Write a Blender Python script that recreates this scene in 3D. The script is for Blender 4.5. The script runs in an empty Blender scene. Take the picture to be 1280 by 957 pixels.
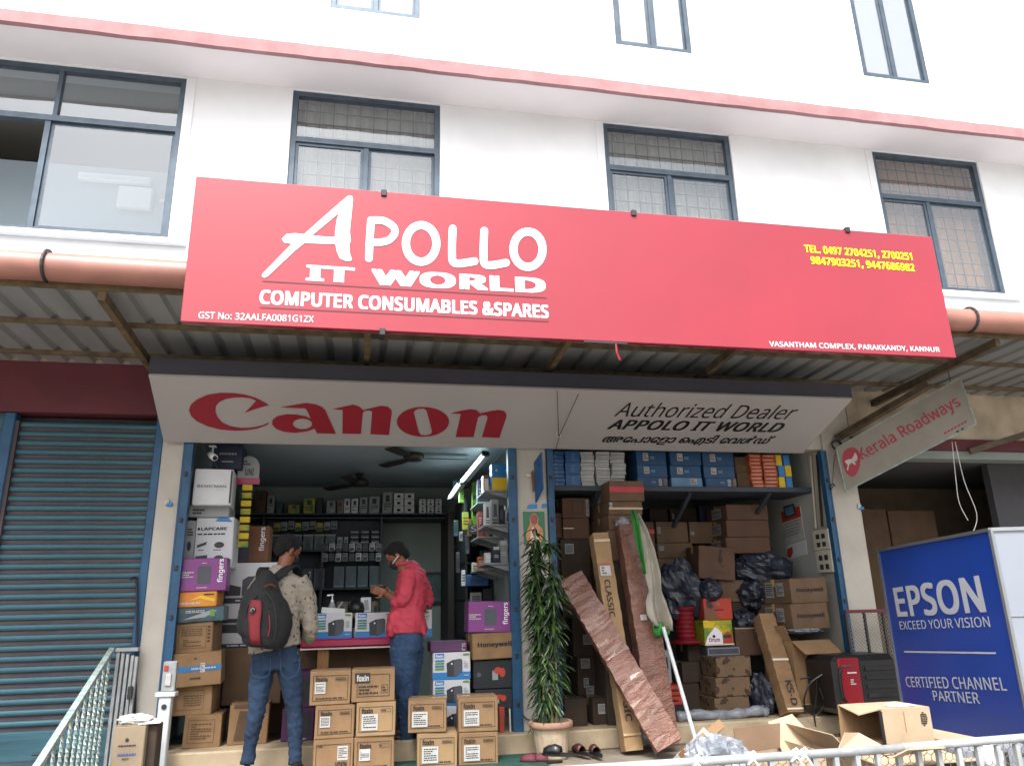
import bpy, math, random, colorsys
from mathutils import Vector, Matrix, Euler
from mathutils.geometry import tessellate_polygon
random.seed(7)
sc = bpy.context.scene
col = sc.collection
# ------------------------------------------------------------------ camera
FP = 940.0; CAM = Vector((0, -7.0, 1.187))
PITCH, YAW, ROLL = map(math.radians, (16.7046, 11.7100, -1.4154))
_f = Vector((math.sin(YAW)*math.cos(PITCH), math.cos(YAW)*math.cos(PITCH), math.sin(PITCH)))
_r = Vector((math.cos(YAW), -math.sin(YAW), 0)); _u = _r.cross(_f)
A_ = math.cos(ROLL)*_r + math.sin(ROLL)*_u
B_ = -math.sin(ROLL)*_r + math.cos(ROLL)*_u
cd = bpy.data.cameras.new('camera'); cam = bpy.data.objects.new('camera', cd); col.objects.link(cam)
cd.sensor_width = 36; cd.sensor_fit = 'HORIZONTAL'; cd.lens = FP/1280*36; cd.clip_start = .05; cd.clip_end = 500
M3 = Matrix((A_, B_, -_f)).transposed().to_4x4(); M3.translation = CAM; cam.matrix_world = M3
sc.camera = cam
# ------------------------------------------------------------------ world, sun, exposure
SUN_EL, SUN_AZ = math.radians(58), math.radians(200)      # azimuth: direction the light comes from (0 = +y, clockwise)
w = bpy.data.worlds.new('World'); sc.world = w; w.use_nodes = True
nt = w.node_tree; bg = nt.nodes['Background']
sky = nt.nodes.new('ShaderNodeTexSky'); sky.sky_type = 'NISHITA'; sky.sun_disc = False
sky.sun_elevation = SUN_EL; sky.sun_rotation = SUN_AZ; sky.air_density = 1.0; sky.dust_density = 6.0; sky.ozone_density = 1.0
hs = nt.nodes.new('ShaderNodeHueSaturation'); hs.inputs['Saturation'].default_value = .35   # thin cloud: whitish sky
nt.links.new(sky.outputs[0], hs.inputs['Color']); nt.links.new(hs.outputs[0], bg.inputs[0]); bg.inputs[1].default_value = .15
sl = bpy.data.lights.new('sun', 'SUN'); sl.energy = 1.7; sl.angle = math.radians(16); sl.color = (1, .98, .95)
so = bpy.data.objects.new('sun', sl); col.objects.link(so)
sd = Vector((math.sin(SUN_AZ)*math.cos(SUN_EL), math.cos(SUN_AZ)*math.cos(SUN_EL), math.sin(SUN_EL)))
so.rotation_euler = sd.to_track_quat('Z', 'Y').to_euler(); so.location = (0, -8, 12)
sc.view_settings.view_transform = 'Standard'; sc.view_settings.look = 'None'
sc.view_settings.exposure = 1.38; sc.view_settings.gamma = 1
# ------------------------------------------------------------------ helpers
def ray(u, v): return A_*((u-640)/FP) - B_*((v-478.5)/FP) + _f
def P(u, v, y):                      # point seen at photo pixel (u, v) on the plane y = const
    d = ray(u, v); return CAM + d*((y-CAM.y)/d.y)
def Pz(u, v, z):
    d = ray(u, v); return CAM + d*((z-CAM.z)/d.z)
def Pp(u, v, o, n):                  # on any plane
    d = ray(u, v); return CAM + d*((o-CAM).dot(n)/d.dot(n))
def lin(h):
    h = h.lstrip('#'); c = [int(h[i:i+2], 16)/255 for i in (0, 2, 4)]
    return tuple((x/12.92 if x <= .04045 else ((x+.055)/1.055)**2.4) for x in c)
MATS = {}
def mat(name, hexc=None, rough=.6, var=.12, scale=6, bump=0, bscale=None, metal=0, emit=0, coat=0, hex2=None, stretch=None, spec=.5, detail=4):
    if name in MATS: return MATS[name]
    m = bpy.data.materials.new(name); m.use_nodes = True; n = m.node_tree.nodes; l = m.node_tree.links
    b = n['Principled BSDF']; c = lin(hexc)
    b.inputs['Roughness'].default_value = rough; b.inputs['Metallic'].default_value = metal
    b.inputs['Coat Weight'].default_value = coat; b.inputs['Coat Roughness'].default_value = .12
    b.inputs['Specular IOR Level'].default_value = spec
    tc = n.new('ShaderNodeTexCoord'); src = tc.outputs['Object']
    if stretch:
        mp = n.new('ShaderNodeMapping'); mp.inputs['Scale'].default_value = stretch
        l.new(src, mp.inputs[0]); src = mp.outputs[0]
    ns = n.new('ShaderNodeTexNoise'); ns.inputs['Scale'].default_value = scale; ns.inputs['Detail'].default_value = detail
    l.new(src, ns.inputs[0])
    if var or hex2:
        r = n.new('ShaderNodeValToRGB'); r.color_ramp.elements[0].position = .32; r.color_ramp.elements[1].position = .68
        c2 = lin(hex2) if hex2 else tuple(x*(1-2*var) for x in c); c1 = c if hex2 else tuple(min(1, x*(1+var*.6)) for x in c)
        r.color_ramp.elements[0].color = (*c2, 1); r.color_ramp.elements[1].color = (*c1, 1)
        l.new(ns.outputs[0], r.inputs[0]); l.new(r.outputs[0], b.inputs['Base Color'])
    else: b.inputs['Base Color'].default_value = (*c, 1)
    if bump:
        n2 = n.new('ShaderNodeTexNoise'); n2.inputs['Scale'].default_value = bscale or scale*4; n2.inputs['Detail'].default_value = 5
        l.new(src, n2.inputs[0]); bp = n.new('ShaderNodeBump'); bp.inputs['Strength'].default_value = bump; bp.inputs['Distance'].default_value = .02
        l.new(n2.outputs[0], bp.inputs['Height']); l.new(bp.outputs[0], b.inputs['Normal'])
    if emit:
        b.inputs['Emission Color'].default_value = (*c, 1); b.inputs['Emission Strength'].default_value = emit
    MATS[name] = m; return m
def glass(name, tint, refl=.3, haze=.0):
    if name in MATS: return MATS[name]
    m = bpy.data.materials.new(name); m.use_nodes = True; n = m.node_tree.nodes; l = m.node_tree.links; n.clear()
    o = n.new('ShaderNodeOutputMaterial'); mx = n.new('ShaderNodeMixShader'); t = n.new('ShaderNodeBsdfTransparent'); g = n.new('ShaderNodeBsdfGlossy')
    t.inputs[0].default_value = (*lin(tint), 1); g.inputs['Roughness'].default_value = .02; g.inputs['Color'].default_value = (.9, .95, 1, 1)
    f = n.new('ShaderNodeFresnel'); f.inputs[0].default_value = 1.5; ad = n.new('ShaderNodeMath'); ad.operation = 'ADD'; ad.inputs[1].default_value = refl; ad.use_clamp = True
    l.new(f.outputs[0], ad.inputs[0]); ge = n.new('ShaderNodeNewGeometry'); bk = n.new('ShaderNodeMath'); bk.operation = 'MULTIPLY_ADD'; bk.inputs[1].default_value = -1; bk.inputs[2].default_value = 1
    ml = n.new('ShaderNodeMath'); ml.operation = 'MULTIPLY'; l.new(ge.outputs['Backfacing'], bk.inputs[0]); l.new(bk.outputs[0], ml.inputs[0]); l.new(ad.outputs[0], ml.inputs[1]); l.new(ml.outputs[0], mx.inputs[0]); l.new(t.outputs[0], mx.inputs[1]); l.new(g.outputs[0], mx.inputs[2]); df = n.new('ShaderNodeBsdfDiffuse'); df.inputs[0].default_value = (.52, .55, .58, 1); m2 = n.new('ShaderNodeMixShader'); m2.inputs[0].default_value = haze   # milky dusty film, mixed in to brighten the panes
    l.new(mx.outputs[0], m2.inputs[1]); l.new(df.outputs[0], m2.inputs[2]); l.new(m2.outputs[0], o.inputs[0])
    MATS[name] = m; return m
M = lambda n: MATS[n]
class MB:
    def __init__(s, mtx=None): s.v = []; s.f = []; s.fm = []; s.mats = []; s.mtx = mtx
    def mi(s, m):
        if isinstance(m, str): m = MATS[m]
        if m not in s.mats: s.mats.append(m)
        return s.mats.index(m)
    def add(s, vs, fs, m):
        b = len(s.v); k = s.mi(m)
        for p in vs: s.v.append(tuple(s.mtx @ Vector(p)) if s.mtx else tuple(p))
        for f in fs: s.f.append([b+i for i in f]); s.fm.append(k)
        return s
    def box(s, x0, x1, y0, y1, z0, z1, m):
        return s.add([(x0,y0,z0),(x1,y0,z0),(x1,y1,z0),(x0,y1,z0),(x0,y0,z1),(x1,y0,z1),(x1,y1,z1),(x0,y1,z1)],
              [(0,3,2,1),(4,5,6,7),(0,1,5,4),(1,2,6,5),(2,3,7,6),(3,0,4,7)], m)
    def cbox(s, x0, x1, y0, y1, z0, z1, m, c=.004):      # box with its twelve edges chamfered
        c = min(c, (x1-x0)*.3, (y1-y0)*.3, (z1-z0)*.3)
        vs = []; idx = {}
        for i, X in enumerate((x0, x1)):
            for j, Y in enumerate((y0, y1)):
                for k, Z in enumerate((z0, z1)):
                    sx, sy, sz = (c if i == 0 else -c), (c if j == 0 else -c), (c if k == 0 else -c)
                    for a, p in enumerate(((X, Y+sy, Z+sz), (X+sx, Y, Z+sz), (X+sx, Y+sy, Z))):
                        idx[i,j,k,a] = len(vs); vs.append(p)
        g = lambda *t: idx[t]
        fs = [[g(0,0,0,0),g(0,0,1,0),g(0,1,1,0),g(0,1,0,0)],[g(1,0,0,0),g(1,1,0,0),g(1,1,1,0),g(1,0,1,0)],
              [g(0,0,0,1),g(1,0,0,1),g(1,0,1,1),g(0,0,1,1)],[g(0,1,0,1),g(0,1,1,1),g(1,1,1,1),g(1,1,0,1)],
              [g(0,0,0,2),g(0,1,0,2),g(1,1,0,2),g(1,0,0,2)],[g(0,0,1,2),g(1,0,1,2),g(1,1,1,2),g(0,1,1,2)]]
        for i in (0,1):
            for j in (0,1):
                q = [g(i,j,0,0),g(i,j,0,1),g(i,j,1,1),g(i,j,1,0)]; fs.append(q if (i+j)%2 == 0 else q[::-1])
            for k in (0,1):
                q = [g(i,0,k,0),g(i,1,k,0),g(i,1,k,2),g(i,0,k,2)]; fs.append(q if (i+k)%2 == 0 else q[::-1])
        for j in (0,1):
            for k in (0,1):
                q = [g(0,j,k,1),g(0,j,k,2),g(1,j,k,2),g(1,j,k,1)]; fs.append(q if (j+k)%2 == 0 else q[::-1])
        for i in (0,1):
            for j in (0,1):
                for k in (0,1):
                    q = [g(i,j,k,0),g(i,j,k,1),g(i,j,k,2)]; fs.append(q if (i+j+k)%2 else q[::-1])
        return s.add(vs, fs, m)
    def tube(s, pts, r, m, n=8, cap=True, closed=False):
        pts = [Vector(p) for p in pts]; N = len(pts); vs = []; fs = []
        rs = r if isinstance(r, (list, tuple)) else [r]*N
        prev = None
        for i, p in enumerate(pts):
            if closed: t = pts[(i+1)%N]-pts[i-1]
            else: t = pts[min(i+1, N-1)]-pts[max(i-1, 0)]
            t.normalize()
            if prev is None: a = t.cross(Vector((0,0,1)) if abs(t.z) < .9 else Vector((1,0,0)))
            else: a = prev - t*prev.dot(t)
            a.normalize(); prev = a; b = t.cross(a)
            for k in range(n):
                an = 2*math.pi*k/n; vs.append(p+(a*math.cos(an)+b*math.sin(an))*rs[i])
        for i in range(N if closed else N-1):
            j = (i+1)%N
            for k in range(n): fs.append((i*n+k, i*n+(k+1)%n, j*n+(k+1)%n, j*n+k))
        if cap and not closed: fs.append(tuple(range(n))[::-1]); fs.append(tuple(range((N-1)*n, N*n)))
        return s.add(vs, fs, m)
    def bar(s, p0, p1, w, d, m, side=None):               # rectangular bar between two points
        p0, p1 = Vector(p0), Vector(p1); t = (p1-p0).normalized()
        a = Vector(side) if side else (Vector((1,0,0)) if abs(t.x) < .8 else Vector((0,0,1)))
        a = (a-t*a.dot(t)).normalized(); b = t.cross(a)
        vs = [p+a*(i*w/2)+b*(j*d/2) for p in (p0, p1) for i, j in ((-1,-1),(1,-1),(1,1),(-1,1))]
        return s.add(vs, [(3,2,1,0),(4,5,6,7),(0,1,5,4),(1,2,6,5),(2,3,7,6),(3,0,4,7)], m)
    def slab(s, pts, th, m, n=None):                      # thin sheet through coplanar-ish points
        pts = [Vector(p) for p in pts]
        n = Vector(n) if n else (pts[1]-pts[0]).cross(pts[2]-pts[0]); n.normalize(); k = len(pts)
        tr = tessellate_polygon([pts])
        vs = [p+n*th/2 for p in pts]+[p-n*th/2 for p in pts]
        fs = [t for t in tr]+[tuple(i+k for i in t[::-1]) for t in tr]+[(i, (i+1)%k, k+(i+1)%k, k+i) for i in range(k)]
        return s.add(vs, fs, m)
    def lathe(s, prof, m, n=20, c=(0,0,0), cap=True):
        vs = [(c[0]+r*math.cos(2*math.pi*k/n), c[1]+r*math.sin(2*math.pi*k/n), c[2]+z) for r, z in prof for k in range(n)]
        fs = [(i*n+k, i*n+(k+1)%n, (i+1)*n+(k+1)%n, (i+1)*n+k) for i in range(len(prof)-1) for k in range(n)]
        if cap: fs += [tuple(range(n))[::-1], tuple(range((len(prof)-1)*n, len(prof)*n))]
        return s.add(vs, fs, m)
    def build(s, name, parent=None, loc=None, smooth=False, rot=None, **tags):
        me = bpy.data.meshes.new(name); me.from_pydata(s.v, [], s.f)
        for m in s.mats: me.materials.append(m)
        me.polygons.foreach_set('material_index', s.fm)
        if smooth: me.polygons.foreach_set('use_smooth', [True]*len(me.polygons))
        me.update(); o = bpy.data.objects.new(name, me); col.objects.link(o)
        if parent: o.parent = parent
        if loc is not None: o.location = loc
        if rot is not None: o.rotation_euler = rot
        for k, v in tags.items():
            if v: o[k] = v
        return o
def empty(name, loc, label, category, group=None, rot=(0,0,0)):
    o = bpy.data.objects.new(name, None); col.objects.link(o); o.location = loc; o.rotation_euler = rot; o.empty_display_size = .1
    o['label'] = label; o['category'] = category
    if group: o['group'] = group
    return o
def fix_normals(o):
    import bmesh
    b = bmesh.new(); b.from_mesh(o.data); bmesh.ops.recalc_face_normals(b, faces=b.faces); b.to_mesh(o.data); b.free()
# ---- lettering: text as flat triangles normalised to 0..1 in both directions
_TC = {}
try:
    import os
    FONT = bpy.data.fonts.load(os.path.join(bpy.utils.system_resource('DATAFILES'), 'fonts', 'NotoSansHebrew-Regular.woff2'))
except Exception: FONT = None
def text_geo(s, bold=0., shear=0., font=None):
    key = (s, round(bold, 3), shear)
    if key in _TC: return _TC[key]
    cu = bpy.data.curves.new('lettering', 'FONT'); cu.body = s; cu.size = 1; cu.shear = shear; cu.resolution_u = 3; cu.fill_mode = 'FRONT'; cu.space_character = 1+bold*1.6
    if FONT and all(ord(c) < 128 for c in s): cu.font = FONT
    o = bpy.data.objects.new('lettering', cu); col.objects.link(o); bpy.context.view_layer.update()
    me = o.evaluated_get(bpy.context.evaluated_depsgraph_get()).to_mesh()
    vs = [(v.co.x, v.co.y) for v in me.vertices]; fs = [tuple(p.vertices) for p in me.polygons]
    bpy.data.objects.remove(o); bpy.data.curves.remove(cu)
    if not vs: vs, fs = [(0,0),(1,0),(1,1)], [(0,1,2)]
    x0 = min(a for a, b in vs)-bold; x1 = max(a for a, b in vs)+bold; y0 = min(b for a, b in vs)-bold*.6; y1 = max(b for a, b in vs)+bold*.6
    V = []; Fc = []
    offs = [(0, 0)] if bold <= 0 else [(-bold, -bold*.6), (bold, -bold*.6), (-bold, bold*.6), (bold, bold*.6), (0, 0)]   # heavier strokes: five layers
    for i, (dx, dy) in enumerate(offs):
        k = len(V); V += [((a+dx-x0)/(x1-x0), (b+dy-y0)/(y1-y0), .00012*i) for a, b in vs]; Fc += [tuple(q+k for q in f) for f in fs]
    _TC[key] = (V, Fc); return _TC[key]
class Face:                          # a printable plane: origin, right axis, up axis, normal; 1 unit = full width / height
    def __init__(s, o, u, w, n): s.o, s.u, s.w, s.n = Vector(o), Vector(u), Vector(w), Vector(n).normalized()
    def at(s, x, z, h=.0015): return s.o+s.u*x+s.w*z+s.n*h
def put_text(mb, F, txt, x0, z0, x1, z1, m, bold=0., shear=0., h=.003, up=False, down=False):
    vs, fs = text_geo(txt, bold, shear)
    if up: vs = [(1-b, a, c) for a, b, c in vs]        # reads upwards
    if down: vs = [(b, 1-a, c) for a, b, c in vs]
    mb.add([F.at(x0+(x1-x0)*a, z0+(z1-z0)*b, h+c) for a, b, c in vs], fs, m)
def put_poly(mb, F, pts, m, h=.002, holes=()):
    loops = [[Vector((a, b, 0)) for a, b in pts]]+[[Vector((a, b, 0)) for a, b in q] for q in holes]
    tr = tessellate_polygon(loops); flat = [p for q in loops for p in q]
    mb.add([F.at(p.x, p.y, h) for p in flat], tr, m)
def put_rect(mb, F, x0, z0, x1, z1, m, h=.002): put_poly(mb, F, [(x0,z0),(x1,z0),(x1,z1),(x0,z1)], m, h)
def put_frame(mb, F, x0, z0, x1, z1, t, m, h=.002, asp=1.):
    tz = t*asp
    for a in ((x0,z0,x1,z0+tz),(x0,z1-tz,x1,z1),(x0,z0+tz,x0+t,z1-tz),(x1-t,z0+tz,x1,z1-tz)): put_rect(mb, F, *a, m, h)
def put_lines(mb, F, x0, z0, x1, z1, n, m, h=.003, seed=1):   # rows of illegible small print
    r = random.Random(seed); dz = (z1-z0)/n
    for i in range(n):
        x = x0; zz = z0+dz*i
        while x < x1-.02*(x1-x0):
            w = min((x1-x0)*r.uniform(.06, .22), x1-x)
            put_rect(mb, F, x, zz+dz*.25, x+w*.8, zz+dz*.8, m, h); x += w
            if r.random() < .06: break
def ell(cx, cy, rx, ry, n=28): return [(cx+rx*math.cos(2*math.pi*i/n), cy+ry*math.sin(2*math.pi*i/n)) for i in range(n)]
def cat(pts, k=4, closed=True):      # Catmull-Rom through points
    out = []; n = len(pts)
    for i in range(n if closed else n-1):
        p = [pts[(i+j)%n] if closed else pts[min(max(i+j, 0), n-1)] for j in (-1,0,1,2)]
        for s in range(k):
            t = s/k
            out.append(tuple(.5*((2*p[1][a])+(-p[0][a]+p[2][a])*t+(2*p[0][a]-5*p[1][a]+4*p[2][a]-p[3][a])*t*t+(-p[0][a]+3*p[1][a]-3*p[2][a]+p[3][a])*t**3) for a in range(len(pts[0]))))
    if not closed: out.append(tuple(pts[-1]))
    return out
# ------------------------------------------------------------------ materials
mat('white_wall', 'e6e8ea', .85, .05, 1.2, .12, 30)
mat('pillar_paint', 'b3aea5', .8, .07, 2.5, .15, 25)
mat('soffit_paint', 'e6e0e2', .85, .02, 2)
mat('pink_band', 'a37a7c', .8, .10, 5, .1)
mat('maroon', '5e2630', .7, .08, 3)
mat('cream_beam', 'c3b7a2', .85, .14, 3, .25, 12, hex2='9d8f7a')
mat('step_stone', 'b09f84', .75, .16, 4, .2, 18)
mat('forecourt', '857b6e', .9, .2, 2.5, .3, 20)
mat('redoxide', '7c4a42', .8, .15, 3, .2)
mat('asphalt', '8c8882', .95, .2, 8, .5, 60)
mat('shop_floor', '6f6a62', .6, .12, 3)
mat('inner_wall', '87938f', .8, .06, 2)
mat('inner_wall_right', 'a9aca8', .8, .08, 2, .1)
mat('ceiling_paint', '93a2ab', .85, .05, 1.5)
mat('shutter_blue', '34606e', .5, .2, 3, .1, 12, stretch=(.4,1,6), metal=.2)
mat('shutter_groove', '4c4247', .7, .2, 3)
mat('blue_rail', '1b4f74', .5, .15, 6, .2, 30)
mat('board_grey', 'a5a3a4', .35, .03, 1)
mat('canon_red', '8e1f2f', .45, .04, 3)
mat('sign_red', '931f30', .3, .05, 1.2, coat=.5)
mat('letter_white', 'e8e8ee', .4, 0); mat('letter_black', '17171b', .5, 0); mat('letter_yellow', 'f0e000', .45, 0)
mat('sign_line', '5e1a26', .5, 0)
mat('steel_dark', '3b3a3c', .55, .1, 6, metal=.4)
mat('fascia_dark', '3a3a44', .7, .1, 2)
mat('steel_yellow', '6c5d44', .6, .25, 9, .2)
mat('steel_brown', '5c4f40', .6, .25, 9, .2)
mat('sheet_metal', '95999c', .5, .12, 2.5, .05, metal=.25, stretch=(1,.3,1))
mat('pipe_pink', '9a6c60', .45, .10, 4)
mat('window_frame', '4d5a66', .45, .12, 8, metal=.35)
mat('grille', '6a6058', .6, .1)
mat('curtain', 'd6c8b6', .9, .12, 2, stretch=(8,1,.4)); mat('curtain_orange', 'd99c6c', .9, .12, 2, stretch=(6,1,.5)); mat('room_wall', 'b9b5ac', .9, .04, 1); mat('room_pale', 'a9b7c0', .9, .03, 1)
mat('white_board', 'f6f6f6', .6, 0); mat('room_dark', '55565c', .9, .05)
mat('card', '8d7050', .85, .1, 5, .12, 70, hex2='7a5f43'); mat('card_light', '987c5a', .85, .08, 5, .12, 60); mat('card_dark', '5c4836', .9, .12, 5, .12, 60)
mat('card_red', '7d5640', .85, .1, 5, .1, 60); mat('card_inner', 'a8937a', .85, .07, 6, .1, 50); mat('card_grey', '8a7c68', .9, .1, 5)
mat('tape_clear', 'b59a6d', .15, .1, 20, coat=.6); mat('tape_red', 'b3242f', .4, .1, 9); mat('tape_blue', '2c6fa5', .4, .1, 9)
mat('label_white', 'b4b4b2', .6, .05, 20); mat('ink', '2a2420', .7, 0); mat('ink_blue', '3a4a8a', .6, 0); mat('ink_red', '9c2b2b', .6, 0)
mat('purple', '7a2f7c', .4, .06, 3, coat=.2); mat('purple_dark', '4c2350', .5, .08, 3); mat('speaker_grey', '4b4e58', .6, .1)
mat('carton_white', 'c9ccd0', .5, .05, 4); mat('carton_grey', '8f9496', .6, .06, 4)
mat('print_blue', '1d76b8', .4, .05, 4); mat('print_green', '5f8f2c', .5, .05); mat('print_dark', '2e3138', .5, .15, 8)
mat('orange_box', 'd08a24', .45, .3, 4, hex2='c9662a'); mat('teal_box', '31525c', .4, .3, 8); mat('yellow_box', 'd9b81e', .5, .05)
mat('black_plastic', '17181b', .35, .15, 8, .1); mat('black_box', '1b1f24', .6, .2, 6); mat('red_box', 'b03a28', .5, .1, 5); mat('navy', '1c2742', .6, .1)
mat('orange_pack', 'b5532c', .5, .12, 12); mat('blue_pack', '23588c', .4, .15, 10); mat('bluedark_pack', '1f4a72', .5, .12, 10); mat('lightblue_pack', '5d86a8', .5, .1, 10); mat('white_pack', 'b9bab8', .55, .1, 10)
mat('green_box', '3f7f2f', .5, .3, 12, hex2='c4a920'); mat('pale', 'd8d0c0', .6, .03)
mat('wood', '9c7040', .6, .2, 6, .1, stretch=(8,8,1)); mat('counter_pink', 'a32350', .35, .05, 3); mat('counter_dark', '2b2420', .6, .1)
mat('shelf_dark', '38424c', .6, .1, 4); mat('shelf_grey', '858a8c', .6, .08, 4); mat('rack_black', '2a2f34', .6, .1)
mat('terracotta', 'a27f6a', .75, .12, 10, .15); mat('terracotta_pale', 'b5a48c', .75, .12, 8, .15); mat('soil', '3a2a1c', .95, .2, 20, .4)
mat('leaf', '26401c', .42, .3, 9, hex2='132410', spec=.6); mat('leaf_light', '47642a', .4, .25, 9); mat('stem', '8a8a5a', .7, .2, 12)
mat('rail_white', 'a2a7a9', .5, .2, 14, .1, hex2='8b8f90'); mat('rail_green', '6e7f7b', .55, .3, 20, hex2='9aa8a4'); mat('twist', '73877f', .45, .25, 14, hex2='a3aeac', metal=.3)
mat('post_white', 'c2c8ca', .5, .1, 6); mat('wire_mesh', '8e8e86', .5, .1, metal=.5); mat('string', 'd6d6d2', .8, .05)
mat('epson_blue', '1a43a0', .35, .04, 1.5, coat=.15); mat('acrylic_white', '848a94', .4, .03, 2); mat('alu', 'a8adb2', .35, .05, metal=.8)
mat('kerala_white', '858076', .6, .1, 3); mat('kerala_red', '9a2036', .5, .05)
mat('skin', '7a4b34', .55, .1, 14, .1, 60); mat('hair', '080607', .95, .3, 60, .5, 160); mat('denim_blue', '233c58', .9, .3, 3.2, .5, 260, hex2='14233a'); mat('denim_light', '334c6c', .9, .3, 6, .5, 260, hex2='263d5e')
mat('red_shirt', 'b0384a', .8, .12, 5, .35, 14); mat('mask_black', '15161c', .8, 0); mat('mask_white', 'c6c8ce', .8, 0); mat('shoe_black', '141416', .5, .1); mat('shoe_brown', '3c2a22', .5, .1)
mat('pack_black', '101115', .85, .2, 14, .4, 90); mat('pack_red', '6e1822', .8, .1, 14, .2, 90)
mat('fan_brown', '2c2622', .5, .1); mat('tube_light', 'dff2f2', .4, 0, emit=4.5); mat('switch_cream', 'bdbcae', .5, .06)
mat('poly_bag', '2b3140', .42, .3, 8, .7, 14, coat=.15); mat('plastic_sheet', '858b94', .25, .2, 8, .9, 20, coat=.4)
mat('red_plastic', '7c1622', .35, .05); mat('green_cloth', '2a7f34', .7, .1, 5, .2); mat('grey_cloth', '9d988c', .85, .12, 6, .4, 16)
mat('mat_green', '1d4a40', .9, .2, 10, .3); mat('poster_green', '2f6f4c', .5, .1, 8); mat('poster_orange', 'b86a3c', .5, .3, 20, hex2='c79a62'); mat('poster_pink', '9c4c4c', .5, .2, 20)
mat('leather', '4a2622', .45, .2, 10, .2); mat('sack', '7c8088', .8, .15, 6, .3)
glass('pane_glass', 'e4eaec', .08, .08); glass('pane_sky', 'c8d2d6', .30, .32); mat('card_shaded', '6b5540', .85, .1, 5, .12, 70, hex2='5b4735'); mat('card_shaded_red', '5e4536', .85, .1, 5, .1, 60); mat('card_shaded_dark', '40342a', .9, .12, 5, .12, 60); mat('letter_pale', 'b9bfca', .4, 0)
glass('pane_clear', 'aab4b8', .12)
def special():
    # floral shirt: small dark sprigs on beige cotton
    m = mat('floral', '8c8478', .85, .08, 3, .3, 20); n = m.node_tree.nodes; l = m.node_tree.links; b = n['Principled BSDF']
    old = b.inputs['Base Color'].links[0].from_socket
    tc = n.new('ShaderNodeTexCoord'); v = n.new('ShaderNodeTexVoronoi'); v.inputs['Scale'].default_value = 24
    ns = n.new('ShaderNodeTexNoise'); ns.inputs['Scale'].default_value = 70; l.new(tc.outputs['Object'], ns.inputs[0]); l.new(tc.outputs['Object'], v.inputs[0])
    ad = n.new('ShaderNodeMath'); ad.operation = 'MULTIPLY_ADD'; ad.inputs[1].default_value = .9; ad.inputs[2].default_value = -.28
    l.new(ns.outputs[0], ad.inputs[0]); a2 = n.new('ShaderNodeMath'); a2.operation = 'ADD'; l.new(v.outputs['Distance'], a2.inputs[0]); l.new(ad.outputs[0], a2.inputs[1])
    lt = n.new('ShaderNodeMath'); lt.operation = 'LESS_THAN'; lt.inputs[1].default_value = .40; l.new(a2.outputs[0], lt.inputs[0])
    mx = n.new('ShaderNodeMixRGB'); mx.inputs[2].default_value = (*lin('4c4440'), 1); l.new(lt.outputs[0], mx.inputs[0]); l.new(old, mx.inputs[1]); l.new(mx.outputs[0], b.inputs['Base Color'])
    # bubble-wrapped board: pinkish brown with creased glossy film
    m = mat('wrapped', '80594a', .45, .14, 5, 0, coat=.3); n = m.node_tree.nodes; l = m.node_tree.links; b = n['Principled BSDF']
    tc = n.new('ShaderNodeTexCoord'); mp = n.new('ShaderNodeMapping'); mp.inputs['Scale'].default_value = (1, 1, 2.2); l.new(tc.outputs['Object'], mp.inputs[0])
    ns = n.new('ShaderNodeTexNoise'); ns.inputs['Scale'].default_value = 13; ns.inputs['Detail'].default_value = 3; ns.inputs['Distortion'].default_value = 2.2; l.new(mp.outputs[0], ns.inputs[0])
    v = n.new('ShaderNodeTexVoronoi'); v.inputs['Scale'].default_value = 60; l.new(tc.outputs['Object'], v.inputs[0])
    ad = n.new('ShaderNodeMath'); ad.operation = 'MULTIPLY_ADD'; ad.inputs[1].default_value = .12; l.new(v.outputs['Distance'], ad.inputs[0]); l.new(ns.outputs[0], ad.inputs[2])
    bp = n.new('ShaderNodeBump'); bp.inputs['Strength'].default_value = .8; bp.inputs['Distance'].default_value = .03; l.new(ad.outputs[0], bp.inputs['Height']); l.new(bp.outputs[0], b.inputs['Normal'])
    # carton printed with dark flowers
    m = mat('card_pattern', '6a5640', .85, .08, 5); n = m.node_tree.nodes; l = m.node_tree.links; b = n['Principled BSDF']
    old = b.inputs['Base Color'].links[0].from_socket
    tc = n.new('ShaderNodeTexCoord'); v = n.new('ShaderNodeTexVoronoi'); v.inputs['Scale'].default_value = 12; l.new(tc.outputs['Object'], v.inputs[0])
    ns = n.new('ShaderNodeTexNoise'); ns.inputs['Scale'].default_value = 30; l.new(tc.outputs['Object'], ns.inputs[0])
    a2 = n.new('ShaderNodeMath'); a2.operation = 'MULTIPLY'; l.new(v.outputs['Distance'], a2.inputs[0]); l.new(ns.outputs[0], a2.inputs[1])
    lt = n.new('ShaderNodeMath'); lt.operation = 'LESS_THAN'; lt.inputs[1].default_value = .17; l.new(a2.outputs[0], lt.inputs[0])
    mx = n.new('ShaderNodeMixRGB'); mx.inputs[2].default_value = (*lin('3c2c22'), 1); l.new(lt.outputs[0], mx.inputs[0]); l.new(old, mx.inputs[1]); l.new(mx.outputs[0], b.inputs['Base Color'])
special()
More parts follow.
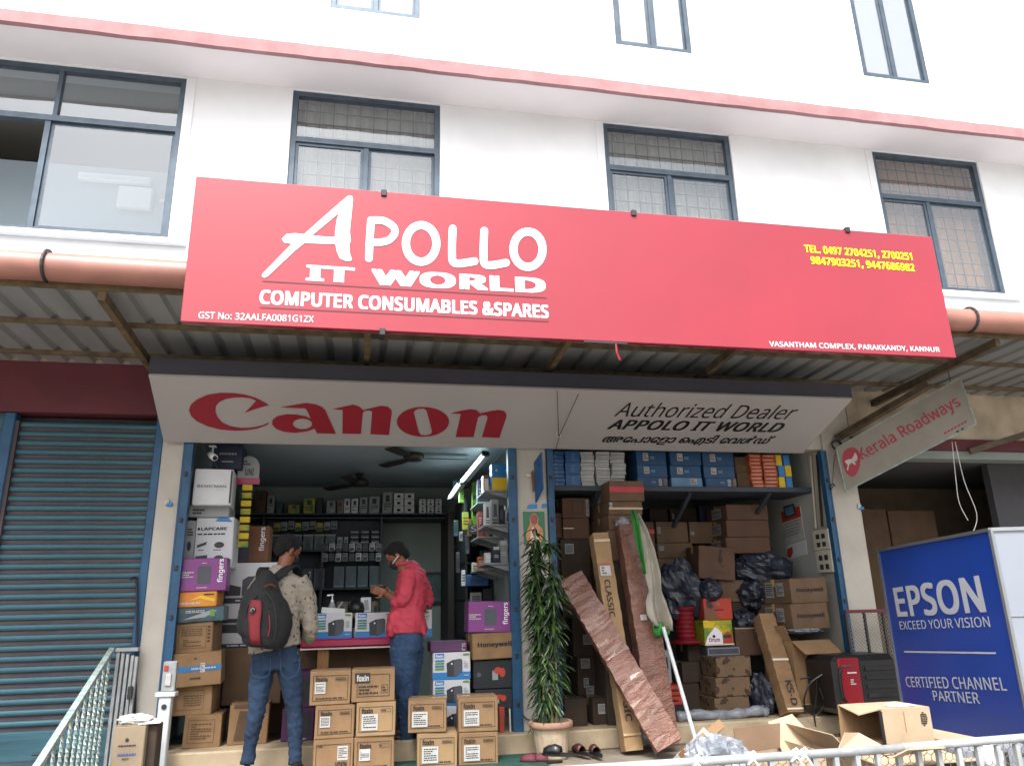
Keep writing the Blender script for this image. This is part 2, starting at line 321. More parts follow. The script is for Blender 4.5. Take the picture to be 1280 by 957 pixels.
# ================================================================== SETTING
def struct(name, mb, **k): return mb.build(name, kind='structure', **k)
struct('road', MB().box(-60, 60, -90, -3.95, -.75, -.6, 'asphalt'))
struct('forecourt', MB().box(-14, 16, -3.95, .06, -.62, 0, 'forecourt'))
struct('ground', MB().box(-300, 300, -300, 300, -1.2, -.77, 'asphalt'))
mb = MB(); mb.box(-8, P(165, 800, 0).x-.3, -.6, .06, .001, .03, 'redoxide'); struct('threshold', mb)
XL0, XL1 = P(176,700,0).x+.066, -1.53          # left pillar
XM0, XM1 = 1.47, 1.77           # middle pillar
XR0, XR1 = 4.78, 5.13           # right pillar
ZF = .165                        # shop floor height
ZC = 3.37                        # canopy height
mb = MB(); mb.cbox(XL1-.06, XR0+.06, -.13, .35, .0, ZF, 'step_stone', .012); struct('step', mb)
mb = MB(); mb.box(XL1-.02, XR0+.02, .35, 4.2, .0, ZF-.002, 'shop_floor'); struct('floor', mb)
# -- building: one thing, its walls, pillars, slab and windows are parts
bld = empty('building', (0, 0, 0), 'white two-storey commercial building with pink ledge above a row of shops', 'building')
def wall_holes(x0, x1, z0, z1, holes, y0, y1, m):
    xs = sorted({x0, x1, *[h[0] for h in holes], *[h[1] for h in holes]}); zs = sorted({z0, z1, *[h[2] for h in holes], *[h[3] for h in holes]})
    xs = [x for x in xs if x0 <= x <= x1]; zs = [z for z in zs if z0 <= z <= z1]
    solid = lambda i, k: 0 <= i < len(xs)-1 and 0 <= k < len(zs)-1 and not any(h[0] <= (xs[i]+xs[i+1])/2 <= h[1] and h[2] <= (zs[k]+zs[k+1])/2 <= h[3] for h in holes)
    mb = MB()
    for i in range(len(xs)-1):
        for k in range(len(zs)-1):
            if not solid(i, k): continue
            a, b, c, d = xs[i], xs[i+1], zs[k], zs[k+1]
            mb.add([(a,y0,c),(b,y0,c),(b,y0,d),(a,y0,d)], [(0,1,2,3)], m); mb.add([(a,y1,c),(b,y1,c),(b,y1,d),(a,y1,d)], [(3,2,1,0)], m)
            if not solid(i-1, k): mb.add([(a,y0,c),(a,y1,c),(a,y1,d),(a,y0,d)], [(3,2,1,0)], m)
            if not solid(i+1, k): mb.add([(b,y0,c),(b,y1,c),(b,y1,d),(b,y0,d)], [(0,1,2,3)], m)
            if not solid(i, k-1): mb.add([(a,y0,c),(b,y0,c),(b,y1,c),(a,y1,c)], [(3,2,1,0)], m)
            if not solid(i, k+1): mb.add([(a,y0,d),(b,y0,d),(b,y1,d),(a,y1,d)], [(0,1,2,3)], m)
    return mb
ZW0, ZW1 = P(207, 300, 0).z, P(752, 153, 0).z
XW = [(P(50,200,0).x-1.42, P(222,200,0).x), (P(362,180,0).x, P(550,180,0).x), (P(757,210,0).x, P(917,220,0).x), (P(1098,240,0).x, P(1238,280,0).x), (8.7, 10.2)]
ZU0 = P(817, 62, -.11).z; ZU1 = ZU0+1.5
XU = [(-4.6, P(27,8,-.11).x), (P(413,8,-.11).x, P(525,15,-.11).x), (P(769,50,-.11).x, P(864,60,-.11).x), (P(1078,90,-.11).x, P(1161,100,-.11).x)]
PR = .30
while P(640, 99.5, -PR-.01).z > ZW1+.012: PR += .01        # the ledge sticks out until its underside meets the window heads
ZB0, ZB1 = P(640, 99.5, -PR).z, P(640, 87.5, -PR).z
holes = [(a, b, ZW0, ZW1) for a, b in XW]; wall_holes(-9, 14, ZC+.02, ZB0, holes, 0, .22, 'white_wall').build('upper_wall', bld)
wall_holes(-9, 14, ZB1, 10, [(a, b, ZU0, ZU1) for a, b in XU], -.12, .22, 'white_wall').build('top_floor_wall', bld)
mb = MB(); mb.box(-9, 14, -PR, .3, ZB0, ZB0+.03, 'soffit_paint'); mb.box(-9, 14, -PR+.01, .3, ZB0+.03, ZB1-.01, 'white_wall'); mb.build('ledge_slab', bld)
# the pink painted edge, a little uneven
mb = MB(); N = 120; vs = []; fs = []
for i in range(N+1):
    x = -9+23*i/N; j = random.uniform(-.008, .006)
    vs += [(x, -PR-.02, ZB0-.012+j), (x, -PR-.022, ZB1+random.uniform(-.004, .006)), (x, -PR+.1, ZB1+.004), (x, -PR+.04, ZB0-.010+j*.5)]
for i in range(N): fs += [(4*i, 4*i+4, 4*i+5, 4*i+1), (4*i+1, 4*i+5, 4*i+6, 4*i+2), (4*i+3, 4*i+7, 4*i+4, 4*i)]
mb.add(vs, fs, 'pink_band').build('ledge_edge', bld)
mb = MB(); mb.box(-9, 14, -PR+.008, -.10, ZB1-.01, ZB1+.012, 'white_wall'); mb.build('ledge_top', bld)
for n_, (a, b), z0, z1 in [('pillar', (XL0, XL1), 0, ZC), ('pillar', (XM0, XM1), 0, ZC), ('pillar', (XR0, XR1), 0, ZC)]:
    mb = MB(); mb.cbox(a, b, 0, .3, z0, z1, 'pillar_paint', .01); mb.build('pillar', bld)
mb = MB(); mb.box(XL1, XM0, .02, .22, 2.72, ZC, 'pillar_paint'); mb.box(XM1, XR0, .02, .22, 2.72, ZC, 'pillar_paint'); mb.build('lintel', bld)
mb = MB(); mb.box(-9, 14, -.02, .2, ZC, ZC+.04, 'cream_beam'); mb.build('canopy_ledge', bld)
# left neighbour: maroon head panel over the roller shutter
zt = P(100, 517, 0).z
mb = MB(); mb.box(-9, XL0, -.03, .2, zt, ZC, 'maroon'); mb.box(-9, XL0, .2, .3, 0, zt, 'room_dark'); mb.build('shutter_head_panel', bld)
# right neighbour: cream beam, maroon strip, dark room
za, zb = P(1240, 550, 0).z, P(1240, 563, 0).z
mb = MB(); mb.box(XR1, 14, 0, .25, za, ZC, 'cream_beam'); mb.build('beam', bld)
mb = MB(); mb.box(XR1, 14, -.02, .24, zb, za-.002, 'maroon'); mb.build('maroon_strip', bld)
mb = MB(); mb.box(XR1, 14, .05, .25, zb-.09, zb-.002, 'inner_wall'); mb.build('grey_strip', bld)
mb = MB(); mb.box(XR1, 14, 3.0, 3.1, 0, ZC, 'card_grey'); mb.box(P(1242,620,1.0).x, 14, 1.0, 1.1, 0, ZC-.1, 'room_dark'); mb.box(XR1, 14, .25, 3.0, zb+.05, zb+.1, 'room_dark'); mb.box(XR1, 14, .02, 3.0, 0, .1, 'shop_floor'); mb.box(13.9, 14, .02, 3, .1, 3, 'room_dark'); mb.build('neighbour_room', bld)
for k in range(3): mb = MB(); mb.cbox(5.35+k*.72, 6.05+k*.72, 1.75, 1.82, .1, 2.35-.02*k, 'card_dark', .01); mb.build('partition_panel', bld)
# upper rooms behind the windows
mb = MB(); mb.box(-9, 14, 2.6, 2.7, ZC, 10, 'room_wall'); mb.box(-9, 14, .22, 2.6, ZB1+.0, ZB1+.06, 'room_wall'); mb.box(-9, 14, .22, 2.6, 3.95, 4.0, 'room_wall')
for x in (-.95, 1.9, 4.6): mb.box(x, x+.1, .23, 2.6, 4.0, ZB1, 'room_wall')
mb.box(-9, 14, .22, 2.7, 9.9, 10, 'room_wall'); mb.box(-9.1, -9, .0, 2.7, 3.4, 10, 'room_wall'); mb.box(14, 14.1, 0, 2.7, 0, 10, 'room_wall'); mb.build('upper_rooms', bld)
mb = MB(); mb.box(XW[0][0], XW[0][1]-.02, .9, .95, 4.0, 5.9, 'room_pale'); mb.build('pale_partition', bld)
# plaster surrounds and window sills
for i, (a, b) in enumerate(XW):
    mb = MB(); t = .09
    mb.box(a-t, a, -.012, 0, ZW0-.0, ZW1, 'white_wall'); mb.build('window_surround', bld); mb = MB(); mb.box(b, b+t, -.012, 0, ZW0, ZW1, 'white_wall'); mb.build('window_surround', bld)
    mb = MB(); mb.cbox(a-t-.06, b+t+.08, -.07, 0, ZW0-.06, ZW0-.002, 'white_wall', .01); mb.build('window_sill', bld)
def fr(mb, x0, x1, z0, z1, t, y0, y1, m):
    mb.box(x0, x1, y0, y1, z0, z0+t, m); mb.box(x0, x1, y0, y1, z1-t, z1, m); mb.box(x0, x0+t, y0, y1, z0+t, z1-t, m); mb.box(x1-t, x1, y0, y1, z0+t, z1-t, m)
def window(a, b, z0, z1, mull, transom=None, yb=.012, grille=True, curtain=None, sash=1, opened=False, gl='pane_glass'):
    mb = MB(); fr(mb, a+.001, b-.001, z0+.001, z1-.001, .055, yb, yb+.07, 'window_frame')
    zt = transom or z1
    if transom: mb.box(a+.055, b-.055, yb+.001, yb+.069, zt-.03, zt+.03, 'window_frame')
    ms = mull if isinstance(mull, (list, tuple)) else (mull, None)
    if ms[0]: mb.box(ms[0]-.025, ms[0]+.025, yb+.012, yb+.066, z0+.055, zt-.03 if transom else z1-.055, 'window_frame')
    if len(ms) > 1 and ms[1]: mb.box(ms[1]-.02, ms[1]+.02, yb+.002, yb+.068, zt+.03, z1-.055, 'window_frame')
    wnd = mb.build('window', bld)
    zl = zt-.03 if transom else z1-.055
    L = [(a+.055, ms[0]-.025), (ms[0]+.025, b-.055)]
    for i, (p, q) in enumerate(L):
        if opened and i == 0: continue
        s = MB(); fr(s, p+.002, q-.002, z0+.057, zl-.002, .03, yb+.02+.014*i, yb+.05+.01*i, 'window_frame'); s.build('sash', wnd)
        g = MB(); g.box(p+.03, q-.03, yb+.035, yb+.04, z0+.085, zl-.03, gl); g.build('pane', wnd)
    if transom:
        xs = [(a+.055, b-.055)] if not ms[1] else [(a+.055, ms[1]-.02), (ms[1]+.02, b-.055)]
        for p, q in xs:
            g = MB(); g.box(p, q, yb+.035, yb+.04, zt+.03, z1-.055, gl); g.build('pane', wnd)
    if grille:
        g = MB(); n = max(3, round((b-a)/.14))
        for i in range(1, n): g.box(a+(b-a)*i/n-.005, a+(b-a)*i/n+.005, yb+.10, yb+.11, z0+.02, z1-.02, 'grille')
        n = round((z1-z0)/.15)
        for i in range(1, n): g.box(a+.02, b-.02, yb+.111, yb+.12, z0+(z1-z0)*i/n-.005, z0+(z1-z0)*i/n+.005, 'grille')
        g.build('grille', wnd)
    if curtain:
        g = MB(); m_, zc0, zc1, xa, xb = curtain; N = 60
        vs = []; 
        for i in range(N+1):
            x = xa+(xb-xa)*i/N; y = yb+.16+.02*math.sin(i*1.1)+random.uniform(-.004, .004); vs += [(x, y, zc0), (x, y+.012*math.sin(i), zc1)]
        g.add(vs, [(2*i, 2*i+2, 2*i+3, 2*i+1) for i in range(N)], m_); g.build('curtain', wnd)
    return wnd
TR = P(640, 200, 0).z
tr_ = P(840, 215, 0).z
m1 = P(50, 200, 0).x
window(*XW[0], ZW0, ZW1, (m1, P(75, 100, 0).x), P(130,152,0).z, grille=False, opened=True)
window(*XW[1], ZW0, ZW1, P(457, 210, 0).x, P(455,180,0).z, curtain=('curtain', ZW0+.03, ZW1-.02, XW[1][0]+.02, XW[1][1]))
window(*XW[2], ZW0, ZW1, P(840, 245, 0).x, tr_, curtain=('curtain', ZW0+.03, ZW1-.02, XW[2][0]+.02, XW[2][1]))
window(*XW[3], ZW0, ZW1, P(1165, 270, 0).x, P(1155,248,0).z, curtain=('curtain_orange', ZW0+.03, ZW1-.02, XW[3][0]+.02, XW[3][1]))
window(*XW[4], ZW0, ZW1, 9.45, tr_)
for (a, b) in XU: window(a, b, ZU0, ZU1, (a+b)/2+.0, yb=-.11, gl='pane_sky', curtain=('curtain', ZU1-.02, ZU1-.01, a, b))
# things seen in the first window's room
c = P(145, 226, .86); mb = MB(); mb.cbox(c.x-.36, c.x+.36, .8, .86, c.z-.045, c.z+.045, 'white_board', .008); mb.box(c.x-.33, c.x+.33, .79, .8, c.z-.02, c.z+.01, 'letter_white')
mb.build('light_batten', bld)
c = P(170, 250, .86); mb = MB(); mb.cbox(c.x-.17, c.x+.17, .8, .87, c.z-.13, c.z+.13, 'white_board', .01); mb.box(c.x+.24, c.x+.32, .85, .88, c.z+.0, c.z+.03, 'white_board'); mb.build('wall_switch_box', bld)
# -------- interiors (setting)
YB = 3.3
mb = MB(); mb.box(XL1-.1, XL1-.001, .3, YB, ZF, 3.2, 'inner_wall'); mb.box(XM0+.05, XM0+.2, .3, YB, ZF, 3.2, 'inner_wall'); mb.box(XR0+.001, XR0+.12, .3, YB, ZF, 3.2, 'inner_wall_right'); struct('side_wall', mb)
mb = MB(); mb.box(XL1-.1, XR0+.12, YB, YB+.12, ZF, 3.2, 'inner_wall'); struct('back_wall', mb)
zc = P(450, 609, YB).z
mb = MB(); mb.box(XL1-.1, XR0+.12, .23, YB, zc, zc+.12, 'ceiling_paint'); struct('ceiling', mb)
# -------- roller shutter door
rs = empty('roller_shutter', (-3.3, .05, .03), 'closed blue roller shutter of the neighbouring shop on the left', 'roller shutter')
xa, xb = P(17, 600, .03).x-.02+3.3, P(176, 700, 0).x+3.3
slatv = []; slatf = []
zs0, zs1 = .33, zt-.07-.03; ns = 31; ph = (zs1-zs0)/ns
prof = []
for i in range(9):
    a = math.pi*i/8; prof.append((-.018*math.sin(a), .38*ph+.62*ph*(1-math.cos(a))/2))
prof = [(.006, 0), (.006, .36*ph)]+prof
me0 = None
for si in range(ns):
    if me0 is None:
        mb = MB()
        vs = [(x, y, z) for (y, z) in prof for x in (xa, xb)]
        k = len(prof)
        mb.add(vs[:6], [(0,1,3,2)], 'shutter_groove'); mb.add(vs[2:], [(2*i, 2*i+1, 2*i+3, 2*i+2) for i in range(k-2)], 'shutter_blue')
        o = mb.build('slat', rs, (0, 0, zs0), smooth=False); me0 = o.data
    else:
        o = bpy.data.objects.new('slat', me0); col.objects.link(o); o.parent = rs; o.location = (0, 0, zs0+si*ph)
mb = MB(); mb.cbox(xa, xb, -.02, .015, 0, zs0, 'shutter_blue', .012); mb.box(xa, xb, -.024, -.02, zs0*.35, zs0*.38, 'shutter_groove'); mb.build('bottom_rail', rs)
mb = MB(); mb.cbox(xb-.001, xb+.07, -.05, .05, -.03, zt-.03, 'blue_rail', .008); mb.cbox(xa-.12, xa-.03, -.06, .05, -.03, zt-.03, 'blue_rail', .008); mb.box(xa-.03, xa, -.045, .03, -.03, zt-.1, 'shutter_groove'); mb.build('guide_rail', rs)
mb = MB(); mb.tube([(xb-.62,-.06,.17),(xb-.35,-.06,.17)], .009, 'steel_dark'); mb.cbox(xb-.50, xb-.46, -.065, -.02, .15, .19, 'steel_dark'); mb.cbox(xb-.38, xb-.34, -.065, -.02, .14, .2, 'steel_dark'); mb.build('lock_bolt', rs)
mb = MB(); mb.box(xa-1.5, xa-.13, -.01, .02, -.03, zt-.03, 'shutter_blue')
for k in range(34): mb.box(xa-1.5, xa-.13, -.022, -.01, .1+k*.08, .15+k*.08, 'shutter_blue')
rs2 = mb.build('roller_shutter', None, (-3.3, .05, .03)); rs2['label'] = 'second blue roller shutter cut off by the left edge of the picture'; rs2['category'] = 'roller shutter'
# blue collapsible-gate channels beside the shop openings
for i, (x0, x1, lab) in enumerate([(XL1-.005, XL1+.075, 'blue painted steel channel on the left side of the left shop opening'), (XM0-.085, XM0-.001, 'blue painted steel channel between left shop opening and white middle pillar'),
     (XM1+.001, XM1+.06, 'thin blue steel channel right of the middle pillar behind the tall plant'), (XR0-.05, XR0+.012, 'blue steel channel on the right side of the right shop opening')]):
    t = empty('gate_channel', ((x0+x1)/2, 0, ZF), lab, 'gate channel', 'blue gate channels of the shop openings'); h = (x1-x0)/2; top = 2.70-ZF
    mb = MB(); mb.box(-h, h, .034, .04, 0, top, 'blue_rail'); mb.box(-h, -h+.012, -.035, .034, 0, top, 'blue_rail'); mb.box(h-.012, h, -.035, .034, 0, top, 'blue_rail'); mb.box(-h+.012, h-.012, -.03, -.022, 0, top, 'blue_rail'); mb.build('channel', t)
    for k in range(6): mb = MB(); mb.cbox(-.012, .012, -.045, -.03, .2+k*.4, .24+k*.4, 'steel_dark', .003); mb.build('bolt', t)
# -------- canopy
YO = -1.78; ZO = P(100, 352, YO).z
cp = empty('canopy', (0, 0, ZC), 'corrugated metal canopy with steel frame running above the shop fronts', 'canopy')
dz = ZO-ZC
def cz(y): return dz*(y/YO)
mb = MB(); vs = []; fs = []; x = -7.; pt = []
while x < 11:
    pt += [(x, 0), (x+.145, 0), (x+.165, .035), (x+.205, .035), (x+.225, 0)]; x += .225
k = len(pt)
for y in (.0, YO): vs += [(p, y, cz(y)+h) for p, h in pt]
mb.add(vs, [(i, i+1, k+i+1, k+i) for i in range(k-1)], 'sheet_metal')
vs2 = [(a, b, c+.004) for a, b, c in vs]; mb.add(vs2, [(i, k+i, k+i+1, i+1) for i in range(k-1)], 'sheet_metal'); mb.build('corrugated_sheet', cp)
for y, w_ in ((-.33, .035), (-1.05, .035), (YO+.03, .04)):
    mb = MB(); mb.bar((-7, y, cz(y)-w_/2-.001), (11, y, cz(y)-w_/2-.001), w_, w_, 'steel_yellow', (0,1,0)); mb.build('purlin', cp)
for i, x in enumerate([P(125,360,YO).x, P(460,415,YO).x, P(722,430,-1.6).x, P(935,455,-1.5).x, P(1250,412,YO).x, 8.2]):
    m_ = 'steel_yellow' if i < 3 else 'steel_brown'
    mb = MB(); mb.bar((x, -.0, -.13), (x, YO+.05, cz(YO)-.075), .05, .07, m_); mb.build('rafter', cp)
x = P(1045, 548, -.02)
mb = MB(); mb.bar((x.x, -.03, x.z-ZC), (P(1250,412,YO).x, -.85, -.17), .06, .06, 'steel_brown'); mb.build('strut', cp)
mb = MB(); mb.bar((6.55, -.03, -.65), (8.2, -.95, -.17), .06, .06, 'steel_brown'); mb.build('strut', cp)
# gutter pipe
g0 = P(0, 332, YO-.06); g1 = P(1240, 401, YO-.06)
zg = (g0.z+g1.z)/2
gt = empty('gutter_pipe', (0, YO-.07, zg), 'salmon pink plastic rain gutter pipe along the canopy edge', 'gutter pipe')
mb = MB(); mb.tube([(-7+i*1.5, 0, random.uniform(-.006,.006)) for i in range(13)], .098, 'pipe_pink', 20); mb.build('pipe', gt, smooth=True)
for u in (55, 1212):
    px = P(u, 335 if u < 100 else 396, YO-.1).x; mb = MB()
    mb.tube([(px+.01, .108*math.cos(a), .108*math.sin(a)) for a in [math.radians(60+i*20) for i in range(12)]], .012, 'steel_dark', 6); mb.build('clamp', gt)
# dark fascia box between canopy and tilted board
TLc, TRc, BLc, BRc = P(186,468,-.85), P(1065,498,-.85), P(205,551,-.06), P(1003,568,-.06)
mb = MB(); zt_ = (TLc.z+TRc.z)/2
mb.box(TLc.x-.01, TRc.x+.02, -.83, -.78, zt_+.0, zt_+.15, 'fascia_dark'); mb.box(TLc.x, TRc.x+.0, -.78, -.2, zt_+.05, zt_+.09, 'fascia_dark')
struct('fascia', mb)
# ================================================================== SIGNS
def plane_sign(tl, tr, bl, br):      # returns Face whose local 0..1 box is the sign
    o = Vector(bl); u = Vector(br)-o; w = Vector(tl)-o; n = u.cross(w)
    return Face(o, u, w, n)
class PF:                            # plane frame working in photo pixels (for tracing letter outlines on the sign's own plane)
    def __init__(s, o, n): s.o, s.n = Vector(o), Vector(n).normalized(); 
    def at(s, u, v, h=.003): return Pp(u, v, s.o, s.n)+s.n*h
def ribbon(mb, F, pts, w, m, h=.003, closed=False, sm=5, caps=True):
    q = cat(pts, sm, closed); q = [Vector((a[0], a[1])) for a in q]; n = len(q); vs = []; fs = []
    ws = w if callable(w) else (lambda t: w)
    for i, p in enumerate(q):
        t = (q[(i+1)%n]-q[i-1]) if closed else (q[min(i+1, n-1)]-q[max(i-1, 0)]); t.normalize(); d = Vector((-t.y, t.x))*ws(i/(n-1))/2
        vs += [F.at(*(p+d), h), F.at(*(p-d), h)]
    for i in range(n if closed else n-1): j = (i+1)%n; fs.append((2*i, 2*i+1, 2*j+1, 2*j))
    mb.add(vs, fs, m)
    if not closed and caps:
        for e, s_ in ((0, -1), (n-1, 1)):
            t = (q[min(e+1, n-1)]-q[max(e-1, 0)]).normalized()*s_; d = Vector((-t.y, t.x)); W = ws(e/(n-1))/2
            mb.add([F.at(*(q[e]+(d*math.cos(math.radians(a))+t*math.sin(math.radians(a)))*W), h) for a in range(0, 181, 20)], [tuple(range(10))], m)
# -- tilted grey board with red logo
cs = empty('sign_board', (1.4, -.45, 2.85), 'tilted grey signboard with a dark red logo under the canopy', 'sign')
inv = Matrix.Translation((-1.4, .45, -2.85))
n_ = Vector((0, -(TLc.z-BLc.z), -.79)).normalized()       # faces out and down
ob = (TLc+BLc)/2
z_at = lambda y: None
mb = MB(inv)
BL2, BR2 = Vector((BLc.x-.0, -.06, BLc.z)), Vector((BRc.x, -.06, BLc.z)); TL2, TR2 = Vector((TLc.x, -.85, TLc.z)), Vector((TRc.x, -.85, TLc.z))
nn = (BR2-BL2).cross(TL2-BL2).normalized()
mb.slab([BL2, BR2, TR2, TL2], .02, 'board_grey', nn); mb.build('panel', cs)
PC = PF(BL2+nn*.011, nn)
S4 = lambda L: [(230+a*.16406, 470+b*.16406) for a, b in L]; S5 = lambda L: [(430+a*.171875, 480+b*.171875) for a, b in L]
def put_px(mb, F, pts, m, holes=(), h=.003):
    loops = [[Vector((a, b, 0)) for a, b in q] for q in (pts, *holes)]; tr = tessellate_polygon(loops); fl = [p for q in loops for p in q]
    mb.add([F.at(p.x, p.y, h) for p in fl], tr, m)
mb = MB(inv)
C1 = S4([(650,218),(600,190),(540,160),(460,138),(380,127),(280,125),(180,140),(100,175),(52,215),(37,258),(55,303),(100,342),(180,380),(280,405),(390,414),(480,410),(560,397),(620,375),(645,362),(645,350),(610,368),(560,382),(500,392),(430,392),(350,378),(290,350),(255,310),(240,270),(243,228),(270,195),(320,172),(380,162),(450,160),(510,168),(550,185),(505,235),(462,277),(540,250)])
put_px(mb, PC, C1, 'canon_red')
put_px(mb, PC, S4([(735,236),(850,215),(930,202),(1000,212),(1050,232),(1075,255),(1158,437),(1015,433),(995,398),(940,418),(850,430),(760,422),(700,398),(672,365),(675,330),(710,303),(780,288),(860,290),(930,305),(965,322),(945,275),(925,244),(850,242)]), 'canon_red', [S4(ell(903,362,73,40,20))])
put_px(mb, PC, S5([(-80,180),(-9,163),(65,147),(110,160),(138,187),(205,170),(270,155),(320,162),(345,185),(348,205),(327,368),(192,362),(205,200),(190,190),(150,193),(138,205),(123,360),(-11,358),(-9,187)]), 'canon_red')
put_px(mb, PC, S5(ell(574,272,190,108,40)), 'canon_red', [S5([(508,205),(516,190),(540,178),(580,175),(600,190),(640,340),(632,360),(592,371),(560,366),(545,350)])])
put_px(mb, PC, S5([(770,212),(850,192),(920,180),(965,187),(990,212),(1060,195),(1120,185),(1165,193),(1182,215),(1180,240),(1130,388),(1003,383),(1045,240),(1035,225),(1000,225),(975,240),(943,383),(812,383),(850,215)]), 'canon_red')
mb.build('logo_lettering', cs)
def text_on(mb, PFr, txt, p0, p1, hpx, m, bold=0, shear=0, h=.003, eu=None):
    # baseline from pixel p0 to p1, cap height hpx (pixels) above p0, drawn straight on the plane
    a = PFr.at(*p0, 0); b = PFr.at(*p1, 0); u = b-a; nn = PFr.n
    wdir = nn.cross(u).normalized()
    if wdir.z < 0: wdir = -wdir
    top = PFr.at(p0[0], p0[1]-hpx, 0); hh = (top-a).dot(wdir)
    F = Face(a, u, wdir*hh, nn); put_text(mb, F, txt, 0, 0, 1, 1, m, bold, shear, h)
mb = MB(inv)
text_on(mb, PC, 'Authorized Dealer', (767,520), (990,524), 18.5, 'letter_black', .0, .25)
mb.build('lettering', cs); mb = MB(inv)
text_on(mb, PC, 'APPOLO IT WORLD', (758,536), (975,540), 12.5, 'letter_black', .03, .3)
mb.build('lettering', cs); mb = MB(inv)
text_on(mb, PC, '\u0d05\u0d47\u0d2a\u0d3e\u0d47\u0d33\u0d3e \u0d10\u0d1f\u0d3f \u0d47\u0d35\u0d7e\u0d21\u0d4d', (751,555), (962,557), 13.5, 'letter_black', .03, .3)
mb.build('lettering', cs)
mb = MB(inv)
a, b = PC.at(696,487,.02), PC.at(698,545,.02); mb.tube([a, b], .003, 'steel_dark', 5); mb.tube([PC.at(723,490,.02), PC.at(700,540,.02), PC.at(694,561,.02)], .003, 'steel_dark', 5)
c = PC.at(698,541,.02); mb.tube([c+Vector((.02*math.cos(t), 0, .025*math.sin(t))) for t in [i*math.pi/5 for i in range(10)]], .003, 'string', 5, closed=True); mb.build('hook_wire', cs)
# -- big red signboard
YS = -2.1
TL, BLs, TRs, BRs = P(243,221,YS), P(227,404,YS), P(1165,295,YS), P(1195,445,YS)
xl, xr = (TL.x+BLs.x)/2, (TRs.x+BRs.x)/2; z1s = (TL.z+TRs.z)/2; z0s = (BLs.z+BRs.z)/2
rg = empty('sign_board', ((xl+xr)/2, YS+.05, z0s), 'long red computer shop signboard with white and yellow lettering above the canopy', 'sign')
inv = Matrix.Translation((-(xl+xr)/2, -(YS+.05), -z0s))
mb = MB(inv); mb.cbox(xl, xr, YS, YS+.05, z0s, z1s, 'sign_red', .004); mb.build('panel', rg)
mb = MB(inv)
for k in range(9): x = xl+.1+(xr-xl-.2)*k/8; mb.box(x-.015, x+.015, YS+.051, YS+.085, z0s+.02, z1s-.02, 'steel_dark')
for z in (z0s+.04, z1s-.05): mb.box(xl+.02, xr-.02, YS+.086, YS+.115, z, z+.03, 'steel_dark')
mb.build('back_frame', rg)
mb = MB(inv)
for (u, v) in ((480,241), (792,266), (1059,287), (478,414)):
    p = P(u, v, YS); mb = MB(inv); mb.cbox(p.x-.02, p.x+.02, YS-.015, YS+.1, p.z-.03, p.z+.02, 'steel_dark', .004); mb.build('mounting_clip', rg)
p = P(730,430,YS); mb = MB(inv); mb.box(p.x, p.x+.33, YS-.004, YS+.01, z0s-.015, z0s-.002, 'steel_dark')
mb.build('loose_strip', rg)
mb = MB(inv); p = P(770,430,YS); q = P(775,450,YS); mb.tube([p, (p+q)/2+Vector((-.01,0,0)), q], .008, 'sign_red', 5); mb.build('ribbon', rg)
PS = PF((xl, YS, z0s), (0,-1,0))
Z4 = lambda L: [(220+a*.2656, 210+b*.2657) for a, b in L]; Z5 = lambda L: [(500+a*.2718, 210+b*.2717) for a, b in L]
mb = MB(inv)
put_px(mb, PS, Z4([(810,132),(826,131),(833,145),(828,200),(818,300),(823,345),(815,358),(818,400),(828,432),(820,440),(798,438),(770,425),(756,390),(750,357),(680,357),(605,354),(560,390),(430,512),(415,517),(403,508),(410,495),(545,358),(508,351),(498,335),(520,312),(560,308),(602,313),(770,165)]), 'letter_white', [Z4([(768,212),(655,306),(640,318),(700,324),(748,326),(750,290),(758,240)])], .004)
ribbon(mb, PS, Z4([(918,247),(912,330),(908,425)]), 9.5, 'letter_white', .004)
ribbon(mb, PS, Z4([(925,247),(975,249),(1020,275),(1030,305),(1005,338),(965,350),(925,352)]), 9, 'letter_white', .0045)
ribbon(mb, PS, Z5([(97+70*math.cos(t), 348+84*math.sin(t)) for t in [i*math.pi/6 for i in range(12)]]), 10, 'letter_white', .004, closed=True)
ribbon(mb, PS, Z5([(242,280),(239,350),(239,400),(241,425),(252,438),(275,440),(300,437),(342,430)]), 9.6, 'letter_white', .004, sm=4)
ribbon(mb, PS, Z5([(387,290),(384,360),(384,408),(386,433),(397,446),(420,448),(445,445),(487,437)]), 9.6, 'letter_white', .004, sm=4)
ribbon(mb, PS, Z5([(588+67*math.cos(t), 375+81*math.sin(t)) for t in [i*math.pi/6 for i in range(12)]]), 10, 'letter_white', .004, closed=True)
mb.build('name_lettering', rg)
mb = MB(inv)
text_on(mb, PS, 'IT', (382,350.5), (443,354), 19.5, 'letter_white', .05)
mb.build('lettering', rg); mb = MB(inv)
text_on(mb, PS, 'WORLD', (464,356), (682.5,367), 20, 'letter_white', .05)
mb.build('lettering', rg); mb = MB(inv)
text_on(mb, PS, 'COMPUTER CONSUMABLES &SPARES', (324,380), (686,398), 18, 'letter_white', .036)
mb.build('lettering', rg); mb = MB(inv)
text_on(mb, PS, 'GST No: 32AALFA0081G1ZX', (248,398), (392,403), 8.5, 'letter_white', .005)
mb.build('lettering', rg); mb = MB(inv)
text_on(mb, PS, 'VASANTHAM COMPLEX, PARAKKANDY, KANNUR', (962,434), (1175,441), 7.6, 'letter_white', .008)
mb.build('lettering', rg)
mb = MB(inv)
text_on(mb, PS, 'TEL. 0497 2704251, 2700251', (1006,317), (1141,327), 11, 'letter_yellow', .04)
mb.build('phone_lettering', rg); mb = MB(inv)
text_on(mb, PS, '9847903251, 9447686982', (1014,331.5), (1144,341), 11, 'letter_yellow', .04)
mb.build('phone_lettering', rg)
mb = MB(inv)
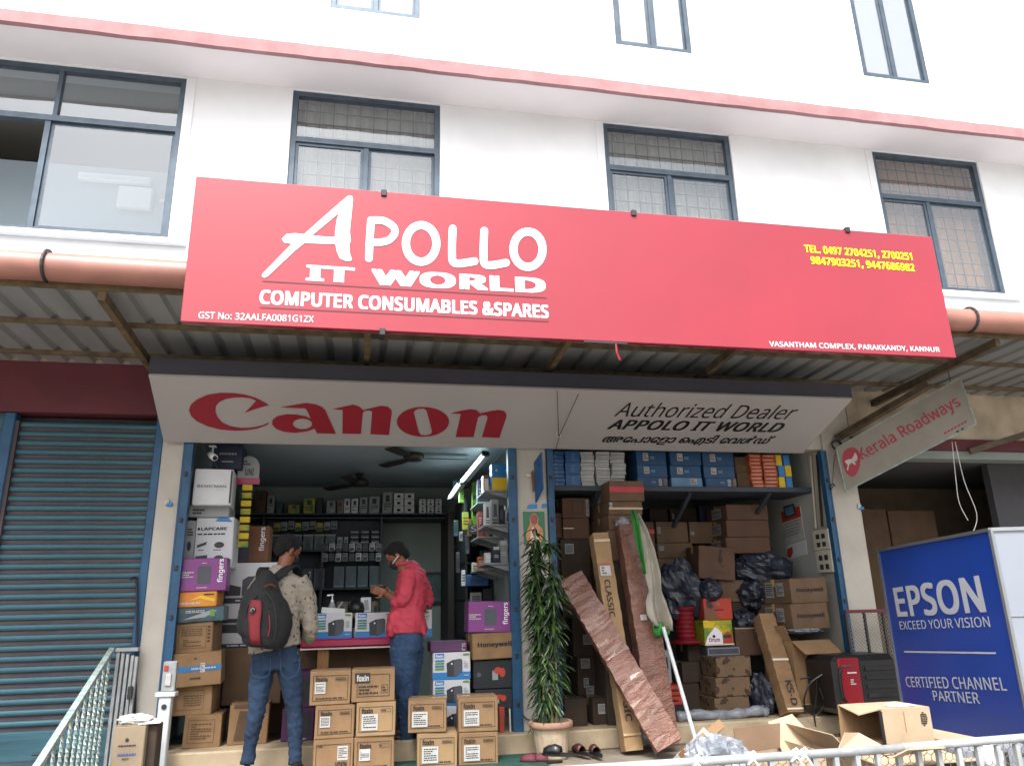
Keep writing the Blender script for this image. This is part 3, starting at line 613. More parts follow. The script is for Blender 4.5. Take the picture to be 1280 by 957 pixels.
for a, b in (((328,352),(683,373)), ((325,385),(686,402.5))):
    p, q = PS.at(*a, .003), PS.at(*b, .003); mb.add([p, q, q+Vector((0,0,.008)), p+Vector((0,0,.008))], [(0,1,2,3)], 'sign_line')
mb.build('rule_line', rg)
# -- hanging transport sign
ktl, kbl, ktr, kbr = P(1045,560,-.15), P(1057,614,-.15), P(1200,472,-.8), P(1220,530,-.8)
ks = empty('hanging_sign', tuple(ktl), 'slanting grey hanging sign with a red horse disc beside the right pillar', 'sign')
inv = Matrix.Translation(-ktl); nn = (kbr-kbl).cross(ktl-kbl).normalized()
kw = (ktl-kbl); kbr2 = kbr; ktr2 = ktr - nn*((ktr-kbl).dot(nn))
mb = MB(inv); mb.slab([kbl, kbr2, ktr2, ktl], .03, 'kerala_white', nn); mb.build('panel', ks)
mb = MB(inv)
for p, q in ((kbl, kbr2), (kbr2, ktr2), (ktr2, ktl), (ktl, kbl)): mb.bar(p, q, .012, .036, 'rail_green', tuple(nn.cross((q-p).normalized())))
mb.build('frame', ks)
PK = PF(kbl+nn*.016, nn)
mb = MB(inv); K = lambda L: [(1030+a*.1672, 460+b*.1672) for a, b in L]
text_on(mb, PK, 'Kerala Roadways', (1081,578.5), (1205,510), 23, 'kerala_red', .012)
text_on(mb, PK, '\u201caavelikkara\u201d', (1180,543), (1208,529), 4, 'kerala_red', .0) if False else None
for k in range(7): 
    p = (1180+k*4.2, 543-k*2.3); put_px(mb, PK, [(p[0],p[1]),(p[0]+3.2,p[1]-1.8),(p[0]+3.1,p[1]-4.2),(p[0]-.1,p[1]-2.4)], 'kerala_red')
for k in range(2): p = (1195.5+k*6, 541-k*3); put_px(mb, PK, [p,(p[0]+3,p[1]-1.6),(p[0]+2.8,p[1]-4),(p[0]-.2,p[1]-2.4)], 'ink')
mb.build('lettering', ks)
mb = MB(inv); put_px(mb, PK, K(cat([(138,690),(150,625),(200,593),(250,610),(270,665),(265,740),(235,800),(200,808),(160,770)], 4)), 'kerala_red', h=.003)
put_px(mb, PK, K([(155,695),(180,680),(205,680),(222,655),(230,630),(240,640),(250,665),(245,690),(225,700),(240,718),(228,722),(205,705),(185,728),(180,765),(170,760),(178,722),(165,712)]), 'label_white', h=.005)
mb.build('horse_emblem', ks)
p = P(1188,478,-.75)
mb = MB(inv); mb.tube([p, P(1183,452,-.8)], .004, 'steel_dark', 5); mb.tube([P(1183,457,-.8)+Vector((.02*math.cos(t),0,.03*math.sin(t))) for t in [i*math.pi/4 for i in range(8)]], .004, 'steel_dark', 5, closed=True)
mb.bar(P(1070,553,-.18), P(1060,562,-.02), .02, .02, 'steel_dark'); mb.build('hanger', ks)
# two strings dangling from it
mb = MB(); a = P(1190,552,-.5)
mb.tube(cat([P(1190,552,-.5), P(1195,600,-.5), P(1199,628,-.52), P(1210,650,-.55)], 4, False), .004, 'string', 5)
mb.tube(cat([P(1194,552,-.5), P(1205,600,-.5), P(1221,642,-.5), P(1216,666,-.5)], 4, False), .004, 'string', 5)
o = mb.build('string', None, label='white plastic strings dangling below the slanting transport sign', category='string')
# -- blue light-box
el, er = P(1098,688,-1.0), P(1238,661,-2.8); el.z = er.z = (el.z+er.z)/2
dirx = (er-el); L_ = Vector((dirx.x, dirx.y, 0)).length; dirx = Vector((dirx.x, dirx.y, 0)).normalized(); nrm = Vector((dirx.y, -dirx.x, 0)) # facing left/camera
if nrm.x > 0: nrm = -nrm
eb = empty('light_box_sign', tuple(Vector((el.x, el.y, 0))), 'big blue standing box sign with pale lettering beyond the open cartons', 'sign')
inv = Matrix.Translation((-el.x, -el.y, 0))
mb = MB(inv); dp = .30; zb_ = .08
v = [Vector((p.x, p.y, z)) for z in (zb_, el.z) for p in (el, er, er-nrm*dp, el-nrm*dp)]
mb.add(v, [(0,1,5,4)], 'epson_blue'); mb.add(v, [(1,2,6,5),(2,3,7,6),(3,0,4,7),(4,5,6,7),(3,2,1,0)], 'acrylic_white'); mb.build('cabinet', eb)
mb = MB(inv)
for a, b in ((0,1),(1,5),(5,4),(4,0),(1,2),(2,6),(6,5)): mb.bar(v[a]+nrm*.001, v[b]+nrm*.001, .022, .022, 'alu')
p, q = v[1]*.35+v[5]*.65, v[2]*.35+v[6]*.65; mb.bar(p, q, .006, .01, 'alu'); mb.build('edge_frame', eb)
mb = MB(inv)
for a in (.15, .85):
    c = el+dirx*L_*a-nrm*dp/2; mb.box(c.x-.05, c.x+.05, c.y-.05, c.y+.05, 0, zb_, 'steel_dark')
mb.build('foot', eb)
PE = PF(Vector((el.x, el.y, 0)), nrm); mb = MB(inv)
text_on(mb, PE, 'EPSON', (1122.5,771), (1234,765), 38, 'letter_pale', .03)
mb.build('lettering', eb); mb = MB(inv)
text_on(mb, PE, 'EXCEED YOUR VISION', (1126,786.5), (1239,783), 10.5, 'letter_pale', .008)
mb.build('lettering', eb); mb = MB(inv)
text_on(mb, PE, 'CERTIFIED CHANNEL', (1134,858), (1260,863), 13, 'letter_pale', .012)
mb.build('lettering', eb); mb = MB(inv)
text_on(mb, PE, 'PARTNER', (1168,875), (1226,879), 12.5, 'letter_pale', .012)
mb.build('lettering', eb); mb = MB(inv)
a, b = PE.at(1131,815,.004), PE.at(1246,817,.004); mb.add([a, b, b+Vector((0,0,.012)), a+Vector((0,0,.012))], [(0,1,2,3)], 'letter_pale')
mb.build('rule_line', eb)
# ================================================================== BOXES AND GOODS
TAPE = {'card_shaded': 'tape_clear', 'card_shaded_red': 'tape_clear', 'card_shaded_dark': 'tape_clear', 'card': 'tape_clear', 'card_light': 'tape_clear', 'card_dark': 'tape_clear', 'card_red': 'tape_clear', 'card_grey': 'tape_clear'}
def box_at(name, label, category, x0, x1, z0, z1, y, d, m='card', prints=(), group=None, rz=0, ry=0, tape=True, side=None, top=None, chamfer=.006):
    w, h = x1-x0, z1-z0
    t = empty(name, ((x0+x1)/2, y+d/2, z0), label, category, group, (0, math.radians(ry), math.radians(rz)))
    r = random.Random(label)
    mb = MB(); mb.cbox(-w/2, w/2, -d/2, d/2, 0, h, m, chamfer)
    mb.v = [(a+r.uniform(-.0025,.0025), b+r.uniform(-.002,.002), c+(r.uniform(-.002,.002) if c > .02 else 0)) for a, b, c in mb.v]
    mb.build('carton', t)
    if tape and m in TAPE:
        q = MB(); tw = min(.025, d*.1); q.box(-w/2-.001, w/2+.001, -tw, tw, h+.0005, h+.0025, TAPE[m])
        q.box(-w/2-.0035, -w/2-.001, -tw, tw, h-.07 if h > .1 else h*.5, h+.0025, TAPE[m]); q.build('tape', t)
        q = MB(); q.box(-w/2+.004, w/2-.004, -d/2+.003, -tw-.002, h+.0003, h+.0018, m); q.box(-w/2+.004, w/2-.004, tw+.002, d/2-.003, h+.0003, h+.0018, m); q.build('flap', t)
    FF = Face((-w/2, -d/2-.0025, 0), (w, 0, 0), (0, 0, h), (0, -1, 0))
    FL = Face((-w/2-.0025, d/2, 0), (0, -d, 0), (0, 0, h), (-1, 0, 0)); FR_ = Face((w/2+.0025, -d/2, 0), (0, d, 0), (0, 0, h), (1, 0, 0))
    FT = Face((-w/2, -d/2, h+.0025), (w, 0, 0), (0, d, 0), (0, 0, 1)); FB = Face((-w/2, d/2, -.0005), (w, 0, 0), (0, -d, 0), (0, 0, -1))
    G = {}
    def g(n): return G.setdefault(n, MB())
    for F, L in ((FF, prints), (FL, side or ()), (FT, top or ())):
        for i, p in enumerate(L):
            k = p[0]; hh = .0006+.0007*i
            if k == 'T': put_text(g('lettering'), F, p[1], *p[2:6], p[6], *(p[7:8] or (0,)), h=hh)
            elif k == 'TI': put_text(g('lettering'), F, p[1], *p[2:6], p[6], .03, .3, h=hh)
            elif k == 'U': put_text(g('lettering'), F, p[1], *p[2:6], p[6], .02, h=hh, up=True)
            elif k == 'D': put_text(g('lettering'), F, p[1], *p[2:6], p[6], .02, h=hh, down=True)
            elif k == 'R': put_rect(g(p[6] if len(p) > 6 else 'printed_panel'), F, *p[1:5], p[5], hh)
            elif k == 'L': put_rect(g('paper_label'), F, *p[1:5], p[5], hh); put_lines(g('paper_label'), F, p[1]+(p[3]-p[1])*.1, p[2]+(p[4]-p[2])*.12, p[3]-(p[3]-p[1])*.08, p[4]-(p[4]-p[2])*.1, 6, 'ink', hh+.0006, len(label)+i)
            elif k == 'F': put_frame(g('printed_border'), F, *p[1:5], p[5], p[6], hh, w/h if F is FF else 1)
            elif k == 'S': put_lines(g('small_print'), F, *p[1:5], p[5], p[6], hh, len(label)+i)
            elif k == 'P': put_poly(g(p[3] if len(p) > 3 else 'picture'), F, p[1], p[2], hh)
            elif k == 'E': put_poly(g('picture'), F, ell(*p[1:5], 18), p[5], hh)
    for n, b in G.items(): b.build(n, t)
    return t
def bx(name, label, category, u0, v0, u1, v1, y, d, m='card', prints=(), fz=None, **k):
    um, vm = (u0+u1)/2, (v0+v1)/2
    x0, x1 = P(u0, vm, y).x, P(u1, vm, y).x; z0, z1 = P(um, v1, y).z, P(um, v0, y).z
    if fz is not None and abs(z0-fz) < .15: z0 = fz
    return box_at(name, label, category, x0, x1, z0, z1, y, d, m, prints, **k)
# ---- the brown adapter cartons stacked on the forecourt
def foxin(lbl=None, rows=True, tilt=False):
    L = [('F', .07, .13, .93, .87, .012, 'ink'), ('T', '\u0192oxin' if False else 'foxin', .13, .68, .42, .83, 'ink', .05), ('F', .62, .70, .88, .80, .008, 'ink'), ('S', .64, .72, .86, .78, 1, 'ink'), ('S', .15, .17, .85, .23, 1, 'ink')]
    if lbl: L.append(('L', *lbl, 'label_white'))
    return L
FG = 'brown adapter cartons stacked in front of the left shop'
YF = -.5
bx('cardboard_box', 'brown adapter carton, lowest left one of the six-box pile', 'box', 391, 923, 441, 968, YF, .30, 'card', [('F', .06, .1, .93, .86, .012, 'ink'), ('L', .60, .42, .86, .80, 'label_white'), ('S', .1, .78, .55, .84, 1, 'ink'), ('T', 'UOXIN', .55, .22, .84, .38, 'ink', .05), ('S', .1, .12, .5, .3, 2, 'ink')], fz=0, group=FG, rz=1)
bx('cardboard_box', 'brown adapter carton with handwritten label, lowest right one of the six-box pile', 'box', 443, 920, 493, 966, YF, .30, 'card', foxin((.13, .36, .40, .68)), fz=0, group=FG, rz=-1)
bx('cardboard_box', 'brown adapter carton with small scribbled label, middle row left of the six-box pile', 'box', 393, 881, 442, 922.5, YF, .29, 'card', foxin((.12, .35, .38, .68)), group=FG, rz=2)
bx('cardboard_box', 'brown adapter carton with wide white paper, middle row right of the six-box pile', 'box', 446, 877, 495, 919.5, YF-.01, .29, 'card_light', foxin((.14, .18, .55, .66)), group=FG, rz=-2)
bx('cardboard_box', 'brown adapter carton at top left of the six-box pile under the table leg', 'box', 387, 838, 438, 880.5, YF, .28, 'card', foxin((.12, .34, .38, .68)), group=FG, rz=1)
bx('cardboard_box', 'brown carton with black name block at top right of the six-box pile', 'box', 440, 836, 494, 876.5, YF-.01, .28, 'card', [('F', .12, .16, .88, .85, .014, 'ink'), ('R', .07, .58, .42, .90, 'ink', 'name_block'), ('T', 'foxin', .11, .64, .39, .84, 'label_white', .04), ('S', .16, .22, .62, .52, 3, 'ink'), ('F', .68, .26, .84, .52, .01, 'ink'), ('S', .71, .3, .81, .48, 2, 'ink')], group=FG, rz=-1)
bx('cardboard_box', 'brown adapter carton with wide paper, upper left one of the four-box pile', 'box', 513, 874, 561, 915, YF, .32, 'card', foxin((.11, .18, .51, .64)), group=FG, rz=-7)
bx('cardboard_box', 'brown adapter carton with wide paper, upper right one of the four-box pile', 'box', 575, 871, 624, 914, YF, .32, 'card', foxin((.14, .18, .53, .64)), group=FG, rz=-5)
bx('cardboard_box', 'brown adapter carton with wide paper, lower left one of the four-box pile', 'box', 523, 915.5, 573, 962, YF, .32, 'card_light', foxin((.13, .18, .53, .64)), fz=0, group=FG, rz=-4)
bx('cardboard_box', 'brown adapter carton with wide paper, lower right one of the four-box pile', 'box', 575, 914.5, 624, 962, YF, .32, 'card', foxin((.13, .18, .53, .64)), fz=0, group=FG, rz=-3)
# ---- column of goods at the left jamb
yl = .08; LG = 'goods stacked along the left jamb'
bx('open_carton', 'crumpled brown carton with printed frame at the bottom of the left stack', 'box', 227, 893, 274, 935, yl, .4, 'card', [('F', .12, .15, .82, .85, .012, 'card_dark'), ('S', .2, .25, .74, .75, 7, 'card_dark')], fz=ZF, group=LG, rz=3, ry=1)
bx('open_carton', 'brown carton with grid print below the blue-taped box', 'box', 216, 857, 266, 893.5, yl+.02, .4, 'card', [('F', .1, .18, .8, .85, .012, 'card_dark'), ('S', .3, .3, .75, .7, 5, 'card_dark')], group=LG, rz=-2, ry=-1)
bx('open_carton', 'brown carton wrapped with a blue tape band', 'box', 213, 815, 275, 857.5, yl-.05, .42, 'card', [('R', 0, .44, 1, .60, 'tape_blue', 'tape_band'), ('S', .4, .48, .9, .56, 1, 'label_white'), ('L', .58, .40, .67, .68, 'label_white'), ('S', .45, .78, .66, .86, 1, 'ink'), ('S', .38, .2, .6, .28, 1, 'ink')], group=LG, rz=4, ry=-3)
bx('open_carton', 'brown carton printed with dotted grid above the blue-taped box', 'box', 221, 778, 267, 815.5, yl, .4, 'card', [('F', .08, .15, .84, .88, .012, 'card_dark'), ('S', .16, .55, .74, .82, 4, 'card_dark'), ('S', .22, .2, .7, .46, 4, 'card_dark'), ('S', .87, .3, .95, .9, 5, 'ink')], group=LG, rz=-2, ry=-2)
bx('slim_box', 'slim dark teal retail box between orange box and brown carton', 'box', 219, 758, 279, 777, yl-.02, .35, 'teal_box', [('P', [(.15,.2),(.5,.55),(.75,.8),(.85,.7),(.6,.3)], 'carton_grey'), ('R', .70, .35, .80, .75, 'print_green'), ('S', .2, .6, .6, .8, 2, 'label_white')], group=LG, rz=3, ry=-2)
bx('slim_box', 'slim orange retail box beneath the purple speaker box at the left', 'box', 221, 739, 271, 758, yl-.03, .35, 'orange_box', [('S', .05, .12, .6, .36, 1, 'label_white'), ('S', .68, .7, .94, .88, 1, 'ink'), ('P', [(.3,.4),(.6,.55),(.95,.3),(.95,.5),(.6,.75)], 'yellow_box')], group=LG, rz=0, ry=-1)
FING = [('P', [(.38,.22),(.66,.22),(.66,.72),(.60,.76),(.44,.76),(.38,.72)], 'speaker_grey'), ('S', .03, .4, .3, .6, 3, 'label_white'), ('S', .46, .82, .58, .86, 1, 'label_white'), ('S', .38, .08, .6, .13, 1, 'label_white'), ('U', 'fingers', .80, .25, .95, .96, 'letter_white')]
bx('speaker_box', 'purple speaker box with white lettering on top of the left carton stack', 'box', 224, 697, 283, 738.5, yl-.04, .3, 'purple', FING, group='purple speaker boxes', rz=2, ry=-1)
bx('white_box', 'tall white printed box behind the purple speaker box', 'box', 244, 646, 292, 710, .25, .35, 'carton_white', [('E', .08, .77, .035, .03, 'ink'), ('T', 'LAPCARE', .14, .74, .82, .80, 'ink', .04), ('S', .06, .64, .8, .69, 1, 'ink'), ('P', [(.06,.4),(.3,.46),(.32,.52),(.08,.46)], 'print_dark'), ('E', .64, .45, .13, .06, 'print_dark'), ('S', .1, .34, .3, .37, 1, 'ink'), ('S', .5, .34, .7, .37, 1, 'ink'), ('P', [(.05,.2),(.35,.2),(.35,.26),(.05,.24)], 'print_dark'), ('E', .65, .2, .12, .05, 'print_dark'), ('P', [(.5,.92),(.95,.9),(.8,1),(.6,1)], 'print_blue')], group=LG, ry=-1)
bx('white_box', 'narrow whitish box turned sideways at the left of the tall white printed box', 'box', 231, 650, 243, 700, .2, .35, 'carton_grey', [('E', .5, .35, .2, .12, 'print_dark'), ('S', .2, .6, .8, .8, 3, 'ink')], group=LG)
bx('monitor_box', 'big plain white box with black trade name at upper left', 'box', 240, 586, 288, 631, .1, .4, 'carton_white', [('E', .13, .52, .05, .05, 'carton_grey'), ('T', 'ENICMAN', .20, .48, .84, .56, 'ink', .0), ('S', .6, .42, .85, .44, 1, 'carton_grey'), ('R', .94, .06, .99, .97, 'black_plastic')], group=LG, rz=4)
bx('monitor_box', 'shaded white box carrying the big white box at upper left', 'box', 236, 631, 286, 646, .22, .4, 'carton_grey', [('S', .1, .2, .4, .7, 2, 'ink')], group=LG)
bx('navy_box', 'dark navy box standing on top of the white box under the ceiling', 'box', 267, 556, 303, 586, .35, .3, 'navy', [('S', .2, .55, .8, .7, 1, 'carton_grey'), ('S', .3, .25, .7, .36, 1, 'carton_grey')], group=LG)
bx('speaker_box', 'brown speaker box beside the tall white box', 'box', 298, 657, 336, 702, .75, .3, 'card_red', [('P', [(0,.05),(.38,.05),(.38,.5),(.3,.56),(.06,.54),(0,.48)], 'speaker_grey'), ('U', 'fingers', .68, .3, .90, .96, 'letter_white')], group=LG)
bx('printer_box', 'white printer box with grey picture behind the backpack, topmost of three', 'box', 283, 703, 350, 746, .55, .4, 'carton_white', [('P', [(.3,.05),(.3,.5),(.4,.6),(.6,.62),(.72,.5),(.72,.05)], 'speaker_grey'), ('P', [(0,.05),(.28,.05),(.28,.3),(0,.4)], 'print_dark')], group='white printer boxes behind the backpack')
bx('printer_box', 'white printer box with black stripe behind the backpack, middle one', 'box', 279, 746, 350, 779, .55, .4, 'carton_white', [('R', 0, .78, 1, .98, 'print_dark'), ('S', .2, .83, .8, .93, 1, 'carton_white'), ('R', 0, .05, 1, .2, 'print_dark')], group='white printer boxes behind the backpack')
bx('printer_box', 'white printer box with black base behind the backpack, lowest one', 'box', 277, 779, 350, 808, .55, .4, 'carton_white', [('R', 0, .62, 1, .98, 'print_dark'), ('R', 0, .0, 1, .16, 'print_dark'), ('S', .1, .03, .9, .12, 1, 'carton_white')], group='white printer boxes behind the backpack')
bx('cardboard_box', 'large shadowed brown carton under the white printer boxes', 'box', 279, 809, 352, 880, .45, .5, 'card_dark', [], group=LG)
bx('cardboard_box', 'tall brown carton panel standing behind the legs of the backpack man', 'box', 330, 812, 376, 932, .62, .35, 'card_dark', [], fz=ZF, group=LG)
bx('cardboard_box', 'half open brown carton on the shop floor left of the jeans', 'box', 284, 880, 333, 932, .12, .35, 'card', [('R', .1, .9, .8, 1, 'card_dark'), ('P', [(.15,.1),(.75,.12),(.7,.8),(.25,.85)], 'card_dark')], fz=ZF, group=LG, rz=3, ry=1)
bx('speaker_box', 'dark purple speaker box on the floor between the legs and brown cartons, upper one', 'box', 366, 838, 391, 884, .15, .3, 'purple_dark', [('P', [(.35,.15),(.9,.15),(.9,.8),(.35,.8)], 'print_dark')], group='purple speaker boxes')
bx('speaker_box', 'purple speaker box on the floor left of the six-box pile, lower one', 'box', 352, 884, 392, 931, .15, .3, 'purple_dark', [('P', [(.45,.15),(.9,.15),(.9,.85),(.45,.85)], 'print_dark'), ('S', .3, .04, .8, .09, 1, 'label_white')], fz=ZF, group='purple speaker boxes')
# ---- counter with its goods
ct = empty('counter', (P(440,810,.35).x, .5, ZF), 'shop counter with a dark pink edge where both men stand', 'counter')
zct = P(440,797,.3).z-ZF
mb = MB(); mb.cbox(-.45, .62, -.22, .35, zct-.075, zct, 'counter_pink', .015); mb.build('table_top', ct)
mb = MB(); mb.box(-.45, .62, -.2, .33, zct-.09, zct-.077, 'pale'); mb.build('trim', ct)
mb = MB(); mb.cbox(-.30, -.20, -.15, -.05, 0, zct-.092, 'wood'); mb.build('leg', ct)
mb = MB(); mb.cbox(.53, .60, -.15, -.08, 0, zct-.092, 'counter_dark'); mb.build('leg', ct)
mb = MB(); mb.box(-.45, .62, .10, .14, 0, zct-.092, 'card_dark'); mb.build('front_panel', ct)
UPS = [('R', 0, 0, 1, .27, 'print_blue', 'blue_band'), ('R', .06, .80, .30, .97, 'print_blue', 'name_block'), ('T', 'foxin', .08, .83, .27, .93, 'letter_white', .03), ('R', .06, .66, .30, .73, 'print_blue', 'stripe'), ('R', .06, .56, .30, .63, 'print_green', 'stripe'), ('R', .06, .46, .30, .53, 'print_blue', 'stripe'), ('R', .06, .36, .30, .43, 'print_green', 'stripe'),
       ('P', [(.38,.12),(.36,.60),(.52,.72),(.74,.76),(.78,.70),(.78,.28),(.62,.10)], 'print_dark'), ('P', [(.56,.14),(.56,.70),(.76,.74),(.77,.30),(.62,.11)], 'speaker_grey'), ('E', .50, .58, .02, .035, 'letter_white'), ('R', .80, .88, .96, .95, 'print_green', 'stripe'), ('S', .83, .4, .93, .68, 4, 'carton_grey'), ('S', .82, .1, .95, .18, 1, 'label_white')]
UG = 'white and blue power backup boxes'
bx('ups_box', 'white and blue backup box on the counter, the left one under the paper strip', 'box', 393, 766, 440, 797.5, .33, .2, 'carton_white', UPS, group=UG)
bx('ups_box', 'white and blue backup box on the counter, half behind the red shirt', 'box', 444, 765, 492, 797, .33, .2, 'carton_white', UPS, group=UG)
bx('ups_box', 'white and blue backup box standing to the right of the red shirt', 'box', 494, 757, 540, 796.5, .34, .2, 'carton_white', [('R', 0, 0, 1, .27, 'print_blue', 'blue_band'), ('R', .0, .88, 1, 1, 'print_dark'), ('R', .72, .76, .9, .83, 'print_green', 'stripe'), ('S', .75, .35, .92, .7, 4, 'carton_grey'), ('S', .78, .08, .92, .2, 2, 'label_white')], group=UG)
bx('ups_box', 'white and blue backup box, upper of two above the four-box pile', 'box', 541, 815, 588, 848.5, .02, .3, 'carton_white', UPS, group=UG, rz=0)
bx('ups_box', 'white and blue backup box, lower of two behind the four-box pile', 'box', 541, 849, 588, 881, .02, .3, 'carton_white', UPS, group=UG)
bx('ups_box', 'mostly hidden white backup box carrying the two blue-banded backup boxes', 'box', 541, 881.5, 588, 928, .02, .3, 'carton_white', UPS, group=UG, fz=ZF)
bx('slim_box', 'dull purple slim box lying on the two white backup boxes', 'box', 538, 801, 584, 814.5, .05, .3, 'purple_dark', [('U', 'rs', .85, .1, .95, .8, 'carton_grey')], group=UG)
bx('speaker_box', 'purple speaker box with white lettering at the right of the left shop', 'box', 585, 751, 639, 790, .03, .3, 'purple', FING, group='purple speaker boxes', rz=-1, ry=1)
bx('cardboard_box', 'brown lettered carton below the purple box in the left shop', 'box', 590, 790.5, 646, 823, -.02, .35, 'card', [('T', 'Honeywell', .12, .42, .88, .66, 'ink', .05)], rz=1, ry=-1)
BB = [('P', [(.42,.3),(.55,.3),(.55,.62),(.42,.62)], 'carton_grey'), ('E', .55, .62, .09, .12, 'red_box'), ('E', .65, .55, .07, .16, 'red_box'), ('E', .12, .5, .05, .08, 'speaker_grey')]
bx('appliance_box', 'black box with red picture directly under the brown lettered carton', 'box', 592, 824, 647, 860, .02, .35, 'black_box', BB, group='black appliance boxes')
bx('appliance_box', 'second black box with red picture half behind the four-box pile', 'box', 594, 861, 648, 886, .02, .35, 'black_box', BB, group='black appliance boxes')
bx('appliance_box', 'lowest black box on the floor beside the blue channel', 'box', 592, 886.5, 624, 916, .02, .35, 'black_box', [], fz=ZF, group='black appliance boxes')
bx('slim_box', 'small orange box standing at the foot of the black boxes', 'box', 624, 883, 631, 914, .0, .08, 'red_box', [('S', .2, .2, .8, .8, 5, 'card_red')], fz=ZF)
mb = MB(); p = P(638, 914, .03); mb.tube([(p.x, .03, ZF), P(637, 882, .03)], .008, 'post_white', 8); mb.tube([P(637, 883, .03), P(637, 880, .03)], .012, 'blue_pack', 8)
mb.build('stick', None, label='thin white stick leaning at the foot of the blue channel', category='stick')
# small things on the counter
mb = MB(); p = P(412, 760, .36); t_ = empty('sanitizer_bottle', (P(414,765,.42).x, .6, zct+ZF), 'clear sanitizer bottle with white pump on the counter', 'bottle')
s_ = 1.0; mb = MB(); mb.lathe([(.03,0),(.032,.01),(.032,.11),(.022,.14),(.012,.15)], 'carton_grey', 14); mb.build('bottle', t_, smooth=True); t_.location.z = P(414,766,.6).z-.05
mb = MB(); mb.lathe([(.014,.15),(.014,.17),(.006,.172),(.006,.21),(.012,.212),(.012,.222)], 'letter_white', 10); mb.bar((0,0,.217),(-.05,0,.212),.012,.01,'letter_white'); mb.build('pump', t_)
mb = MB(); p, q = P(402,762,.36), P(431,764,.36); mb.bar(p, q, .03, .05, 'carton_white', (0,1,0)); mb.bar(P(420,765,.36)+Vector((0,0,.01)), P(428,752,.50), .012, .012, 'carton_grey'); o = mb.build('paper_strip', None, label='white paper strip lying across the left backup box', category='paper')
bx('receipt_printer', 'small white device with a curved front behind the second backup box', 'printer', 451, 746, 464, 765, .55, .12, 'carton_white', [('P', [(.2,.1),(.8,.15),(.7,.85),(.3,.8)], 'carton_grey')])
mb = MB(); c = P(447, 757, .6); mb.lathe([(.08,0),(.085,.04),(.07,.09),(.03,.12),(.005,.125)], 'black_plastic', 16, (c.x, c.y, c.z-.06)); mb.build('helmet', None, smooth=True, label='round black bag behind the second backup box on the counter', category='bag')
# ---- shelves at the back wall
def shelf_unit(name, label, x0, x1, y0, y1, z0, z1, boards, m='rack_black', posts=True):
    t = empty(name, ((x0+x1)/2, (y0+y1)/2, z0), label, 'shelf'); w = (x1-x0)/2; d = (y1-y0)/2
    for z in boards: b = MB(); b.cbox(-w, w, -d, d, z-z0-.02, z-z0, m, .003); b.build('shelf_board', t)
    if posts:
        for x in (-w+.012, w-.012): b = MB(); b.box(x-.012, x+.012, -d+.002, d-.002, 0, z1-z0, m); b.build('side_panel', t)
    return t
YBk = 2.75
zS = P(450, 641, YBk).z
xa_, xb_ = P(330, 640, YBk).x, P(558, 645, YBk).x
shelf_unit('wall_shelf', 'long dark shelf high on the back wall of the left shop', xa_-.6, xb_, YBk, YB-.02, zS-.07, zS, [zS, zS-.05], 'shelf_dark', False)
rr = random.Random(3)
u = 316; k = 0
for (u, w_, h, m, nm) in [(318,14,26,'card_dark','dark reddish'),(333,10,20,'carton_grey','pale'),(345,8,14,'teal_box','dark'),(360,15,10,'green_box','green and white'),(379,15,17,'green_box','lime green'),(395,9,18,'black_box','black'),(408,12,15,'carton_grey','grey'),(421,9,15,'card_grey','brownish'),(430,8,17,'carton_white','narrow white'),(439,9,17,'carton_white','white with black picture'),(449,11,19,'carton_grey','tall grey'),(461,14,20,'carton_grey','wide grey'),(478,13,25,'carton_grey','pale tall'),]:
    p0, p1 = P(u, 640, YBk+.03), P(u+w_, 640, YBk+.03)
    hh = h/940*9.8*1.05
    box_at('product_box', f'{nm} product box on the long high back shelf', 'box', p0.x, p1.x-.008, zS, zS+hh, YBk+.03, .22, m, [('S', .15, .15, .85, .5, 3, 'print_dark'), ('P', [(.3,.55),(.7,.55),(.7,.85),(.3,.85)], 'print_dark')], group='product boxes on the high back shelf', tape=False)
p0 = P(492, 641, YBk+.03)
for c_ in range(2):
    for r_ in range(3):
        x = P(492+c_*13.5, 641, YBk+.03).x; w_ = .13; h = .088
        box_at('bulb_box', f'white box with black dot on the high shelf, {("left","right")[c_]} column, {("lowest","middle","topmost")[r_]}', 'box', x, x+w_-.006, zS+r_*h, zS+r_*h+h-.003, YBk+.03, .12, 'carton_white', [('E', .5, .5, .2, .2, 'ink'), ('S', .1, .1, .9, .25, 1, 'carton_grey')], group='white dotted boxes on the high back shelf', tape=False)
for c_ in range(3):
    for r_ in range(2 if c_ else 2):
        x = P(524+c_*10, 641, YBk+.03).x; h = .095
        box_at('bulb_box', f'small white box, {("left","middle","right")[c_]} pair at the shelf\'s right end, {("lower","upper")[r_]} one', 'box', x, x+.085, zS+r_*h, zS+r_*h+h-.004, YBk+.03, .1, 'carton_white', [('E', .5, .3, .2, .15, 'ink'), ('P', [(.3,.6),(.7,.6),(.5,.9)], 'speaker_grey')], group='small white boxes at the end of the high back shelf', tape=False)
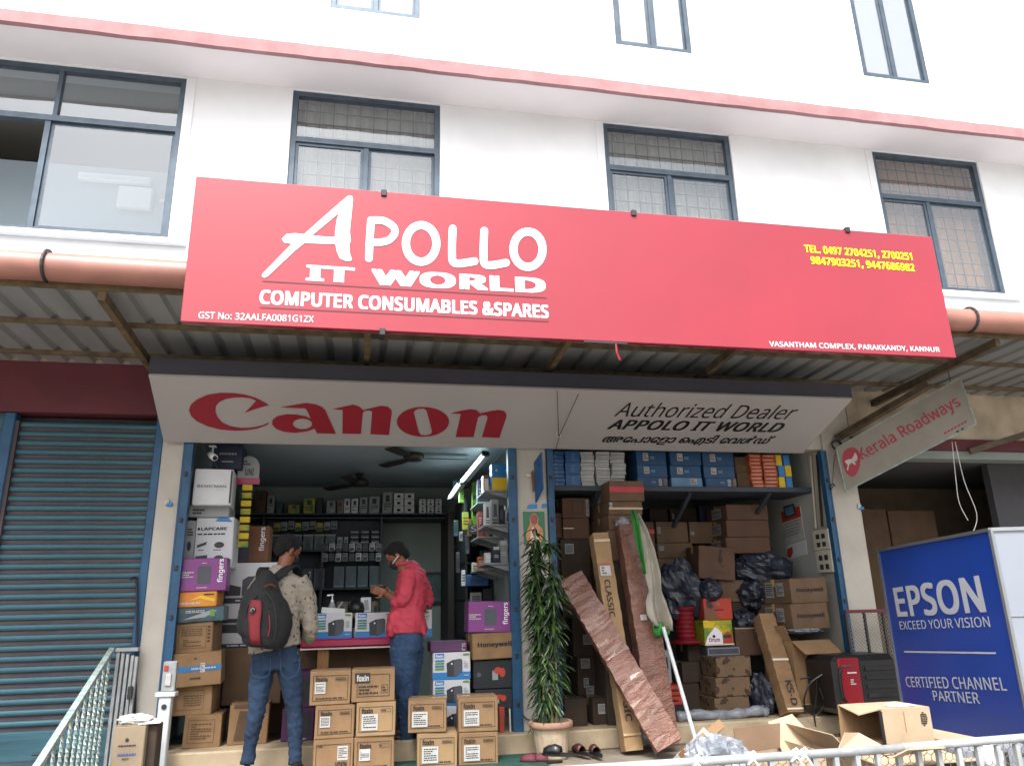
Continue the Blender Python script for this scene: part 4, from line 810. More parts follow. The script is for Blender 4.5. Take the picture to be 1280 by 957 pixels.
# rack under the shelf
yr = 2.6
x0r, x1r = P(325,700,yr).x, P(477,700,yr).x
bz = [P(400,v,yr).z for v in (687, 735, 773, 800)]+[ZF+.12]
rk = shelf_unit('display_rack', 'black display rack along the back wall behind the counter', x0r, x1r, yr, yr+.4, ZF, P(400,645,yr).z, bz, 'rack_black')
b = MB(); b.box(-(x1r-x0r)/2, (x1r-x0r)/2, .19, .198, 0, P(400,645,yr).z-ZF, 'shelf_dark'); b.build('back_panel', rk)
b = MB(); b.box(-.01, .02, -.198, .19, 0, bz[0]-ZF, 'rack_black'); b.build('divider', rk)
def row(v, us, h, m, lab, prints, y=yr+.04, d=.2, gap=.01, g=None, nm='product_box', bv=None):
    n = len(us)-1
    for i in range(n):
        a, b_ = P(us[i], v, y).x, P(us[i+1], v, y).x; z = min(bz, key=lambda q: abs(q-P((us[i]+us[i+1])/2, v, y).z))
        pos = 'only one' if n == 1 else ('leftmost' if i == 0 else 'rightmost' if i == n-1 else ['second','third','fourth','fifth','sixth','seventh','eighth'][i-1]+' from the left')
        box_at(nm, f'{lab}, {pos}', 'box', a, b_-gap, z, z+h, y, d, m, prints, group=g or lab, tape=False)
row(687, [338,350,364,378,392,406,420], .19, 'teal_box', 'teal photo box on the upper tier of the back rack', [('E', .5, .62, .2, .14, 'speaker_grey'), ('P', [(.2,.05),(.8,.05),(.7,.5),(.3,.5)], 'print_dark'), ('R', 0, .9, 1, 1, 'carton_grey')])
row(687, [436,449,462,475], .06, 'card_red', 'reddish flat box, upper right tier of back rack', [('S', .1, .3, .9, .7, 1, 'label_white')])
for r_ in range(3):
    for i in range(3):
        x = P(437+i*13, 687, yr+.04).x
        box_at('ink_box', f'dark flat ink box on the back rack, {("left","middle","right")[i]} pile, {("lowest","second","third")[r_]} from below', 'box', x, x+.11, bz[0]+.065+r_*.062, bz[0]+.065+r_*.062+.058, yr+.04, .18, 'print_dark', [('S', .1, .3, .9, .6, 1, 'label_white')], group='dark flat ink boxes on the rack', tape=False)
row(687, [421,429,436], .16, 'carton_grey', 'slim pale box on the upper rack tier left of the ink boxes', [('P', [(.2,.2),(.8,.2),(.8,.8),(.2,.8)], 'teal_box')])
for i in range(9): x = P(342+i*9, 652, yr+.05).x; z = bz[0]+.23+.012*(i%3); box_at('hanging_box', f'small pale blister box, top row of back rack, {["first","second","third","fourth","fifth","sixth","seventh","eighth","ninth"][i]} from the left', 'box', x, x+.075, z, z+.10, yr+.05, .08, 'carton_grey' if i%3 else 'green_box', [('R', .1, .1, .9, .5, 'print_dark'), ('S', .1, .6, .9, .9, 2, 'ink')], group='blister boxes on the top row of the back rack', tape=False)
row(800, [340,352,364,376,388,400], .12, 'speaker_grey', 'grey carton on the fourth rack tier left part', [('S', .1, .2, .9, .8, 3, 'carton_white')])
row(687, [477,486,495], .2, 'speaker_grey', 'dim tall box at the right end of the upper rack tier', [('S', .2, .3, .8, .8, 5, 'carton_grey')]) if False else None
row(773, [385.5,386.5], .01, 'speaker_grey', 'tiny flat card on the third rack tier', [('S', .1, .2, .9, .8, 3, 'carton_white')]) if False else None
for r_ in range(2):
    for i in range(9):
        x = P(402+i*8.4, 708, yr+.03).x; z = bz[0]-.30+.115*r_+.004*(i%2)
        box_at('hanging_box', f'small pale hook pack, {("lower","upper")[r_]} row under the ink boxes, {["first","second","third","fourth","fifth","sixth","seventh","eighth","ninth"][i]} from the left', 'box', x, x+.068, z+.16, z+.26, yr-.0, .03, ('carton_grey','teal_box','carton_white')[(i+r_)%3], [('R', .15, .1, .85, .5, 'print_dark'), ('S', .1, .6, .9, .9, 2, 'ink')], group='hook packs on the middle of the back rack', tape=False)
row(735, [330,346,361,375], .22, 'carton_grey', 'pale grey box, second rack tier behind the backpack man', [('P', [(.2,.3),(.8,.3),(.7,.8),(.3,.8)], 'print_dark'), ('S', .1, .05, .9, .2, 1, 'ink')])
row(773, [330,345,358,371,385], .16, 'print_dark', 'dark box on the third rack tier behind the backpack man', [('S', .1, .2, .9, .8, 4, 'carton_grey')])
row(735, [376,391,406], .24, 'speaker_grey', 'grey box on the second tier of the back rack near the backpack man', [('P', [(.5,.3),(.9,.3),(.9,.9),(.5,.9)], 'print_dark'), ('T', '2', .6, .35, .85, .85, 'label_white', .03)])
row(735, [416,431,446,461,476], .26, 'teal_box', 'teal box with round window, second tier of back rack', [('E', .5, .55, .34, .36, 'speaker_grey'), ('E', .5, .55, .26, .28, 'teal_box'), ('S', .1, .05, .9, .12, 1, 'carton_grey')])
row(773, [420,435,450,463,476], .19, 'card_grey', 'brownish grey packet on the third tier of the back rack', [('F', .15, .2, .85, .8, .05, 'carton_grey'), ('P', [(.35,.3),(.65,.3),(.6,.7),(.4,.7)], 'print_dark')])
row(773, [386,400,412], .1, 'speaker_grey', 'low grey box on the third tier left of the divider', [('S', .1, .2, .9, .7, 2, 'carton_grey')])
row(800, [405,414,423,432,441,450,459,468,477], .13, 'carton_grey', 'white bottle pack on the fourth tier of the back rack', [('P', [(.2,.05),(.8,.05),(.8,.6),(.6,.8),(.4,.8),(.2,.6)], 'carton_white'), ('S', .25, .2, .75, .5, 2, 'print_dark')])
# dark doorway panel and notice right of the rack
mb = MB(); a = P(530,715,3.28); b_ = P(556,755,3.28); mb.cbox(a.x, b_.x, 3.25, 3.29, b_.z, a.z, 'rack_black', .004); mb.box(a.x+.04, b_.x-.04, 3.243, 3.25, b_.z+.04, a.z-.04, 'teal_box')
mb.build('picture_frame', None, label='small dark framed picture low on the back wall', category='picture')
mb = MB(); a = P(560,645,2.9); mb.cbox(P(558,700,2.6).x, P(566,700,2.6).x, 2.45, 3.25, ZF, a.z, 'counter_dark', .005); mb.build('wooden_partition', None, label='dark narrow upright cupboard side at the right of the back wall', category='cupboard')
# ---- right side wall of the left shop: white bracket shelves with goods
xw = XM0+.05
def bracket(name, lab, v0, y0, y1, w_):
    z = P(625, v0, (y0+y1)/2-.1).z
    t = empty(name, (xw, y0, z), lab, 'shelf', 'small bracket shelves on the right side wall')
    b = MB(); b.cbox(-w_, 0, 0, y1-y0, -.018, 0, 'shelf_grey', .003); b.build('shelf_board', t)
    for yy in (.03, y1-y0-.04): b = MB(); b.add([(-w_*.9,yy,-.019),(0,yy,-.019),(0,yy,-.1),(-w_*.9,yy+.015,-.019),(0,yy+.015,-.019),(0,yy+.015,-.1)], [(0,2,1),(3,4,5),(0,1,4,3),(1,2,5,4),(2,0,3,5)], 'shelf_grey'); b.build('bracket', t)
    return z
w_ = .30
zz = [bracket('bracket_shelf', f'small grey bracket shelf on the side wall, {n} one from the top', v, y0, y1, w_) for n, v, y0, y1 in (('first', 615, .35, .85), ('second', 657, .35, .85), ('third', 704, .35, .85))]
zz2 = [bracket('bracket_shelf', f'grey bracket shelf deeper inside on the side wall, {n} one from the top', v, .95, 1.5, .28) for n, v in (('first', 630), ('second', 672), ('third', 712))]
def sidebox(name, lab, x, y, z, w, d, h, m, prints=()):
    return box_at(name, lab, 'box', x, x+w, z, z+h, y, d, m, prints, group='goods on the side wall shelves', tape=False)
sidebox('product_box', 'blue and yellow box on the top bracket shelf beside the blue channel', xw-.22, .38, zz[0], .19, .12, .27, 'print_blue', [('R', 0, 0, 1, .48, 'yellow_box'), ('E', .25, .75, .06, .05, 'label_white'), ('E', .8, .75, .06, .05, 'label_white')])
sidebox('product_box', 'slim red box with white front on the top bracket shelf', xw-.29, .5, zz[0], .06, .1, .17, 'red_plastic', [('R', .2, .1, .9, .8, 'pale')])
for i, (m, h, w2) in enumerate([('navy', .25, .08), ('carton_grey', .2, .07), ('card_red', .24, .06)]):
    sidebox('product_box', f'{["navy blue","pale grey","brown-red"][i]} upright box on the deeper top bracket shelf', xw-.27+i*.085, 1.0+.1*i, zz2[0], w2, .1, h, m, [('S', .2, .2, .8, .8, 4, 'carton_grey')])
for i, (m, h, w2, lab) in enumerate([('carton_white', .22, .05, 'slim white'), ('carton_grey', .26, .07, 'grey picture'), ('print_dark', .20, .06, 'dark'), ('carton_white', .16, .06, 'small white')]):
    sidebox('product_box', f'{lab} box on the middle bracket shelf by the blue channel', xw-.29+i*.072, .4+.03*i, zz[1], w2, .12, h, m, [('P', [(.2,.3),(.8,.3),(.7,.8),(.3,.8)], 'speaker_grey'), ('S', .1, .05, .9, .25, 2, 'ink')])
for i in range(2): sidebox('product_box', f'dark red upright box on the inner middle shelf, {("left","right")[i]} one', xw-.27+i*.07, 1.0, zz2[1], .055, .1, .26, 'poster_pink', [('S', .2, .2, .8, .8, 6, 'label_white')])
for i, (m, h, w2, lab) in enumerate([('carton_white', .10, .05, 'white carton'), ('navy', .16, .07, 'navy'), ('carton_grey', .22, .08, 'white-capped blue'), ('navy', .2, .05, 'dark blue')]):
    sidebox('product_box', f'{lab} pack on the lowest bracket shelf beside the blue channel', xw-.29+i*.075, .4+.02*i, zz[2], w2, .12, h, m, [('R', .1, .8, .9, .98, 'label_white'), ('S', .2, .3, .8, .5, 2, 'label_white')])
for i in range(3): sidebox('product_box', f'orange packet on the deeper lowest shelf, {("left","middle","right")[i]} one', xw-.27+i*.075, 1.0, zz2[2]+.0, .065, .1, .13, 'orange_pack', [('S', .1, .3, .9, .7, 3, 'label_white')])
bx('product_box', 'white card with a bright blue disc in front of the lowest shelves', 'box', 608, 691, 617, 706, .85, .04, 'carton_white', [('E', .5, .4, .36, .26, 'print_blue')], tape=False)
# dark rack further in with hanging packets
xk = P(572, 700, 1.9).x
rk2 = shelf_unit('tall_rack', 'tall dark rack along the side wall deeper in the left shop', xk+.05, xw-.01, 1.62, 2.5, ZF, 2.45, [.5, .9, 1.3, 1.7, 2.1], 'rack_black')
hang = [(578,640,8,22,'green_box','bright green strip'),(590,602,6,60,'print_green','long green hanging strip'),(600,608,6,26,'orange_pack','orange hanging packet'),(567,650,6,20,'teal_box','dark teal packet'),(584,648,6,22,'card_red','brown hanging packet'),(574,612,6,16,'print_green','green hanging packet under the tube light'),
  (589,668,9,14,'black_box','black speaker with grey cone upper'),(600,668,9,14,'black_box','black speaker with grey cone upper right'),(600,687,9,15,'black_box','black speaker with grey cone lower'),(590,703,11,13,'pale','cream packet low on the dark rack'),(582,668,5,24,'speaker_grey','grey tube packet'),(574,664,5,12,'carton_grey','small pale packet'),
  (570,690,5,26,'speaker_grey','slim grey hanging packet'),(583,718,28,14,'blue_pack','long blue box low on the dark rack'),(577,712,5,20,'letter_white','bright white upright sheet'),(588,740,14,16,'carton_grey','grey box low on the dark rack'),(604,735,12,22,'black_box','black box low on the dark rack'),(566,600,8,10,'teal_box','dark packet near the tube light')]
for i, (u, v, w2, h2, m, lab) in enumerate(hang):
    yy = 1.45+.02*(i%4)
    bx('hanging_packet', f'{lab} on the side wall rack', 'packet', u, v, u+w2, v+h2, yy, .05, m, [('E', .5, .5, .32, .3, 'speaker_grey')] if 'cone' in lab else [('S', .15, .25, .85, .75, 3, 'print_dark')], group='packets on the dark side rack', tape=False)
mb = MB(); F_ = Face(P(589,664,1.43), P(606,664,1.43)-P(589,664,1.43), (0,0,.06), (0,-1,0)); mb.box(P(586,660,1.44).x, P(612,660,1.44).x, 1.44, 1.47, P(590,667,1.44).z, P(590,656,1.44).z, 'rack_black'); put_text(mb, F_, 'SO', 0, 0, 1, 1, 'carton_grey', .0, h=.001); mb.build('brand_strip', None, label='black header strip with two grey letters on the side rack', category='sign')
# ---- fans, tube lights, camera, notice at upper left
def fan(name, label, c, blades, rot, s=1., zr=None):
    t = empty(name, c, label, 'ceiling fan')
    mb = MB(); mb.lathe([(.02,.0),(.09,.005),(.11,.03),(.11,.07),(.07,.095),(.03,.1)], 'fan_brown', 18); mb.build('motor', t, smooth=True)
    mb = MB(); mb.tube([(0,0,.1),(0,0,zr-c[2]-.05)], .014, 'fan_brown'); mb.lathe([(.02,0),(.05,.04),(.05,.05)], 'fan_brown', 12, (0,0,zr-c[2]-.052)); mb.build('rod', t)
    for k in range(blades):
        a = rot+2*math.pi*k/blades; ca, sa = math.cos(a), math.sin(a)
        pts = [(.10,-.03),(.25,-.06),(.58*s,-.065),(.60*s,.0),(.57*s,.06),(.25,.055),(.10,.03)]
        mb = MB(); mb.slab([(x*ca-y*sa, x*sa+y*ca, .03+y*.15) for x, y in pts], .006, 'fan_brown', (0,0,1)); mb.build('blade', t)
c = P(517, 576, .95); fan('ceiling_fan', 'dark ceiling fan just below the board behind the logo, nearer one', tuple(c), 3, .05, 1., zc)
c = P(449, 608, 2.2); fan('ceiling_fan', 'dark ceiling fan hanging deeper in the left shop', tuple(c), 3, .25, 1., zc)
for i, (a, b_, y0, y1, lab) in enumerate([((604,568),(577,601),.55,1.15,'bright tube light nearest the opening on the side wall'),((574,603),(562,621),1.2,1.7,'second tube light further in on the side wall')]):
    p, q = P(*a, y0), P(*b_, y1)
    z = (p.z+q.z)/2
    t = empty('tube_light', tuple((p+q)/2), lab, 'tube light', 'tube lights of the left shop'); c = (p+q)/2
    mb = MB(); mb.tube([p-c, q-c], .016, 'tube_light', 10); mb.build('tube', t)
    mb = MB(); off = Vector((.05, 0, .01)); mb.bar(p-c+off, q-c+off, .05, .04, 'shelf_grey'); mb.build('batten', t)
    mb = MB(); d_ = (q-p).normalized(); mb.bar(p-c-d_*.03+off*.3, p-c+off*.3, .07, .05, 'black_plastic'); mb.bar(q-c+off*.3, q-c+d_*.03+off*.3, .07, .05, 'black_plastic'); mb.build('end_cap', t)
    la = bpy.data.lights.new('tube_glow', 'AREA'); la.shape = 'RECTANGLE'; la.size = (q-p).length; la.size_y = .03; la.energy = 3.0; la.color = (.8, 1, .98)
    lo = bpy.data.objects.new('tube_glow', la); col.objects.link(lo); lo.parent = t; lo.location = (-.03, 0, -.02); lo.rotation_euler = Vector((q-p)).to_track_quat('X', 'Z').to_euler()
c = P(262, 566, .0)
t = empty('security_camera', (c.x, .12, c.z), 'small white security camera at the top left corner of the opening', 'camera')
mb = MB(); mb.tube([(-.03,.06,.03),(0,0,0),(.035,-.05,-.03)], [.028,.03,.03], 'carton_white', 14); mb.build('housing', t, smooth=True)
mb = MB(); mb.tube([(.034,-.049,-.029),(.038,-.056,-.034)], .02, 'black_plastic', 12); mb.build('lens', t)
mb = MB(); mb.tube([(0,.02,0),(-.01,.06,.09)], .01, 'carton_white', 8); mb.box(-.04,.02,.03,.09,.09,.1,'carton_white'); mb.tube(cat([(-.02,.08,0),(.03,.1,-.08),(.05,.1,-.16),(.1,.12,-.14)],4,False), .006, 'black_plastic', 6); mb.build('bracket', t)
a = P(296, 606, .45); t = empty('display_card', (P(310,600,.45).x, .45, P(310,605,.45).z), 'rounded white hanging card with a pink band in the left shop', 'display card')
w2 = P(323,590,.45).x-P(296,590,.45).x; hh = P(310,570,.45).z-P(310,605,.45).z
mb = MB(); pts = [(-w2/2,0,0),(w2/2,0,0),(w2/2,0,hh*.6)]+[(w2/2*math.cos(a), 0, hh*.6+hh*.4*math.sin(a)) for a in [i*math.pi/10 for i in range(1,10)]]+[(-w2/2,0,hh*.6)]
mb.slab(pts, .02, 'carton_grey', (0,-1,0)); mb.build('card', t)
mb = MB(); F_ = Face((-w2/2,-.011,0),(w2,0,0),(0,0,hh),(0,-1,0)); put_rect(mb, F_, -.05, .0, 1.05, .22, 'counter_pink'); put_text(mb, F_, 'UNI', .35, .3, .75, .55, 'print_dark', .02); put_lines(mb, F_, .2, .65, .8, .85, 2, 'print_dark'); mb.build('print', t)
mb = MB()
for k in range(8): mb.cbox(-.045, .045, -.02, .02, -.06-.075*k, -.005-.075*k, 'green_box' if k % 2 else 'yellow_box', .004)
mb.build('packet_strip', t)
# ================================================================== RIGHT SHOP
SG = 'things on the long shelf of the right shop'
yS0, yS1 = .25, .85
zR = (P(690,604,yS0).z+P(985,611,yS0).z)/2
ls = empty('long_shelf', ((XM1+XR0)/2, yS0, zR), 'long dark shelf across the right shop carrying blue and white packs', 'shelf')
hw = (XR0-XM1)/2-.005
mb = MB(); mb.cbox(-hw, hw, 0, yS1-yS0, -.05, 0, 'shelf_dark', .004); mb.build('shelf_board', ls)
for x in (-.9, .1, 1.0): mb = MB(); mb.bar((x, .05, -.06), (x+.02, yS1-yS0, -.35), .04, .03, 'shelf_dark'); mb.build('bracket', ls)
def pack(name, lab, u0, u1, z0, h, m, y, d, prints=(), g=SG, jit=.004):
    a, b = P(u0, 585, y).x, P(u1, 585, y).x; r = random.Random(lab); j = r.uniform(-jit, jit)
    return box_at(name, lab, 'pack', a+j, b-.006+j, z0, z0+h-.002, y+r.uniform(-.01,.01), d, m, prints, group=g, tape=False, chamfer=.003, rz=r.uniform(-1,1))
ORD = ['lowest','second','third','fourth','fifth','sixth','seventh','eighth','ninth','tenth','eleventh']
yp = yS0+.03
for c_, (u0, u1) in enumerate([(688,706),(707,726)]):
    for r_ in range(9 if c_ == 0 else 3):
        n = 9 if c_ == 0 else 3; h = .36/n
        pack('blue_pack', f'glossy blue pack at the long shelf\'s left end, {("first","second")[c_]} column, {ORD[r_]} from below', u0, u1, zR+h*r_, h, 'blue_pack', yp, .3, [('R', .35, .3, .5, .8, 'lightblue_pack'), ('S', .1, .1, .9, .3, 1, 'lightblue_pack')] if c_ == 0 else [('U', 'III', .4, .2, .6, .8, 'lightblue_pack')], jit=.008 if c_ == 0 else .002)
for c_, (u0, u1) in enumerate([(727,744),(745,763),(764,782)]):
    for r_ in range(9): pack('white_pack', f'flat white pack in the {("left","middle","right")[c_]} white column on the long shelf, {ORD[r_]} from below', u0, u1, zR+.04*r_, .04, 'white_pack', yp+.01, .3, [('S', .05, .2, .95, .7, 1, 'carton_grey')] if r_ % 2 else [('R', 0, .0, 1, .25, 'carton_grey')], jit=.012)
for c_, (u0, u1) in enumerate([(796,834),(838,877),(880,919)]):
    for r_, (zz_, h) in enumerate([(0,.10),(.10,.13),(.23,.15)]):
        m = 'lightblue_pack' if (c_, r_) == (1, 0) else 'bluedark_pack'
        pr = [('L', .22, .3, .40, .85, 'label_white')] if r_ else ([('L', .70, .15, .80, .85, 'label_white'), ('R', .88, .1, .97, .9, 'card')] if c_ != 1 else [('L', .6, .3, .82, .95, 'label_white')])
        pack('toner_box', f'dark blue toner box, {("left","middle","right")[c_]} of three columns on the long shelf, {ORD[r_]} from below', u0, u1, zR+zz_, h, m, yp+.02, .3, pr+[('S', .45, .3, .6, .7, 1, 'lightblue_pack')])
for r_ in range(2): pack('toner_box', f'dark brown box between blue and orange packs on the long shelf, {ORD[r_]} from below', 920, 937, zR+.17*r_, .17, 'card_dark', yp+.05, .3)
for c_, (u0, u1) in enumerate([(938,953),(954,971)]):
    for r_ in range(9): pack('orange_pack', f'flat orange pack in the {("left","right")[c_]} orange column on the long shelf, {ORD[r_]} from below', u0, u1, zR+.04*r_, .04, 'orange_pack', yp, .3, [('S', .1, .3, .9, .6, 1, 'pale')], jit=.006)
for r_ in range(3): 
    for c_, (u0, u1) in enumerate([(972,980),(980.5,989)]): pack('yellow_blue_pack', f'{("yellow","blue")[(c_+r_)%2]} pack at the right end of the long shelf, {("left","right")[c_]} column, {ORD[r_]}', u0, u1, zR+.12*r_, .12, ('yellow_box','print_blue')[(c_+r_)%2], yp, .3)
RG = 'brown cartons in the right shop'
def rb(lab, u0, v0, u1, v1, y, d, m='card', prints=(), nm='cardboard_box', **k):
    m = {'card': 'card_shaded', 'card_red': 'card_shaded_red', 'card_dark': 'card_shaded_dark'}.get(m, m)  # darker copies of the card tones: interior shade put into the colour
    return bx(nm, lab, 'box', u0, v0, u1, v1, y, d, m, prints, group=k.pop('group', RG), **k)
rb('big brown carton with a red tape band on top of the tall pile', 762, 601, 805, 626, .02, .62, 'card', [('R', 0, .45, 1, .72, 'tape_red', 'tape_band')], side=[('L', .35, .15, .52, .85, 'carton_grey')])
rb('brown carton directly under the red-taped one', 761, 626.5, 803, 643, .03, .62, 'card', [('R', 0, .4, 1, .55, 'tape_clear', 'tape_band'), ('L', .03, .55, .1, .9, 'label_white')])
rb('brown carton third from the top in the red-taped pile', 761, 643.5, 803, 662, .03, .62, 'card', [('S', .1, .5, .4, .6, 1, 'ink')])
rb('brown carton fourth from the top in the red-taped pile', 760, 662.5, 803, 700, .04, .6, 'card', [])
rb('dark carton hidden behind the long leaning packages', 758, 700.5, 803, 780, .05, .6, 'card_dark', [])
rb('large dark carton on the floor behind the crossing packages', 757, 780.5, 803, 912, .05, .6, 'card_dark', [], fz=ZF)
rb('carton with a printed frame and white edge label behind the plant top', 703, 622, 737, 647, .45, .4, 'card_red', [('F', .35, .2, .75, .85, .02, 'ink'), ('L', .86, .1, .96, .9, 'carton_grey')])
rb('plain reddish carton just below the framed print one', 704, 647.5, 737, 673, .45, .4, 'card_red', [('R', .0, .48, .4, .54, 'tape_clear', 'tape_band')])
rb('dark carton with a white stamp in the left part of the right shop', 701, 673.5, 738, 722, .45, .4, 'card_dark', [('R', .15, .62, .45, .88, 'carton_grey', 'paper_label'), ('S', .18, .65, .42, .85, 4, 'ink')])
rb('dark carton with a pale label beside the leaning narrow carton', 703, 722.5, 741, 770, .45, .4, 'card_dark', [('L', .6, .75, .8, .95, 'carton_grey')])
rb('narrow brown carton beside the thin blue channel', 691, 641, 702, 672, .5, .4, 'card_red', [('F', .1, .2, .85, .85, .06, 'ink')])
rb('narrow dark carton hidden by the plant, upper one', 691, 672.5, 702, 745, .5, .4, 'card_dark')
rb('dark carton behind the plant at half height with torn labels', 716, 771, 752, 820, .4, .4, 'card_dark', [('L', .35, .3, .7, .55, 'carton_grey')], tape=False)
rb('dark carton with two torn white labels beside the plant', 722, 820.5, 754, 868, .38, .4, 'card_dark', [('L', .15, .7, .5, .96, 'carton_grey'), ('L', .22, .2, .42, .45, 'carton_grey'), ('L', .3, .02, .6, .24, 'carton_grey')])
rb('brown carton on the step directly behind the plant pot', 706, 873, 734, 911, .1, .3, 'card_dark', [('S', .2, .7, .8, .85, 2, 'ink'), ('F', .08, .1, .92, .9, .015, 'ink')], fz=ZF)
rb('brown carton with a square white label right of the plant pot', 741, 871, 764, 911, .12, .3, 'card_dark', [('L', .3, .4, .72, .76, 'label_white')], fz=ZF)
# rows in the middle
rb('carton with two red bands behind the green cloth', 803, 652, 819, 705, .95, .5, 'card_red', [('R', 0, .72, 1, .82, 'tape_red', 'tape_band'), ('R', 0, .2, 1, .3, 'tape_red', 'tape_band')])
rb('brown carton with a shiny tape end, left one of the middle row', 821, 652, 860, 678, .95, .5, 'card', [('L', .03, .45, .12, .75, 'carton_grey')])
rb('brown carton right of the shiny taped one in the middle row', 862, 652, 899, 679, .95, .5, 'card', [('L', .02, .4, .15, .55, 'carton_grey')])
rb('brown carton second row in the middle of the right shop', 822, 678.5, 866, 697, .95, .5, 'card', [('L', .05, .5, .18, .8, 'carton_grey')])
rb('brown carton third row in the middle above the black bag', 823, 697.5, 868, 716, .95, .5, 'card', [])
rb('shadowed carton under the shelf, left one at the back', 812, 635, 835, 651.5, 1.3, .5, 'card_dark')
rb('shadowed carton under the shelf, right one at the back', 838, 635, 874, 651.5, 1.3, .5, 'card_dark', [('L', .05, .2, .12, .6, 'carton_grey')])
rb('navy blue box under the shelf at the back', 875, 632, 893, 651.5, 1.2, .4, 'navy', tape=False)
for i, (v0, v1, n) in enumerate([(630,649.5,'topmost'),(650,670.5,'middle'),(671,691,'lowest')]):
    rb(f'wide brown carton with labelled side beside the white wall, {n} of three', 908, v0, 960-0+i*1.5, v1, .62, .5, 'card_red', [], side=[('L', .3, .2, .75, .85, 'carton_grey')])
rb('tilted brown carton with a black scribble in the middle of the right shop', 874, 683, 918, 724, .55, .4, 'card_red', [('P', [(.58,.92),(.66,.9),(.6,.75),(.66,.6),(.58,.45),(.54,.6),(.5,.5),(.56,.72)], 'ink'), ('E', .64, .42, .03, .03, 'ink'), ('S', .45, .15, .85, .3, 3, 'card_dark')], ry=5, rz=-4)
rb('brown carton between black bags in the middle', 900, 725, 931, 752, .6, .4, 'card', [])
rb('brown carton half hidden behind the bright juice carton', 903, 752.5, 935, 770, .62, .4, 'card_dark', [('S', .5, .3, .9, .7, 2, 'ink')])
rb('brown open carton right of the bright printed carton', 920, 784, 950, 819, .42, .3, 'card_red', [('R', 0, .96, 1, 1, 'card_inner')])
bx('printed_box', 'red box with faded picture standing on the bright printed carton', 'box', 880, 747, 915, 774, .40, .25, 'red_box', [('P', [(.1,.9),(.2,.95),(.35,.6),(.25,.5),(.12,.6)], 'print_dark'), ('E', .5, .72, .1, .1, 'card'), ('S', .2, .4, .7, .5, 1, 'ink'), ('P', [(0,0),(.5,0),(.35,.5),(0,.55)], 'card_red')], group='printed food cartons', tape=False)
bx('printed_box', 'bright green yellow and red printed carton with a white house shape', 'box', 880, 774.5, 916, 806, .40, .25, 'green_box', [('P', [(0,0),(0,.7),(.35,.7),(.42,.9),(.15,1),(0,1)], 'yellow_box'), ('P', [(0,0),(.62,0),(.62,.5),(.4,.75),(.1,.35)], 'letter_white'), ('P', [(.4,.78),(.48,.84),(.68,.52),(.62,.46)], 'yellow_box'), ('P', [(.62,.08),(.95,.08),(.98,.4),(.82,.56),(.68,.42)], 'red_box'), ('R', .66, .28, .92, .4, 'print_dark'), ('T', 'Drum', .15, .14, .52, .30, 'kerala_red', .03), ('E', .32, .36, .05, .06, 'ink'), ('R', 0, 0, 1, .06, 'pale')], group='printed food cartons', tape=False)
bx('tin_box', 'bluish grey flat tin under the bright printed carton', 'box', 884, 808, 925, 819, .38, .3, 'speaker_grey', [('F', .02, .1, .98, .9, .02, 'carton_grey')], tape=False)
for i, (v0, v1, n) in enumerate([(820,845.5,'top'),(846,870,'middle'),(870.5,903,'bottom')]):
    bx('patterned_box', f'brown carton printed with dark flowers, {n} one of three', 'box', 896-i, v0, 939-i*.5, v1, .12, .35, 'card_pattern', [], group='flower-printed cartons', fz=ZF if i == 2 else None)
rb('plain brown box behind the white pole, upper left of the small group', 860, 805, 884, 826, .55, .3, 'card_dark')
rb('plain brown box behind the white pole, second one', 853, 827, 876, 853, .5, .3, 'card_dark')
rb('plain brown box right of the pole at mid height', 877, 826, 894, 860, .5, .3, 'card_dark', [('E', .3, .5, .12, .1, 'ink_blue')])
rb('plain dark brown box low behind the pole', 856, 854, 876, 903, .45, .3, 'card_dark', fz=ZF)
rb('plain dark brown box low beside the flower cartons', 877, 861, 893, 903, .45, .3, 'card_dark', fz=ZF)
for i, (v0, v1, n) in enumerate([(856,869,'upper'),(870,881,'lower')]):
    bx('orange_box', f'orange-red box with black print behind the pole, {n} one', 'box', 831, v0, 853, v1, .3, .2, 'red_box', [('S', .3, .3, .8, .7, 1, 'ink')], group='orange-red boxes', tape=False)
bx('black_case', 'black case under the orange-red boxes', 'case', 832, 881.5, 858, 903, .28, .25, 'black_box', [('S', .2, .2, .8, .5, 1, 'speaker_grey')], fz=ZF, tape=False)
bx('white_box', 'pale upright box with grey print left of the pole', 'box', 825, 812, 839, 854, .35, .2, 'carton_grey', [('S', .3, .2, .7, .9, 8, 'speaker_grey'), ('P', [(.5,.4),(.75,.45),(.7,.8),(.45,.8)], 'print_dark')])
# red stool
sp = P(856, 780, .5); st = empty('plastic_stool', (sp.x, .5, P(856,804,.5).z), 'red ribbed plastic stool upside among the cartons', 'stool')
h = P(856,758,.5).z-P(856,804,.5).z
mb = MB(); mb.lathe([(.15,0),(.15,.03),(.10,.04)]+[(.085+.012*(i%2), .05+i*(h-.1)/12) for i in range(13)]+[(.11,h-.03),(.12,h-.01),(.10,h)], 'red_plastic', 24); mb.build('body', st)
mb = MB(); mb.lathe([(.155,.0),(.165,.012),(.155,.026)], 'red_plastic', 24, cap=False); mb.build('rim', st)
